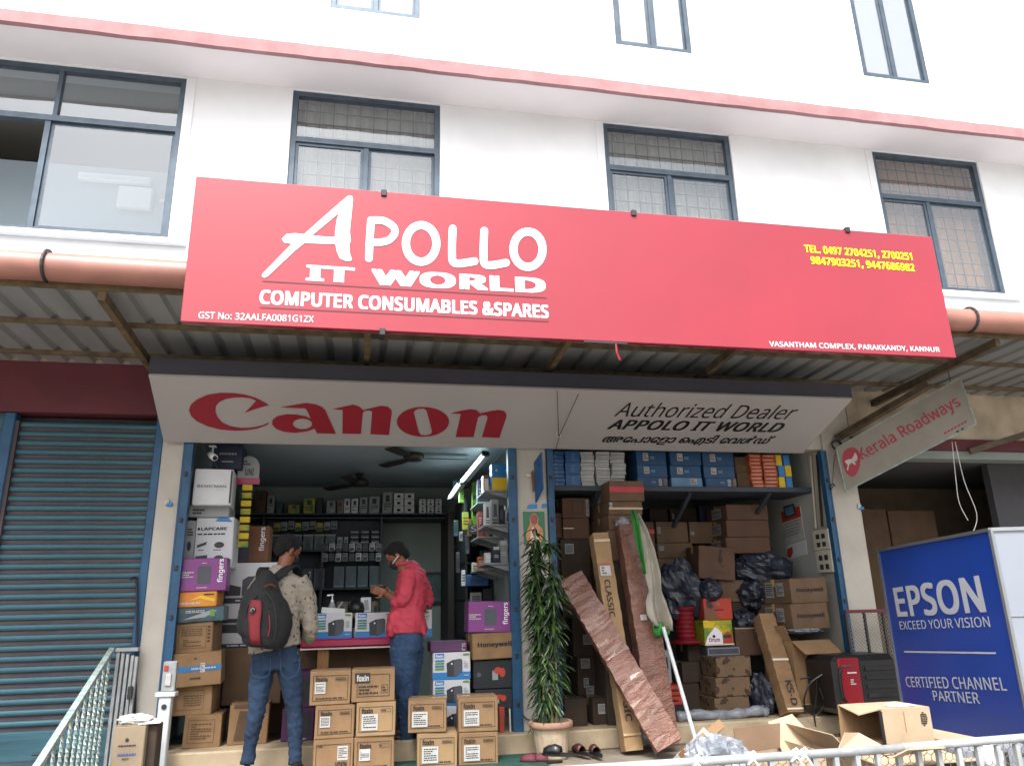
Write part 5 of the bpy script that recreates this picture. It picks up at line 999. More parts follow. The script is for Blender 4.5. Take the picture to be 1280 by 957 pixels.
# black polythene heaps: displaced shells
def blob(name, lab, cat_, c, r, m, seed, crumple=.35, segs=40, group=None, flat=None, parent=None):
    from mathutils import noise
    vs = []; fs = []; rings = segs//2
    for i in range(rings+1):
        th = math.pi*i/rings
        for k in range(segs):
            ph = 2*math.pi*k/segs; d = Vector((math.sin(th)*math.cos(ph), math.sin(th)*math.sin(ph), math.cos(th)))
            q = d*2.2+Vector((seed, seed*.7, 0)); n1 = noise.noise(q); n2 = abs(noise.noise(q*2.6)); n3 = abs(noise.noise(q*5.5))
            s = 1+crumple*(n1*.9+n2*.6-.2+n3*.25)
            p = Vector((d.x*r[0], d.y*r[1], d.z*r[2]))*s
            if flat is not None: p.z = max(p.z, -r[2]*flat)
            vs.append(p)
    for i in range(rings):
        for k in range(segs): fs.append((i*segs+k, (i+1)*segs+k, (i+1)*segs+(k+1)%segs, i*segs+(k+1)%segs))
    mb = MB(); mb.add(vs, fs, m); o = mb.build(name, parent, tuple(c), smooth=False)
    if not parent: o['label'] = lab; o['category'] = cat_
    if group: o['group'] = group
    return o
BG = 'black polythene bundles in the right shop'
blob('plastic_bundle', 'black polythene bundle behind the white cloth', 'bundle', P(848,740,.6), (.26,.18,.30), 'poly_bag', 1, group=BG)
blob('plastic_bundle', 'large dark polythene heap against the white side wall', 'bundle', P(950,712,.7), (.34,.22,.20), 'poly_bag', 5, group=BG)
blob('plastic_bundle', 'smaller polythene bundle under the large dark heap', 'bundle', P(942,742,.6), (.18,.18,.14), 'poly_bag', 9, group=BG)
blob('plastic_bundle', 'round black bag in front of the tilted carton', 'bundle', P(888,738,.45), (.12,.12,.12), 'poly_bag', 12, .15, group=BG)
blob('plastic_bundle', 'navy plastic bag behind the tin box', 'bundle', P(928,776,.6), (.14,.14,.12), 'poly_bag', 15, .2, group=BG)
blob('plastic_bundle', 'crumpled clear and navy plastic film beside the flower cartons', 'bundle', P(951,872,.2), (.13,.13,.20), 'poly_bag', 18, .45, group=BG)
blob('plastic_film', 'whitish plastic film lying on the open carton under the two lettered cartons', 'film', P(1000,788,.1), (.22,.12,.025), 'plastic_sheet', 21, .4)
# Honeywell cartons and open cartons at the right
for i, (u0, v0, u1, v1, n) in enumerate([(984,722,1033,753,'upper'),(985,753.5,1035,786,'lower')]):
    rb(f'brown lettered carton with labelled side at the white wall, {n} of two', u0, v0, u1, v1, .05, .55, 'card', [('T', 'Honeywell', .14, .40, .88, .62, 'ink', .05)], side=[('L', .25, .25, .5, .9, 'carton_grey'), ('L', .58, .3, .8, .85, 'carton_grey')], rz=6, ry=-1)
def flapbox(lab, x0, x1, y0, y1, z0, z1, m, flaps, rz=0, group=None, inner='card_inner'):
    t = empty('open_carton', ((x0+x1)/2, (y0+y1)/2, z0), lab, 'open box', group, (0, 0, math.radians(rz))); w, d, h = (x1-x0)/2, (y1-y0)/2, z1-z0; th = .006
    mb = MB(); mb.box(-w, w, -d, -d+th, .01, h, m); mb.box(-w, w, d-th, d, .01, h, m); mb.box(-w, -w+th, -d+th, d-th, .01, h, m); mb.box(w-th, w, -d+th, d-th, .01, h, m); mb.box(-w, w, -d, d, 0, .01, inner); mb.build('carton', t)
    for side, L, ang in flaps:       # side: f front, b back, l left, r right ; ang 0 = upright, 90 = folded flat outwards
        a = math.radians(ang); dz_, do = L*math.cos(a), L*math.sin(a); k = .015
        if side == 'f': q = [(-w, -d, h), (w, -d, h), (w-k, -d-do, h+dz_), (-w+k, -d-do, h+dz_)]
        if side == 'b': q = [(-w, d, h), (w, d, h), (w-k, d+do, h+dz_), (-w+k, d+do, h+dz_)]
        if side == 'l': q = [(-w, -d, h), (-w, d, h), (-w-do, d-k, h+dz_), (-w-do, -d+k, h+dz_)]
        if side == 'r': q = [(w, -d, h), (w, d, h), (w+do, d-k, h+dz_), (w+do, -d+k, h+dz_)]
        mb = MB(); mb.slab(q, .005, m); mb.build('flap', t)
    return t
a, b = P(992,846,-.05), P(1040,800,-.05)
flapbox('open brown carton with its flap hanging out below the two lettered cartons', a.x, b.x, .0, .45, P(1010,880,0).z, P(1010,800,0).z, 'card', [('f', .20, 125), ('l', .15, 20)], rz=8)
rb('brown carton standing on the step beneath the open one', 985, 878, 1030, 906, .1, .4, 'card_grey', [('L', .3, .6, .6, .95, 'carton_grey')], fz=ZF)
rb('brown carton beside the leaning long carton near the hanging film', 966, 792, 992, 826, .25, .3, 'card_dark', [])
# calendar, tablet-like clipboard, paper on the white side wall (x = XR0)
xq = XR0-.002
def wallq(u, v): d = ray(u, v); return CAM+d*((xq-CAM.x)/d.x)
def wall_sheet(name, lab, cat_, quad, m, extra=()):
    q = [wallq(*p) for p in quad]; mb = MB(); mb.slab(q, .008, m, (1,0,0))
    for qq, mm in extra: mb.slab([wallq(*p)+Vector((-.008-.002*extra.index((qq,mm)),0,0)) for p in qq], .004, mm, (1,0,0))
    o = mb.build(name, None); o['label'] = lab; o['category'] = cat_; return o
wall_sheet('wall_calendar', 'white calendar with red top and a dark clip hanging on the side wall', 'calendar', [(977,640),(1000,632),(1006,672),(983,680)], 'label_white',
  [([(977,640),(1000,632),(1002,645),(979,653)], 'red_box'), ([(980,633),(993,629),(996,643),(983,648)], 'print_dark'), ([(982,635),(992,631.5),(994,641.5),(984,645)], 'lightblue_pack')]+[([(981.5,655+4*k),(1001,648.5+4*k),(1001.2,649.7+4*k),(981.7,656.2+4*k)], 'carton_grey') for k in range(5)])
wall_sheet('wall_paper', 'faded paper with a red mark under the wall calendar', 'paper', [(983,682),(1007,674),(1009,692),(985,700)], 'carton_white', [([(985,686),(991,683),(992,690),(989,697),(985,695)], 'red_box')])
# switch panels and conduits near the right jamb
for i, (v, n, lab) in enumerate([(685, 2, 'cream switch panel with dark switches, upper one beside the right channel'), (707, 1, 'cream socket panel below the upper switch panel on the side wall')]):
    q = [(1021+i*4, 664+i*26), (1040+i*4, 660+i*26), (1044+i*4, 684+i*28), (1025+i*4, 688+i*28)]
    Q = [wallq(*p) for p in q]; yy0, yy1 = min(p.y for p in Q), max(p.y for p in Q); zz0, zz1 = min(p.z for p in Q), max(p.z for p in Q)
    t = empty('switch_panel', (xq, (yy0+yy1)/2, (zz0+zz1)/2), lab, 'switch panel'); dy, dz_ = (yy1-yy0)/2, (zz1-zz0)/2
    mb = MB(); mb.cbox(-.06, 0, -dy, dy, -dz_, dz_, 'switch_cream', .006); mb.build('housing', t)
    for a in range(2):
        for b_ in range(2):
            mb = MB(); mb.cbox(-.068, -.06, -dy*.6+a*dy*.7, -dy*.6+a*dy*.7+dy*.4, -dz_*.7+b_*dz_*.8, -dz_*.7+b_*dz_*.8+dz_*.45, 'steel_dark', .002); mb.build('switch', t)
mb = MB()
for i, (u, v0, v1) in enumerate([(1015,570,660),(1023,568,658),(1030,566,655)]):
    a, b = wallq(u, v0), wallq(u+7, v1); mb.tube([a+Vector((-.02,0,0)), b+Vector((-.02,0,0))], .012, 'black_plastic' if i else 'switch_cream', 8)
mb.build('conduit_pipe', None, label='vertical black and cream cable conduits above the switch panels', category='conduit')
mb = MB(); c = P(1045,556,-.03)
for k in range(3): mb.tube([c+Vector((.05*math.cos(t)*(1+.1*k), -.01*k, .05*math.sin(t)*(1-.1*k))) for t in [i*math.pi/7 for i in range(14)]], .006, 'black_plastic', 5, closed=True)
mb.tube(cat([c+Vector((0,0,-.04)), P(1042,580,-.03), P(1041,600,-.03), P(1040,606,-.04)], 4, False), .003, 'black_plastic', 5)
c2 = P(1040,608,-.04); mb.tube([c2+Vector((.03*math.cos(t),-.01,.03*math.sin(t*1.3))) for t in [i*math.pi/5 for i in range(10)]], .005, 'black_plastic', 5, closed=True)
mb.build('cable_coil', None, label='coiled black cable hanging at the top of the right pillar', category='cable')
for i, (u, v, lab) in enumerate([(210,628,'small white and blue bracket on the left pillar'), (1076,633,'small white and blue bracket on the right pillar')]):
    c = P(u, v, -.02); mb = MB(); mb.cbox(c.x-.03, c.x+.01, -.02, 0, c.z-.02, c.z+.03, 'label_white', .003); mb.cbox(c.x-.01, c.x+.035, -.025, -.001, c.z-.03, c.z+.0, 'print_blue', .003); o = mb.build('wall_bracket', None); o['label'] = lab; o['category'] = 'bracket'
# pictures on the middle pillar
a, b = P(654,639,-.01), P(682,681,-.01)
t = empty('poster', ((a.x+b.x)/2, -.006, b.z), 'green poster with an orange seated figure on the middle pillar', 'poster'); w, h = (b.x-a.x)/2, a.z-b.z
mb = MB(); mb.box(-w, w, -.004, .004, 0, h, 'poster_green'); mb.build('sheet', t)
F_ = Face((-w,-.0045,0),(2*w,0,0),(0,0,h),(0,-1,0)); mb = MB(); put_poly(mb, F_, cat([(.15,.1),(.12,.35),(.2,.5),(.3,.62),(.3,.8),(.5,.95),(.7,.8),(.68,.62),(.85,.5),(.9,.3),(.8,.1),(.5,.03)],4), 'poster_orange', .001); put_poly(mb, F_, ell(.5,.76,.17,.16,16), 'poster_pink', .002); put_poly(mb, F_, cat([(.3,.15),(.35,.45),(.5,.55),(.65,.45),(.7,.15),(.5,.1)],3), 'pale', .0022); put_poly(mb, F_, ell(.5,.35,.1,.1,12), 'poster_pink', .003); mb.build('figure', t)
mb = MB(); q = [P(668,578,-.02), P(677,565,-.16), P(679,610,-.16), P(670,628,-.02)]; mb.slab(q, .015, 'blue_pack'); mb.slab([p+Vector((-.012,-.004,0)) for p in [P(666,590,-.03),P(668,588,-.02),P(670,612,-.02),P(668,615,-.03)]], .01, 'card_red', (1,0,0))
mb.build('picture_frame', None, label='blue picture frame seen edge-on above the green poster', category='picture')
for (u, v, w2) in ((665,633,.10),(680,632,.05)):
    c = P(u, v, -.01); mb = MB(); mb.slab([c+Vector((-w2/2,0,-.02)), c+Vector((w2/2,0,-.015)), c+Vector((w2/2,0,.025)), c+Vector((-w2/3,0,.02))], .004, 'print_blue', (0,-1,0)); mb.build('sticker', None, label='torn blue sticker above the green poster, '+('left piece' if u == 665 else 'right piece'), category='sticker')
mb = MB(); c = P(661,594,-.02); mb.cbox(c.x-.035, c.x+.02, -.03, 0, c.z-.015, c.z+.015, 'switch_cream', .004); mb.build('door_latch', None, label='small metal latch on the middle pillar beside the blue frame', category='latch')
c = P(658,898,-.02); mb = MB(); mb.bar((c.x-.04,-.03,c.z+.04),(c.x,-.03,c.z), .012,.012,'steel_dark'); mb.bar((c.x,-.03,c.z),(c.x+.03,-.03,c.z-.01), .012,.012,'steel_dark'); mb.tube([(c.x-.04,-.03,c.z+.04),(c.x-.04,0,c.z+.04)],.008,'steel_dark',6); mb.build('hook', None, label='small dark iron hook low on the middle pillar', category='hook')
# ---- leaning long packages
def leaning(name, lab, top, bot, w, d, m, prints=(), side=(1,0,0), cat_='package', group='long packages leaning in front of the right shop', crease=.008, segs=40):
    top, bot = Vector(top), Vector(bot); L = (top-bot).length; t = empty(name, tuple(bot), lab, cat_, group)
    z = (top-bot).normalized(); x = Vector(side); x = (x-z*x.dot(z)).normalized(); y = z.cross(x)
    t.rotation_euler = Matrix((x, y, z)).transposed().to_euler()
    r = random.Random(lab); vs = []; fs = []
    for i in range(segs+1):
        zz_ = L*i/segs; e = crease
        for (a, b_) in ((-w/2,-d/2),(0,-d/2-e*.6),(w/2,-d/2),(w/2,d/2),(-w/2,d/2)): vs.append((a+r.uniform(-e,e), b_+r.uniform(-e,e), zz_+(r.uniform(-e,e) if 0 < i < segs else 0)))
    for i in range(segs):
        for k in range(5): fs.append((i*5+k, i*5+(k+1)%5, (i+1)*5+(k+1)%5, (i+1)*5+k))
    fs += [tuple(range(5))[::-1], tuple(range(segs*5, segs*5+5))]
    mb = MB(); mb.add(vs, fs, m); mb.build('wrapping' if m == 'wrapped' else 'carton', t, smooth=False)
    F_ = Face((-w/2, -d/2-crease*2-.002, 0), (w,0,0), (0,0,L), (0,-1,0)); G = {}
    for i, p in enumerate(prints):
        g = G.setdefault('lettering' if p[0] in 'TUD' else 'tape' if p[0] == 'R' else 'paper_label', MB()); hh = .001+.0008*i
        if p[0] == 'U': put_text(g, F_, p[1], *p[2:6], p[6], .02, h=hh, up=True)
        elif p[0] == 'D': put_text(g, F_, p[1], *p[2:6], p[6], .02, h=hh, down=True)
        elif p[0] == 'R': put_rect(g, F_, *p[1:5], p[5], hh)
        elif p[0] == 'L': put_rect(g, F_, *p[1:5], p[5], hh); put_lines(g, F_, p[1]+.1, p[2]+.005, p[3]-.1, p[4]-.005, 3, 'ink', hh+.0006)
    for n, b_ in G.items(): b_.build(n, t)
    return t
leaning('cardboard_tube_box', 'long narrow brown lettered carton leaning behind the crossing package', P(748,668,-.02), P(790,938,-.42), .155, .13, 'card_light', [('D', 'CLASSIC', .25, .58, .6, .76, 'ink'), ('D', 'LOGIC', .25, .12, .62, .28, 'ink'), ('L', .1, .78, .75, .83, 'label_white'), ('R', .1, .832, .78, .838, 'tape_red'), ('R', .0, .95, 1, .965, 'tape_clear'), ('R', .0, .06, 1, .07, 'tape_clear')], crease=.003)
leaning('wrapped_board', 'tall film-wrapped pinkish board leaning upright beside the white cloth', P(786,657,-.04), P(829,930,-.40), .245, .15, 'wrapped', [('L', .25, .53, .5, .555, 'label_white')], crease=.006)
leaning('wrapped_board', 'film-wrapped pinkish board leaning diagonally across the other packages', P(713,722,-.10), P(836,932,-.72), .235, .10, 'wrapped', [], side=(.86,0,.5), crease=.006)
blob('plastic_film', 'clear crumpled film around the foot of the upright wrapped board', 'film', P(815,918,-.36)+Vector((0,0,.05)), (.15,.12,.13), 'plastic_sheet', 31, .4)
blob('plastic_film', 'gathered clear film knot at the top of the upright wrapped board', 'film', P(778,653,-.05), (.06,.05,.05), 'plastic_sheet', 33, .5)
leaning('cardboard_tube_box', 'long brown carton leaning before the lettered cartons, white tape at its waist', P(954,770,.25), P(990,892,-.10), .165, .15, 'card', [('D', 'KS-D', .35, .06, .75, .3, 'ink'), ('R', 0, .5, 1, .52, 'pale'), ('R', 0, .02, 1, .035, 'pale')], crease=.004)
# rolled umbrella-like cloth on a white pole
pt, pb = P(792,640,-.30), P(870,926,-.62)
t = empty('cloth_pole', tuple(pb), 'white pole with a hanging green and off-white cloth leaning by the packages', 'flag pole')
mb = MB(); p1 = P(829,783,-.44); mb.tube([p1-pb, Vector((0,0,0))], [.016,.018], 'post_white', 10); mb.build('pole', t)
def clothq(name, L, m):
    mb = MB(); vs = []; N = 14
    for i, (l, r_) in enumerate(L):
        a, b_ = P(*l, -.40)-pb, P(*r_, -.42)-pb
        for k in range(N+1):
            s = k/N; p = a.lerp(b_, s); p.y += .035*math.sin(s*9+i*.4)*(b_-a).length/.2+.05*(1-(2*s-1)**2); vs.append(p)
    mb.add(vs, [(i*(N+1)+k, i*(N+1)+k+1, (i+1)*(N+1)+k+1, (i+1)*(N+1)+k) for i in range(len(L)-1) for k in range(N)], m)
    o = mb.build(name, t, smooth=True); md = o.modifiers.new('thickness', 'SOLIDIFY'); md.thickness = .006
clothq('green_cloth', [((789,637),(793,636)),((790,650),(799,652)),((796,680),(803,682)),((803,706),(807,708)),((806,716),(808,717))], 'green_cloth')
clothq('off_white_cloth', [((794,642),(799,641)),((799,665),(809,660)),((804,692),(818,686)),((808,722),(825,716)),((812,738),(826,738)),((808,752),(832,755)),((810,768),(839,776)),((818,781),(840,788))], 'grey_cloth')
clothq('green_lining', [((816,776),(838,780)),((817,786),(838,786)),((818,795),(836,793))], 'green_cloth')
# rolled grey sheet on the sill
mb = MB(); pts = [P(848,897,-.0), P(870,893,.0), P(900,895,.0), P(925,892,.0), P(950,888,.0), P(962,893,-.02)]; pts = [Vector((p.x, .03, max(p.z, ZF+.035))) for p in pts]
mb.tube(cat([tuple(p) for p in pts], 4, False), [.045+.008*math.sin(i*1.7) for i in range(21)], 'plastic_sheet', 12); mb.build('rolled_sheet', None, smooth=True, label='grey plastic sheet rolled along the step edge of the right shop', category='rolled sheet')
mb = MB()
for i, (u, v) in enumerate([(893,905),(1003,902)]): p = P(u, v, -.05); mb.cbox(p.x-.05, p.x+.05, -.02, .02, ZF+.001, ZF+.02, 'leather', .006)
# red and black machine
c = Vector((P(1075,890,-.35).x, -.15, 0)); t = empty('generator', (c.x, -.25, .1), 'red and black portable machine under the blue box sign', 'generator')
x0, x1 = P(1030,860,-.5).x-c.x+.13, P(1128,860,-.5).x-c.x; zt_, zb2 = P(1075,818,-.5).z-.1, P(1075,893,-.5).z-.1
mb = MB(); mb.cbox(x0, x1, -.25, .25, zb2, zt_, 'black_plastic', .05); mb.build('body', t)
mb = MB(); mb.cbox(x0+.03, x0+.24, -.275, -.24, zb2+.04, zt_-.02, 'red_plastic', .02); mb.build('front_panel', t)
mb = MB(); F_ = Face((x0+.03,-.276,zb2+.04),(.21,0,0),(0,0,zt_-zb2-.06),(0,-1,0)); put_lines(mb, F_, .15, .82, .85, .88, 1, 'speaker_grey'); put_rect(mb, F_, .35, .70, .8, .73, 'label_white'); put_lines(mb, F_, .45, .48, .85, .6, 3, 'label_white'); mb.build('small_print', t)
mb = MB()
for k in range(5): mb.cbox(x0+.30, x1-.03, -.262, -.25, zb2+.06+k*.075, zb2+.10+k*.075, 'black_box', .006)
mb.build('vent_rib', t)
mb = MB(); mb.tube([(x0+.05,-.28,zb2+.12),(x0+.01,-.30,zb2+.16),(x0+.01,-.30,zt_-.14),(x0+.05,-.28,zt_-.1)], .016, 'black_plastic', 8); mb.build('handle', t)
for x in (x0+.12, x1-.12): mb = MB(); mb.tube([(x,-.27,zb2-.0),(x,-.2,zb2-.0)], .07, 'black_plastic', 16); mb.build('wheel', t)
mb = MB(); mb.tube([(x0+.05,-.2,-.1),(x0+.05,-.2,zb2)], .02, 'steel_dark'); mb.tube([(x1-.05,-.2,-.1),(x1-.05,-.2,zb2)], .02, 'steel_dark'); mb.box(x0, x1, -.22, -.18, -.06, -.03, 'steel_dark'); mb.build('stand', t)
mb = MB(); mb.tube(cat([tuple(P(1032,840,-.3)), tuple(P(1012,855,-.25)), tuple(P(1005,880,-.2)), tuple(P(1018,893,-.2)), tuple(P(1030,880,-.25)), tuple(P(1024,858,-.25))], 5, False), .008, 'black_plastic', 6); mb.tube(cat([tuple(P(1000,848,-.2)), tuple(P(1020,850,-.2)), tuple(P(1018,893,-.15)), tuple(P(1022,920,-.1))], 5, False), .007, 'black_plastic', 6)
mb.build('power_cable', None, label='black looped cable beside the red and black machine', category='cable')
# wire-mesh gate at the right pillar
ga, gb = P(1056,762,-.22), P(1112,752,-.22); gz0 = 0.03
t = empty('mesh_gate', (ga.x, -.22, gz0), 'dark framed wire mesh gate in front of the right pillar foot', 'gate')
W_, H_ = gb.x-ga.x+.3, ga.z-gz0
mb = MB()
mb.box(0, W_, -.015, .015, H_-.03, H_, 'maroon'); mb.build('top_bar', t)
for k in range(5): mb = MB(); x = W_*k/4; mb.box(x-.01, x+.01, -.012, .012, 0, H_-.031, 'steel_dark'); mb.build('bar', t)
mb = MB(); s = .035; n = int((W_+H_)/s)
for k in range(n):
    for sg in (1, -1):
        a = -H_+k*s; pts = []
        x0_, z0_ = (a, 0) ; x1_, z1_ = (a+H_, H_)
        if x0_ < 0: z0_ = -x0_; x0_ = 0
        if x1_ > W_: z1_ = H_-(x1_-W_); x1_ = W_
        if z1_ > z0_ and x1_ > x0_:
            p, q = ((x0_, .0, z0_), (x1_, .0, z1_)) if sg > 0 else ((W_-x0_, .004, z0_), (W_-x1_, .004, z1_)); mb.bar(p, q, .003, .003, 'wire_mesh', (0,1,0))
mb.build('wire_mesh', t, kind='stuff')
# ---- potted plant
pp = P(690,945,-.38); t = empty('potted_plant', (pp.x, -.38, 0), 'tall narrow plant with drooping dark leaves in a terracotta pot', 'potted plant')
mb = MB(); mb.lathe([(.115,0),(.125,.02),(.155,.225),(.16,.24),(.175,.242),(.178,.285),(.168,.29),(.150,.286),(.145,.24),(.13,.235)], 'terracotta_pale', 36, cap=False)
vs = mb.v; mb.v = [(x*(1+.012*(k%2)) if i/36 < 3 else x, y*(1+.012*(k%2)) if i/36 < 3 else y, z) for i, (x, y, z) in enumerate(vs) for k in [i % 36]]
mb.lathe([(.001,.236),(.15,.240)], 'soil', 24, cap=False); mb.build('pot', t)
mb = MB(); mb.lathe([(.160,.238),(.180,.242),(.184,.262),(.183,.285),(.172,.293),(.152,.290)], 'terracotta', 36, cap=False); mb.build('rim', t, smooth=True)
r = random.Random(11); H = P(684,652,-.38).z
stems = []
for k in range(8):
    a = r.uniform(0, 6.28); x, y = .06*math.cos(a), .06*math.sin(a); hh = H*r.uniform(.72, .97) if k else H*.99; pts = []
    for i in range(9):
        s = i/8; pts.append((x*(1+.5*s)+.02*math.sin(3*s+k), y*(1+.5*s)+.02*math.cos(4*s+k), .24+(hh-.24)*s))
    stems.append(pts); mb = MB(); mb.tube(pts, [.011-.006*i/8 for i in range(9)], 'stem', 7); mb.build('stem', t)
lf = MB()
def leaf(p, yaw, pitch, L, W, m):
    d = Vector((math.cos(yaw)*math.cos(pitch), math.sin(yaw)*math.cos(pitch), math.sin(pitch))); s = Vector((-math.sin(yaw), math.cos(yaw), 0)); pts = []
    q = Vector(p); dd = d.copy()
    for i, wv in enumerate((.25, .9, 1., .6, .0)):
        n = s.cross(dd).normalized()
        if wv == 0: pts.append(q.copy())
        else: pts += [q+s*W*wv/2+n*.15*W, q-n*.1*W, q-s*W*wv/2+n*.15*W]
        q = q+dd*L/4; dd = (dd+Vector((0,0,-.38))).normalized()
    fs = []
    for i in range(3):
        for j in (0,1): fs.append((3*i+j, 3*i+j+1, 3*i+j+4, 3*i+j+3))
    fs += [(9,10,12),(10,11,12)]
    lf.add(pts, fs, m)
for si, pts in enumerate(stems):
    n = 150
    for k in range(n):
        s = .03+.97*(round(k/n*13+si*.37)/13.5)+r.gauss(0,.014); s = min(max(s, .04), 1.); i = min(int(s*8), 7); f_ = s*8-i; p = Vector(pts[i]).lerp(Vector(pts[i+1]), f_)
        yaw = r.uniform(0, 6.28); sp_ = 1.0 if s < .75 else 1.25-(s-.75)*2.2
        leaf(p, yaw, r.uniform(-.75,.35), r.uniform(.13,.22)*max(.6, sp_), r.uniform(.018,.030), 'leaf' if r.random() < .8 else 'leaf_light')
lf.build('foliage', t, kind='stuff')
# sandals, shoes, mat
def shoe(name, lab, p, rz, m, L=.26, W=.09, open_=True):
    t = empty(name, p, lab, 'shoe', 'footwear left on the forecourt', (0,0,math.radians(rz)))
    out = [(W*.30*math.sin(math.pi*s)**.5*(1.25 if s > .5 else 1)*sg, -L/2+L*s) for sg, R in ((1, range(0,11)), (-1, range(10,-1,-1))) for s in [i/10 for i in R]]
    o2 = []
    for q in out:
        if not o2 or (Vector(q)-Vector(o2[-1])).length > .003: o2.append(q)
    if (Vector(o2[0])-Vector(o2[-1])).length < .003: o2.pop()
    mb = MB(); mb.slab([(a, b, .010) for a, b in o2], .02, 'shoe_black', (0,0,1)); mb.build('sole', t)
    mb = MB(); vs = []; N = 9
    for j, (s, hh) in enumerate([(.45,.045),(.62,.06),(.8,.05),(.95,.03)]):
        ww = W*.36*math.sin(math.pi*min(s,.93))**.5*1.25
        for k in range(N): a = math.pi*k/(N-1); vs.append((ww*math.cos(a), -L/2+L*s, .02+hh*math.sin(a)))
    mb.add(vs, [(j*N+k, (j+1)*N+k, (j+1)*N+k+1, j*N+k+1) for j in range(3) for k in range(N-1)], m)
    o = mb.build('upper', t, smooth=True); md = o.modifiers.new('thickness', 'SOLIDIFY'); md.thickness = .006
shoe('sandal', 'brown leather shoe right of the plant pot, left one of the pair', tuple(Pz(727,942,.03)*1), 20, 'leather')
shoe('sandal', 'brown leather shoe right of the plant pot, right one of the pair', tuple(Pz(745,943,.03)*1), 5, 'leather')
for k, (u, v, rz) in enumerate([(655,940,70),(675,944,80)]):
    p = Pz(u, v, .02); shoe('sandal', f'maroon flat slipper left of the plant pot, {("left","right")[k]} one', (p.x, -.55, .002), rz, 'maroon', .26, .10)
shoe('sandal', 'dark pointed shoe at the lower picture edge near the fence end', (P(700,955,-1.3).x, -1.3, .18), 60, 'black_plastic')
mb = MB(); p0_ = P(500,950,-.75); vs = []
mb.slab([(.25,-1.6,.01),(1.55,-1.6,.01),(1.5,-.18,.01),(.3,-.18,.01)], .02, 'mat_green', (0,0,1)); mb.build('door_mat', None, label='dark green mat under the four-carton pile', category='mat')
# ---- left railing, folded gate, white post, tall carton
rt0, rt1 = P(140,811,-.12), P(45,960,-2.05)
t = empty('handrail', (rt0.x, rt0.y, 0), 'sloping painted handrail with twisted bars at the lower left', 'railing')
B0 = Vector((rt0.x, rt0.y, 0)); mb = MB(); mb.bar(rt0-B0, rt1-B0+ (rt1-rt0)*.4, .04, .03, 'rail_green'); mb.build('top_rail', t)
nb = 11
for k in range(nb):
    s = .03+.97*k/(nb-1); p = rt0.lerp(rt1, s)-B0; L = 1.1; tw = MB(); vs = []; N = 40
    for i in range(N+1):
        a = i*.9; zz_ = p.z-.02-L*i/N
        for j in range(4): an = a+j*math.pi/2; vs.append((p.x+.0125*math.cos(an), p.y+.0125*math.sin(an), zz_))
    tw.add(vs, [(i*4+j, (i+1)*4+j, (i+1)*4+(j+1)%4, i*4+(j+1)%4) for i in range(N) for j in range(4)], 'twist'); tw.build('twisted_bar', t)
mb = MB(); q0, q1 = rt0-B0-Vector((0,0,1.1)), rt1-B0-Vector((0,0,1.1)); mb.bar(q0, q1, .03, .03, 'rail_green'); mb.build('bottom_rail', t)
t = empty('folded_gate', (P(155,850,-.08).x, -.08, 0), 'folded grey collapsible gate between handrail and left pillar', 'gate'); cx_ = P(155,850,-.08).x
h_ = P(155,814,-.08).z
for k, u in enumerate((143,149,155,161,166)):
    x = P(u+1, 850, -.1).x-cx_; mb = MB(); mb.cbox(x-.012, x+.012, -.03+.004*k, .02, .0, h_-.01*k, 'rail_white', .003); mb.build('bar', t)
mb = MB(); mb.cbox(P(140,850,-.1).x-cx_, P(169,850,-.1).x-cx_, -.04, .03, h_+.001, h_+.03, 'rail_white', .004); mb.build('cap', t)
mb = MB(); mb.cbox(P(162,850,-.1).x-cx_, P(168,850,-.1).x-cx_, -.05, -.02, h_*.62, h_*.72, 'steel_dark', .004); mb.cbox(P(162,850,-.1).x-cx_, P(168,850,-.1).x-cx_, -.05, -.02, h_*.40, h_*.48, 'steel_dark', .004); mb.build('lock', t)
mb = MB(); mb.tube(cat([tuple(P(168,900,-.05)), tuple(P(171,800,-.03)), tuple(P(171,730,-.03)), tuple(P(168,722,-.05)), tuple(P(163,724,-.07))], 5, False), .01, 'black_plastic', 8); mb.build('cable_pipe', None, smooth=True, label='thin black hooked pipe on the left pillar above the folded gate', category='pipe')
px_ = P(205,900,-.25); t = empty('white_post', (px_.x, -.25, 0), 'white square steel post with a flange beside the left stack', 'post'); 
mb = MB(); mb.cbox(-.045, .045, -.045, .045, 0, P(207,870,-.25).z, 'post_white', .006); mb.build('shaft', t)
z1_ = P(207,870,-.25).z; mb = MB(); mb.cbox(-.075, .075, -.06, .06, z1_, z1_+.035, 'post_white', .006); mb.build('flange', t)
mb = MB(); mb.cbox(-.04, .06, -.03, .03, z1_+.036, z1_+.26, 'rail_white', .006); mb.cbox(-.015, .03, -.045, -.03, z1_+.08, z1_+.17, 'label_white', .004); mb.cbox(-.03, 0, -.04, -.03, z1_+.19, z1_+.23, 'red_box', .003); mb.build('upper_bracket', t)
mb = MB(); mb.tube([(.0,-.046,z1_-.07),(.0,-.052,z1_-.07)], .02, 'steel_dark', 14); mb.build('bolt', t)
bx('tall_carton', 'tall brown carton with a printed emblem standing by the handrail', 'box', 139, 907, 179, 975, -.75, .12, 'card_grey', [('E', .45, .80, .06, .03, 'ink'), ('S', .2, .70, .75, .74, 1, 'ink'), ('S', .2, .57, .78, .62, 1, 'ink_blue'), ('S', .35, .52, .65, .55, 1, 'ink'), ('L', .45, .38, .6, .42, 'label_white'), ('S', .1, .38, .42, .40, 1, 'ink'), ('P', [(.35,.3),(.5,.24),(.65,.3),(.5,.36)], 'speaker_grey'), ('S', .4, .16, .6, .2, 1, 'ink')], fz=0, top=[('R', .8, 0, 1, 1, 'card_dark')])
rb('dark sided carton edge behind the tall carton by the handrail', 180, 906, 194, 975, -.68, .18, 'card_dark', fz=0, tape=False)
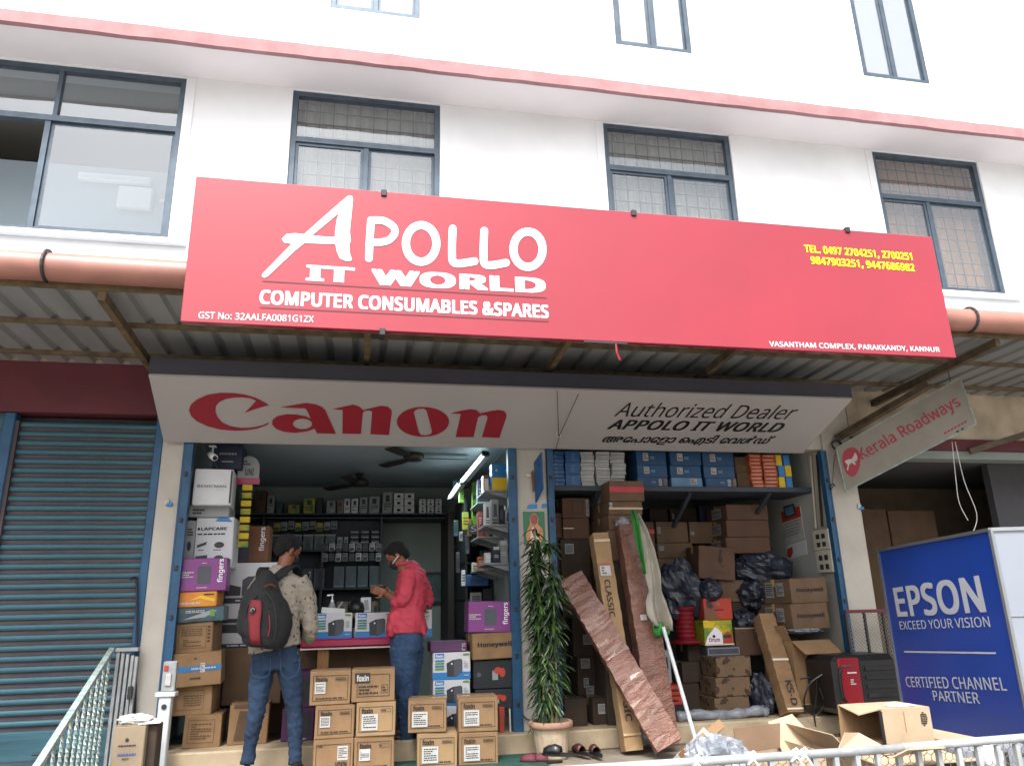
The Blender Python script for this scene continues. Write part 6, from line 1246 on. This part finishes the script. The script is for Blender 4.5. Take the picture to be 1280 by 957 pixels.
blob('paper_bundle', 'crumpled newspaper bundle on top of the tall carton', 'newspaper', P(167,900,-.7)+Vector((0,.04,.0)), (.12,.06,.04), 'label_white', 41, .4)
mb = MB(); p = P(188,902,-.66); mb.slab([p+Vector((-.07,-.05,-.005)), p+Vector((.08,-.06,.0)), p+Vector((.08,.05,.02)), p+Vector((-.05,.05,.015))], .004, 'letter_white', (0,0,1)); mb.build('paper_sheet', None, label='folded white paper sheet beside the newspaper bundle', category='paper')
# ---- front fence with cartons behind
yf = -3.6; fa, fb = P(600,978,yf), P(1330,922,yf); zr = (P(820,952,yf).z+P(1280,926,yf).z)/2
t = empty('fence', (P(718,957,yf).x, yf, -.6), 'low white tubular fence with wire mesh along the forecourt edge', 'fence'); ox, oz = t.location.x, -.6
X1 = P(1345,920,yf).x-ox
mb = MB(); mb.tube([(-.12,0,zr-oz),(0,0,zr-oz),(X1*.62,0,zr-oz-.002)], .019, 'rail_white', 12); mb.build('top_rail', t, smooth=True)
mb = MB(); mb.tube([(X1*.622,0,zr-oz),(X1+.2,0,zr-oz+.012)], .019, 'rail_white', 12); mb.build('top_rail', t, smooth=True)
k = 0; x = .05
while x < X1:
    mb = MB(); mb.box(x-.011, x+.011, -.011, .011, .02, zr-oz-.017, 'rail_white'); mb.build('bar', t); x += .107; k += 1
mb = MB(); hx = .022                                     # hexagonal wire mesh
rows = int((zr-oz)/(hx*1.5)); cols = int(X1/(hx*1.732))
for i in range(rows-18, rows):
    for j in range(cols):
        cx = j*hx*1.732+(hx*.866 if i % 2 else 0); cz_ = .02+i*hx*1.5
        v_ = [(cx+hx*math.cos(math.radians(30+60*a)), .016, cz_+hx*math.sin(math.radians(30+60*a))) for a in range(6)]
        for a in (0,1,5):
            p, q = v_[a], v_[(a+1)%6]; mb.bar(p, q, .0022, .0022, 'wire_mesh', (0,1,0))
mb.build('wire_mesh', t, kind='stuff')
for (u, lab) in ((868,'small knot of white string near the leaning pole'),(938,'knot of white string under the dark flap'),(992,'large knot of white string with loose ends'),(1003,'second loose white string end')):
    p = P(u, 945, yf); mb = MB(); mb.tube([(p.x+.02*math.sin(a*1.0), yf+.024*math.cos(a), zr+.024*math.sin(a)) for a in [i*.7 for i in range(18)]], .006, 'string', 5)
    mb.tube(cat([(p.x, yf-.025, zr), (p.x+.02, yf-.03, zr-.03), (p.x+.035, yf-.03, zr-.06)], 3, False), .005, 'string', 5)
    mb.build('string_knot', None, label=lab+' tied to the fence rail', category='string', group='string knots on the fence rail')
def sheet(name, lab, pts, m, cat_='cardboard', th=.006, **k):
    mb = MB(); mb.slab([P(*p) for p in pts], th, m); return mb.build(name, None, label=lab, category=cat_, **k)
# carton A : wide open box behind the middle of the fence
A0, A1 = P(918,940,-2.6), P(1012,930,-2.6)
ta = flapbox('open brown carton behind the fence with its dark flap raised', A0.x, A1.x, -2.75, -2.3, 0, A0.z-.0, 'card_inner', [('l', .10, 60)])
mb = MB(); mb.slab([P(917,910,-2.45)-ta.location, P(975,903,-2.45)-ta.location, P(975,934,-2.5)-ta.location, P(919,942,-2.5)-ta.location], .006, 'card_shaded'); mb.build('raised_flap', ta)  # shaded side of the flap, its shade painted in as darker card
mb = MB(); mb.slab([P(960,902,-2.2)-ta.location, P(990,892,-2.2)-ta.location, P(1034,940,-2.4)-ta.location, P(978,940,-2.4)-ta.location], .006, 'card_inner'); mb.build('back_flap', ta)
# carton B : box lying open on a bigger carton
B0_, B1_ = P(1045,942,-2.6), P(1190,928,-2.6)
tb = flapbox('large flattened open carton under the small one behind the fence', B0_.x, B1_.x, -2.75, -2.2, 0, B0_.z+.02, 'card_inner', [('l', .14, 40), ('r', .12, 75), ('f', .25, 95)])
c0, c1 = P(1108,932,-2.6), P(1162,886,-2.6); zc0 = B0_.z+.025; zc1 = P(1135,884,-2.6).z
tc = empty('open_carton', ((c0.x+c1.x)/2, -2.45, zc0), 'small brown carton lying open with paper on top near the blue sign', 'open box'); w, h = (c1.x-c0.x)/2, zc1-zc0; L = (P(1106,900,-2.6).x-P(1066,900,-2.6).x)*.4
mb = MB(); mb.box(-w, w, -.15, -.144, 0, h, 'card_inner'); mb.box(-w, w, .15, .156, 0, h, 'card'); mb.box(-w, w, -.144, .15, h-.006, h, 'card_inner'); mb.box(-w, w, -.144, .15, 0, .006, 'card'); mb.box(w-.006, w, -.144, .15, .006, h-.006, 'card'); mb.build('carton', tc)
mb = MB(); mb.slab([(-w,.153,0),(-w-L,.17,.0),(-w-L,.16,h*.98),(-w,.153,h)], .006, 'card'); mb.build('flap', tc)
mb = MB(); mb.slab([(-w,-.14,h-.003),(-w,.15,h-.003),(-w-L*.95,.16,h*.97),(-w-L*.8,-.02,h*.78)], .006, 'card_inner'); mb.build('flap', tc)
mb = MB(); mb.bar((-w-.012,-.155,0),(-w-.012,-.155,h*.95), .02, .008, 'black_plastic'); mb.build('strap', tc)
F_ = Face((-w,-.1515,0),(2*w,0,0),(0,0,h),(0,-1,0)); mb = MB(); r = random.Random(4)
for k in range(8):
    for j in range(3):
        a = .80+.05*j*(1-.08*abs(k-4)); z_ = .48+k*.05
        if abs(k-3.5) > 3 and j != 1: continue
        put_rect(mb, F_, a-.02, z_, a+.022, z_+.034, 'ink', .001)
put_rect(mb, F_, .44, .35, .455, .9, 'card', .001); mb.build('printed_emblem', tc)
mb = MB(); mb.slab([(-.06,-.10,h+.004),(.09,-.12,h+.006),(.13,-.05,h+.004),(.02,.0,h+.012),(-.05,-.02,h+.005)], .003, 'letter_white', (0,0,1)); mb.build('paper_sheet', None, tuple(tc.location), label='white crumpled paper lying on the small open carton', category='paper')
sheet('cardboard_piece', 'large light cardboard flap draped over the white fence rail', [(1085,933,-3.1),(1165,929,-3.0),(1208,926,-3.2),(1180,934,-3.64),(1135,936,-3.66),(1112,947,-3.68)], 'card_inner')
sheet('cardboard_piece', 'triangular cardboard flap left of the small open carton', [(1046,940,-2.8),(1056,915,-2.75),(1073,915,-2.7),(1110,935,-2.8)], 'card_inner')
sheet('cardboard_piece', 'light cardboard piece standing behind the dark flap near the tied bundle', [(905,948,-2.7),(917,927,-2.6),(932,948,-2.6),(930,975,-2.7)], 'card_inner')
# tied bundle and bags left of carton A
p = P(862,936,-2.6); q = P(900,915,-2.5)
t = empty('cardboard_bundle', tuple(p), 'flat cardboard bundle tied crosswise with pale tape behind the fence', 'bundle'); mb = MB(); q0, q1 = P(848,950,-2.6)-p, P(893,912,-2.4)-p
d = (q1-q0).normalized(); mb.bar(q0, q1, .17, .05, 'card', (.5,-.5,.6)); mb.build('cardboard', t)
mb = MB(); mb.bar(q0-d*.002, q1+d*.002, .05, .056, 'label_white', (.5,-.5,.6)); mb.bar((q0+q1)/2-Vector((.05,-.05,.07)), (q0+q1)/2+Vector((.05,-.05,.07)), .03, .07, 'label_white', tuple(d)); mb.build('tape', t)
blob('plastic_bag', 'white and grey crumpled plastic bags behind the fence', 'plastic bag', P(898,952,-2.8), (.17,.15,.13), 'plastic_sheet', 51, .45)
# things at the lower right behind the mesh
bx('grey_sack', 'grey sack with dark letters behind the fence at the lower right', 'sack', 1208, 934, 1300, 990, -2.95, .2, 'sack', [('P', [(.1,.55),(.25,.55),(.25,.6),(.2,.6),(.2,.95),(.14,.95),(.14,.6),(.1,.6)], 'ink'), ('P', [(.55,.5),(.6,.5),(.6,.9),(.55,.9)], 'ink'), ('F', .70, .45, .84, .85, .03, 'ink')], tape=False)
c = P(1240,945,-3.35); t = empty('round_mirror', tuple(c), 'bright round white reflector behind the fence at lower right', 'reflector')
mb = MB(); mb.lathe([(.001,-.03),(.05,-.025),(.068,0),(.05,.02),(.001,.028)], 'letter_white', 24, cap=False); o = mb.build('dome', t, smooth=True, rot=(math.radians(90),0,0))
mb = MB(); mb.tube([(0,.02,-.05),(0,.02,-.9)], .012, 'steel_dark'); mb.build('stem', t)
# ================================================================== PEOPLE
def limb(rings, m=None, n=16):
    """closed tube through rings (x, y, z, rx, ry): rx across, ry front-back"""
    vs = []; fs = []; N = len(rings); C = [Vector(r[:3]) for r in rings]
    for i in range(N):
        t = (C[min(i+1, N-1)]-C[max(i-1, 0)]).normalized()
        a = Vector((1,0,0)) if abs(t.x) < .75 else Vector((0,0,1)); a = (a-t*a.dot(t)).normalized(); b = t.cross(a)
        for k in range(n): an = 2*math.pi*k/n; vs.append(C[i]+a*math.cos(an)*rings[i][3]+b*math.sin(an)*rings[i][4])
    for i in range(N-1):
        for k in range(n): fs.append((i*n+k, i*n+(k+1)%n, (i+1)*n+(k+1)%n, (i+1)*n+k))
    fs += [tuple(range(n))[::-1], tuple(range((N-1)*n, N*n))]
    return vs, fs
def smooth_rings(r, k=4): return cat(r, k, False)
def fuse(name, parent, limbs, m, voxel=.012, smooth=6, wr=0., wscale=8, seed=0, origin=Vector()):
    from mathutils import noise
    import bmesh
    mb = MB()
    for L in limbs:
        vs, fs = L if isinstance(L, tuple) else limb(L)
        mb.add([Vector(v)-origin for v in vs], fs, m)
    tmp = mb.build(name); fix_normals(tmp)
    md = tmp.modifiers.new('r', 'REMESH'); md.mode = 'VOXEL'; md.voxel_size = voxel
    if smooth: s = tmp.modifiers.new('s', 'SMOOTH'); s.iterations = smooth; s.factor = .5
    dg = bpy.context.evaluated_depsgraph_get(); me = bpy.data.meshes.new_from_object(tmp.evaluated_get(dg)); bpy.data.objects.remove(tmp)
    if wr:
        me.calc_loop_triangles() if hasattr(me, 'calc_loop_triangles') else None
        nr = [v.normal.copy() for v in me.vertices]
        for v, n in zip(me.vertices, nr):
            p = v.co*wscale; p2 = Vector((p.x*1.2, p.y*1.2, p.z*2.0+p.x*.8+seed)); v.co = v.co+n*wr*(abs(noise.noise(p2))*1.6-.35+noise.noise(p2*2.3)*.4)
    me.name = name; me.materials.clear(); me.materials.append(MATS[m])
    me.polygons.foreach_set('use_smooth', [True]*len(me.polygons))
    me.polygons.foreach_set('material_index', [0]*len(me.polygons)); o = bpy.data.objects.new(name, me); col.objects.link(o); o.parent = parent; return o
def ball(c, r, n=16, tilt=None):
    vs = []; fs = []; R = n//2+2
    for i in range(R+1):
        th = math.pi*i/R
        for k in range(n):
            v = Vector((r[0]*math.sin(th)*math.cos(2*math.pi*k/n), r[1]*math.sin(th)*math.sin(2*math.pi*k/n), r[2]*math.cos(th)))
            if tilt: v.rotate(tilt)
            vs.append(Vector(c)+v)
    for i in range(R):
        for k in range(n): fs.append((i*n+k, (i+1)*n+k, (i+1)*n+(k+1)%n, i*n+(k+1)%n))
    return vs, fs
def head_parts(c, fwd, tilt, s=1.):
    """returns skin limbs, hair limbs, mask limbs. fwd: yaw the face looks at; tilt: downward nod (rad)"""
    rot = Euler((0, 0, 0)).to_matrix(); R = Matrix.Rotation(math.atan2(fwd[1], fwd[0])-math.pi/2, 3, 'Z') @ Matrix.Rotation(-tilt, 3, 'X')   # local +y = face direction
    T = lambda p: Vector(c)+R @ (Vector(p)*s)
    def B(p, r, n=16): return ball(T(p), [q*s for q in r], n, R.to_quaternion())
    skin = [B((0,-.005,.02), (.074,.092,.095), 20), B((0,.03,-.045), (.055,.062,.065)), B((0,.052,-.088), (.028,.028,.025)), B((0,.093,-.012), (.012,.022,.02), 10), B((0,.098,-.022), (.016,.016,.012), 10), B((0,.082,-.055), (.024,.014,.012), 10), B((.03,.078,.012), (.018,.012,.01), 8), B((-.03,.078,.012), (.018,.012,.01), 8), B((0,.07,.045), (.05,.025,.03), 12)]
    for sx in (-1, 1): skin += [B((sx*.076,-.012,-.008), (.010,.020,.032), 12), B((sx*.072,-.006,-.034), (.008,.012,.012), 8)]
    hair = [B((0,-.018,.045), (.085,.096,.082), 20), B((0,-.062,-.0), (.068,.052,.075), 16), B((0,.05,.088), (.052,.045,.03), 14), B((.062,-.02,.018), (.022,.05,.05), 12), B((-.062,-.02,.018), (.022,.05,.05), 12)]
    mask = [B((0,.068,-.045), (.056,.046,.046), 18), B((0,.050,-.078), (.046,.044,.028), 14)]
    def strap(sx): return limb([(*T((sx*.05,.07,-.04)), .006, .006), (*T((sx*.075,.03,-.032)), .005, .005), (*T((sx*.084,-.02,-.02)), .005, .005)])
    return T, R, skin, hair, mask, [strap(-1), strap(1)]
def hand(palm, dirv, side, s=1.):
    """palm with four curled fingers and a thumb leaving its side; dirv points to the fingertips"""
    d = Vector(dirv).normalized(); a = Vector(side); a = (a-d*a.dot(d)).normalized(); n = d.cross(a); P0 = Vector(palm); L = []
    L.append(limb([(*(P0-d*.045*s), .026*s, .018*s), (*(P0), .040*s, .016*s), (*(P0+d*.045*s), .042*s, .014*s)], n=12))
    for k, ln in enumerate((.066, .074, .070, .055)):
        b = P0+d*.04*s+a*(-.030+.020*k)*s; q1 = b+d*ln*.42*s-n*.008*s; q2 = q1+(d*.6-n*.8).normalized()*ln*.34*s; q3 = q2+(d*-.1-n*1.).normalized()*ln*.26*s
        L.append(limb([(*b, .0095*s, .0095*s), (*q1, .009*s, .009*s), (*q2, .008*s, .008*s), (*q3, .0065*s, .0065*s)], n=8))
    b = P0-d*.015*s-a*.036*s; q1 = b+(d*.7-a*.7-n*.2).normalized()*.034*s; q2 = q1+(d*.9-a*.1-n*.5).normalized()*.030*s
    L.append(limb([(*b, .013*s, .012*s), (*q1, .011*s, .010*s), (*q2, .008*s, .008*s)], n=8)); return L
def pj(u, v, y): p = P(u, v, y); return (p.x, p.y, p.z)
def R_(u, v, y, rx, ry): return (*pj(u, v, y), rx, ry)
# ---------------- man with backpack (seen from behind, head turned to the right)
y1 = -.42
t1 = empty('person', (P(342,955,y1).x, y1, 0), 'man in a floral shirt and blue jeans wearing a dark backpack, seen from behind', 'person'); O1 = Vector(t1.location)
hc = Vector(pj(360, 688, y1+.03))
T, RH, sk, hr, mk, st_ = head_parts(hc, (.80, .60), .42, 1.06)
armR = [R_(380,742,y1+.02,.040,.04), R_(387,778,y1+.04,.038,.038), R_(386,793,y1+.12,.034,.034), R_(382,786,y1+.28,.028,.030)]
body = sk+[limb(smooth_rings([R_(352,745,y1,.15,.10), R_(351,722,y1,.09,.075), R_(355,708,y1+.005,.062,.062), R_(359,694,y1+.02,.058,.062)])),
   limb(smooth_rings([R_(344,815,y1,.12,.07), R_(346,770,y1,.13,.07), R_(349,735,y1,.14,.065)])), limb(smooth_rings(armR)),
   limb(smooth_rings([R_(329,820,y1,.055,.06), R_(325,870,y1,.045,.05), R_(319,905,y1-.0,.038,.042), R_(313,940,y1+.01,.030,.036), R_(310,954,y1,.034,.045)])),
   limb(smooth_rings([R_(362,820,y1,.055,.06), R_(366,870,y1+.03,.045,.05), R_(369,905,y1+.04,.038,.042), R_(369,938,y1+.05,.030,.036), R_(369,953,y1+.04,.034,.045)]))]
hp = Vector(pj(379,777,y1+.36)); body += hand(hp, (-.5,.8,.3), (.3,.2,-.9)) 
fuse('body', t1, body, 'skin', .0085, 3, origin=O1)
fuse('hair', t1, hr, 'hair', .008, 2, .003, 40, origin=O1)
fuse('face_mask', t1, mk+st_, 'mask_black', .006, 2, origin=O1)
shirt = [limb(smooth_rings([R_(344,811,y1,.205,.135), R_(343,795,y1,.20,.132), R_(346,765,y1,.182,.13), R_(349,738,y1,.20,.125), R_(350,724,y1,.195,.105), R_(351,716,y1,.12,.085), R_(353,709,y1,.075,.07)])),
   limb(smooth_rings([R_(372,726,y1,.085,.08), R_(381,738,y1+.01,.075,.075), R_(386,760,y1+.03,.066,.068), R_(388,785,y1+.05,.060,.062), R_(386,798,y1+.14,.052,.052), R_(384,793,y1+.22,.046,.046)])),
   limb(smooth_rings([R_(330,728,y1,.085,.08), R_(319,742,y1+.01,.075,.075), R_(314,768,y1+.06,.066,.066), R_(316,790,y1+.16,.06,.06), R_(325,785,y1+.26,.05,.05)])),
   limb(smooth_rings([R_(352,716,y1,.078,.075), R_(355,708,y1+.0,.072,.072)]))]
fuse('shirt', t1, shirt, 'floral', .011, 5, .010, 11, 1, origin=O1)
jean = [limb(smooth_rings([R_(344,803,y1,.165,.115), R_(344,822,y1,.178,.13), R_(345,836,y1,.165,.13)])),
   limb(smooth_rings([R_(329,825,y1,.098,.118), R_(326,850,y1,.090,.10), R_(321,885,y1-.01,.066,.075), R_(317,905,y1,.062,.075), R_(312,935,y1+.02,.050,.060), R_(309,955,y1+.01,.054,.066)])),
   limb(smooth_rings([R_(360,825,y1,.098,.118), R_(364,850,y1+.01,.090,.10), R_(368,885,y1+.03,.066,.075), R_(369,905,y1+.04,.062,.075), R_(369,935,y1+.05,.050,.060), R_(369,955,y1+.04,.054,.066)]))]
fuse('trousers', t1, jean, 'denim_blue', .011, 4, .010, 12, 4, origin=O1)
def put_pocket(t, quad, y, m, O, nm='pocket'):
    q = [Vector(pj(u, v, y))-O for u, v in quad]; mb = MB(); mb.slab(q, .006, m, (0,-1,0)); o = mb.build(nm, t); return o
for pts in ([(351,823),(352,842),(362,847),(373,840),(374,822)], [(315,823),(315,842),(326,847),(337,841),(338,822)]):     # stitched outline of the back pockets
    mb = MB(); mb.tube(cat([tuple(Vector(pj(u, v, y1-.118-.012*math.cos((u-344)/9.)))-O1) for u, v in pts], 3, False), .0035, 'denim_light', 5); mb.build('pocket_seam', t1)
for (u, v, yy) in ((308,957,y1-.02),(370,957,y1+.01)):
    p = Vector(pj(u, v, yy)); p.z = .0; sh = [limb([(p.x,p.y-.10,.045,.036,.036),(p.x,p.y-.05,.06,.045,.05),(p.x,p.y+.02,.055,.046,.05),(p.x+.005,p.y+.12,.04,.05,.036),(p.x+.006,p.y+.17,.03,.035,.024)]), limb([(p.x,p.y-.11,.014,.04,.014),(p.x,p.y+.03,.014,.05,.014),(p.x+.005,p.y+.17,.014,.042,.014)])]
    fuse('shoe', t1, sh, 'shoe_black', .008, 3, origin=O1)
# belt loop rivets on the waist
for u in (317,350,372):
    p = Vector(pj(u, 816, y1-.135))-O1; mb = MB(); mb.cbox(p.x-.004, p.x+.004, p.y-.002, p.y+.002, p.z-.010, p.z+.010, 'denim_light', .001); mb.build('belt_loop', t1)
# backpack
yb = y1-.20
t2 = empty('backpack', pj(330, 808, yb), 'dark teardrop backpack with a red vertical panel on the man at left', 'backpack'); O2 = Vector(t2.location)
sil = [(333,712,4,.03),(333,722,11,.07),(331,735,17,.10),(329,750,24,.125),(330,765,28,.135),(331,780,30,.14),(330,795,27,.135),(327,805,22,.11),(326,809,17,.07)]
sc_ = 1/ (940/6.6)
rings = [(*pj(u+ (w_-30)*.0, v, yb+.02), w_*sc_, d) for u, v, w_, d in sil]
fuse('bag', t2, [limb(smooth_rings(rings, 5), n=24)], 'pack_black', .012, 4, .004, 9, 7, origin=O2)
mb = MB(); vs = []
Lp = [(313,749,326,750),(311,760,327,761),(310,772,325.5,773),(311,785,324.5,786),(312,797,325,798),(314,805,326,806)]
def ysurf(u, v):
    for i in range(len(sil)-1):
        if sil[i][1] <= v <= sil[i+1][1]:
            f = (v-sil[i][1])/(sil[i+1][1]-sil[i][1]); w_ = sil[i][2]*(1-f)+sil[i+1][2]*f; d = sil[i][3]*(1-f)+sil[i+1][3]*f; c_ = sil[i][0]*(1-f)+sil[i+1][0]*f; break
    else: w_, d, c_ = 17, .07, 327
    x = min(.97, abs((u-c_)/w_)); return yb+.02-d*math.sqrt(1-x*x)-.026
for a, v0, b_, v1 in Lp:
    for k in range(5): u = a+(b_-a)*k/4; v = v0+(v1-v0)*k/4; vs.append(Vector(pj(u, v, ysurf(u, v)))-O2)
mb.add(vs, [(i*5+k, (i+1)*5+k, (i+1)*5+k+1, i*5+k+1) for i in range(len(Lp)-1) for k in range(4)], 'pack_red'); o = mb.build('red_panel', t2, smooth=True); md = o.modifiers.new('thickness', 'SOLIDIFY'); md.thickness = .012
for pts, r_, m, nm in (([(336,768),(337,776),(337,786),(335,795)], .005, 'pack_red', 'zip'), ([(331,738),(340,750),(344,765),(345,785),(342,800)], .004, 'black_box', 'seam'), ([(322,742),(310,757),(306,775),(306,793)], .004, 'black_box', 'seam'), ([(330,733),(338,730),(344,733)], .006, 'pack_red', 'handle_loop')):
    mb = MB(); mb.tube(cat([tuple(Vector(pj(u, v, ysurf(u, v)-.003))-O2) for u, v in pts], 4, False), r_, m, 6); mb.build(nm, t2)
mb = MB(); c = Vector(pj(316,762,ysurf(316,762)-.010))-O2; mb.tube([c, c+Vector((0,-.006,0))], .024, 'pack_black', 20); mb.tube([c+Vector((.013*math.cos(a),-.008,.013*math.sin(a))) for a in [i*.5 for i in range(9)]], .0035, 'carton_grey', 6); mb.build('badge', t2)
def strap(pts, w_): mb = MB(); q = cat([tuple(Vector(p)-O2) for p in pts], 5, False); n = len(q); vs = []
for pts in ([pj(338,732,yb-.02), pj(346,722,y1-.13), pj(358,712,y1-.09), pj(367,708,y1+.0), pj(371,716,y1+.09), pj(372,740,y1+.15)], [pj(327,733,yb-.02), pj(325,722,y1-.13), pj(327,714,y1-.09), pj(331,711,y1+.0), pj(333,720,y1+.09), pj(333,745,y1+.15)]):
    q = cat(pts, 5, False); mb = MB(); vs = []; n = len(q)
    for i, p in enumerate(q): 
        tt = (Vector(q[min(i+1,n-1)])-Vector(q[max(i-1,0)])).normalized(); s_ = Vector((1,0,0)); s_ = (s_-tt*s_.dot(tt)).normalized(); nn = tt.cross(s_).normalized()
        if nn.z < 0: nn = -nn
        P_ = Vector(p)-O2; vs += [P_-s_*.034, P_+s_*.034, P_+s_*.034+nn*.016, P_-s_*.034+nn*.016]
    mb.add(vs, [(4*i+j, 4*(i+1)+j, 4*(i+1)+(j+1)%4, 4*i+(j+1)%4) for i in range(n-1) for j in range(4)]+[(3,2,1,0),(4*n-4,4*n-3,4*n-2,4*n-1)], 'pack_black'); mb.build('shoulder_strap', t2)
mb = MB(); mb.tube(cat([tuple(Vector(pj(358,778,yb+.06))-O2), tuple(Vector(pj(366,768,y1-.08))-O2), tuple(Vector(pj(374,752,y1+.05))-O2)], 4, False), .009, 'pack_black', 6); mb.build('side_strap', t2)
# ---------------- man in the red shirt (side view, facing left, looking at his hands)
y2 = .0
t3 = empty('person', (P(508,938,y2).x, y2, ZF), 'man in a red shirt and jeans looking down at his hands by the counter', 'person'); O3 = Vector(t3.location)
hc = Vector(pj(497, 694, y2+.01))
T, RH, sk, hr, mk, st_ = head_parts(hc, (-.93, .25), .62, 1.0)
body = sk+[limb(smooth_rings([R_(512,725,y2,.08,.10), R_(508,712,y2,.075,.085), R_(502,703,y2,.056,.056), R_(499,695,y2,.052,.054)])),
   limb(smooth_rings([R_(508,800,y2,.09,.10), R_(512,760,y2,.09,.10), R_(513,728,y2,.085,.12)])),
   limb(smooth_rings([R_(509,722,y2-.15,.035,.035), R_(506,742,y2-.18,.035,.035), R_(503,750,y2-.17,.034,.034), R_(493,748,y2-.12,.035,.035), R_(483,741,y2-.05,.028,.030)])),
   limb(smooth_rings([R_(520,722,y2+.13,.035,.035), R_(528,740,y2+.16,.035,.035), R_(518,752,y2+.16,.034,.034), R_(498,748,y2+.12,.034,.034), R_(486,742,y2+.06,.028,.030)])),
   limb(smooth_rings([R_(505,805,y2-.06,.06,.06), R_(504,840,y2-.05,.055,.055), R_(506,870,y2-.04,.045,.045), R_(508,905,y2-.04,.036,.04), R_(509,930,y2-.04,.036,.04)])),
   limb(smooth_rings([R_(515,805,y2+.08,.06,.06), R_(514,840,y2+.1,.055,.055), R_(512,870,y2+.1,.045,.045), R_(513,905,y2+.1,.036,.04), R_(514,925,y2+.1,.036,.04)]))]
body += hand(pj(476.5,739,y2-.02), (-.85,.35,.2), (.1,.2,.9)) + hand(pj(481,738,y2+.06), (-.75,-.25,.3), (.1,-.2,.9))
fuse('body', t3, body, 'skin', .0085, 3, origin=O3)
fuse('hair', t3, hr, 'hair', .008, 2, .003, 40, 2, origin=O3)
fuse('face_mask', t3, mk, 'mask_black', .006, 2, origin=O3)
fuse('mask_strap', t3, st_, 'mask_white', .004, 1, origin=O3)
sh2 = [limb(smooth_rings([R_(507,791,y2,.165,.19), R_(508,775,y2,.155,.19), R_(511,755,y2,.142,.18), R_(514,735,y2,.138,.185), R_(514,720,y2,.125,.19), R_(513,711,y2,.09,.14), R_(509,705,y2,.068,.085)])),
   limb(smooth_rings([R_(512,716,y2-.13,.075,.07), R_(509,730,y2-.18,.070,.066), R_(505,746,y2-.18,.064,.06), R_(498,753,y2-.15,.055,.055), R_(492,750,y2-.12,.052,.052)])),
   limb(smooth_rings([R_(520,716,y2+.12,.075,.07), R_(530,735,y2+.16,.066,.066), R_(534,752,y2+.16,.058,.058), R_(524,757,y2+.15,.052,.052), R_(512,752,y2+.13,.05,.05)])),
   limb(smooth_rings([R_(487,795,y2-.05,.03,.10), R_(489,783,y2-.05,.05,.12), R_(495,770,y2-.02,.07,.14)])),
   limb(smooth_rings([R_(529,794,y2+.0,.03,.10), R_(527,783,y2+.0,.05,.12), R_(520,770,y2+.0,.07,.14)]))]
fuse('shirt', t3, sh2, 'red_shirt', .011, 4, .012, 9, 5, origin=O3)
mb = MB(); c = Vector(pj(505,704,y2))-O3; mb.tube([c+Vector((.066*math.cos(a), .07*math.sin(a), .012*math.cos(a))) for a in [i*math.pi/10 for i in range(20)]], .016, 'red_shirt', 8, closed=True); mb.build('collar', t3, smooth=True)
jn = [limb(smooth_rings([R_(508,785,y2,.135,.17), R_(508,800,y2,.145,.18), R_(509,815,y2,.135,.17)])),
   limb(smooth_rings([R_(505,808,y2-.06,.128,.11), R_(505,835,y2-.05,.105,.098), R_(506,865,y2-.04,.080,.080), R_(507,900,y2-.04,.068,.072), R_(508,928,y2-.04,.062,.068)])),
   limb(smooth_rings([R_(514,808,y2+.08,.115,.11), R_(513,835,y2+.1,.10,.095), R_(512,865,y2+.1,.078,.08), R_(512,900,y2+.1,.066,.072), R_(513,925,y2+.1,.06,.066)]))]
fuse('trousers', t3, jn, 'denim_light', .011, 4, .010, 12, 9, origin=O3)
for (u, yy) in ((508,y2-.04),(513,y2+.1)):
    p = Vector(pj(u, 935, yy)); z0 = ZF if yy > -.1 else ZF; sh = [limb([(p.x+.07,p.y,z0+.045,.036,.036),(p.x,p.y,z0+.06,.045,.045),(p.x-.08,p.y,z0+.045,.04,.038),(p.x-.17,p.y,z0+.028,.028,.028)]), limb([(p.x+.08,p.y,z0+.012,.013,.038),(p.x-.06,p.y,z0+.012,.013,.046),(p.x-.18,p.y,z0+.012,.013,.03)])]
    fuse('shoe', t3, sh, 'shoe_black', .008, 3, origin=O3)
mb = MB(); p = Vector(pj(478,733,y2+.02)); mb.cbox(p.x-.035, p.x+.035, p.y-.035, p.y+.04, p.z-.0, p.z+.008, 'black_plastic', .003)
mb.build('mobile_phone', None, label='dark phone held by the man in the red shirt', category='phone')
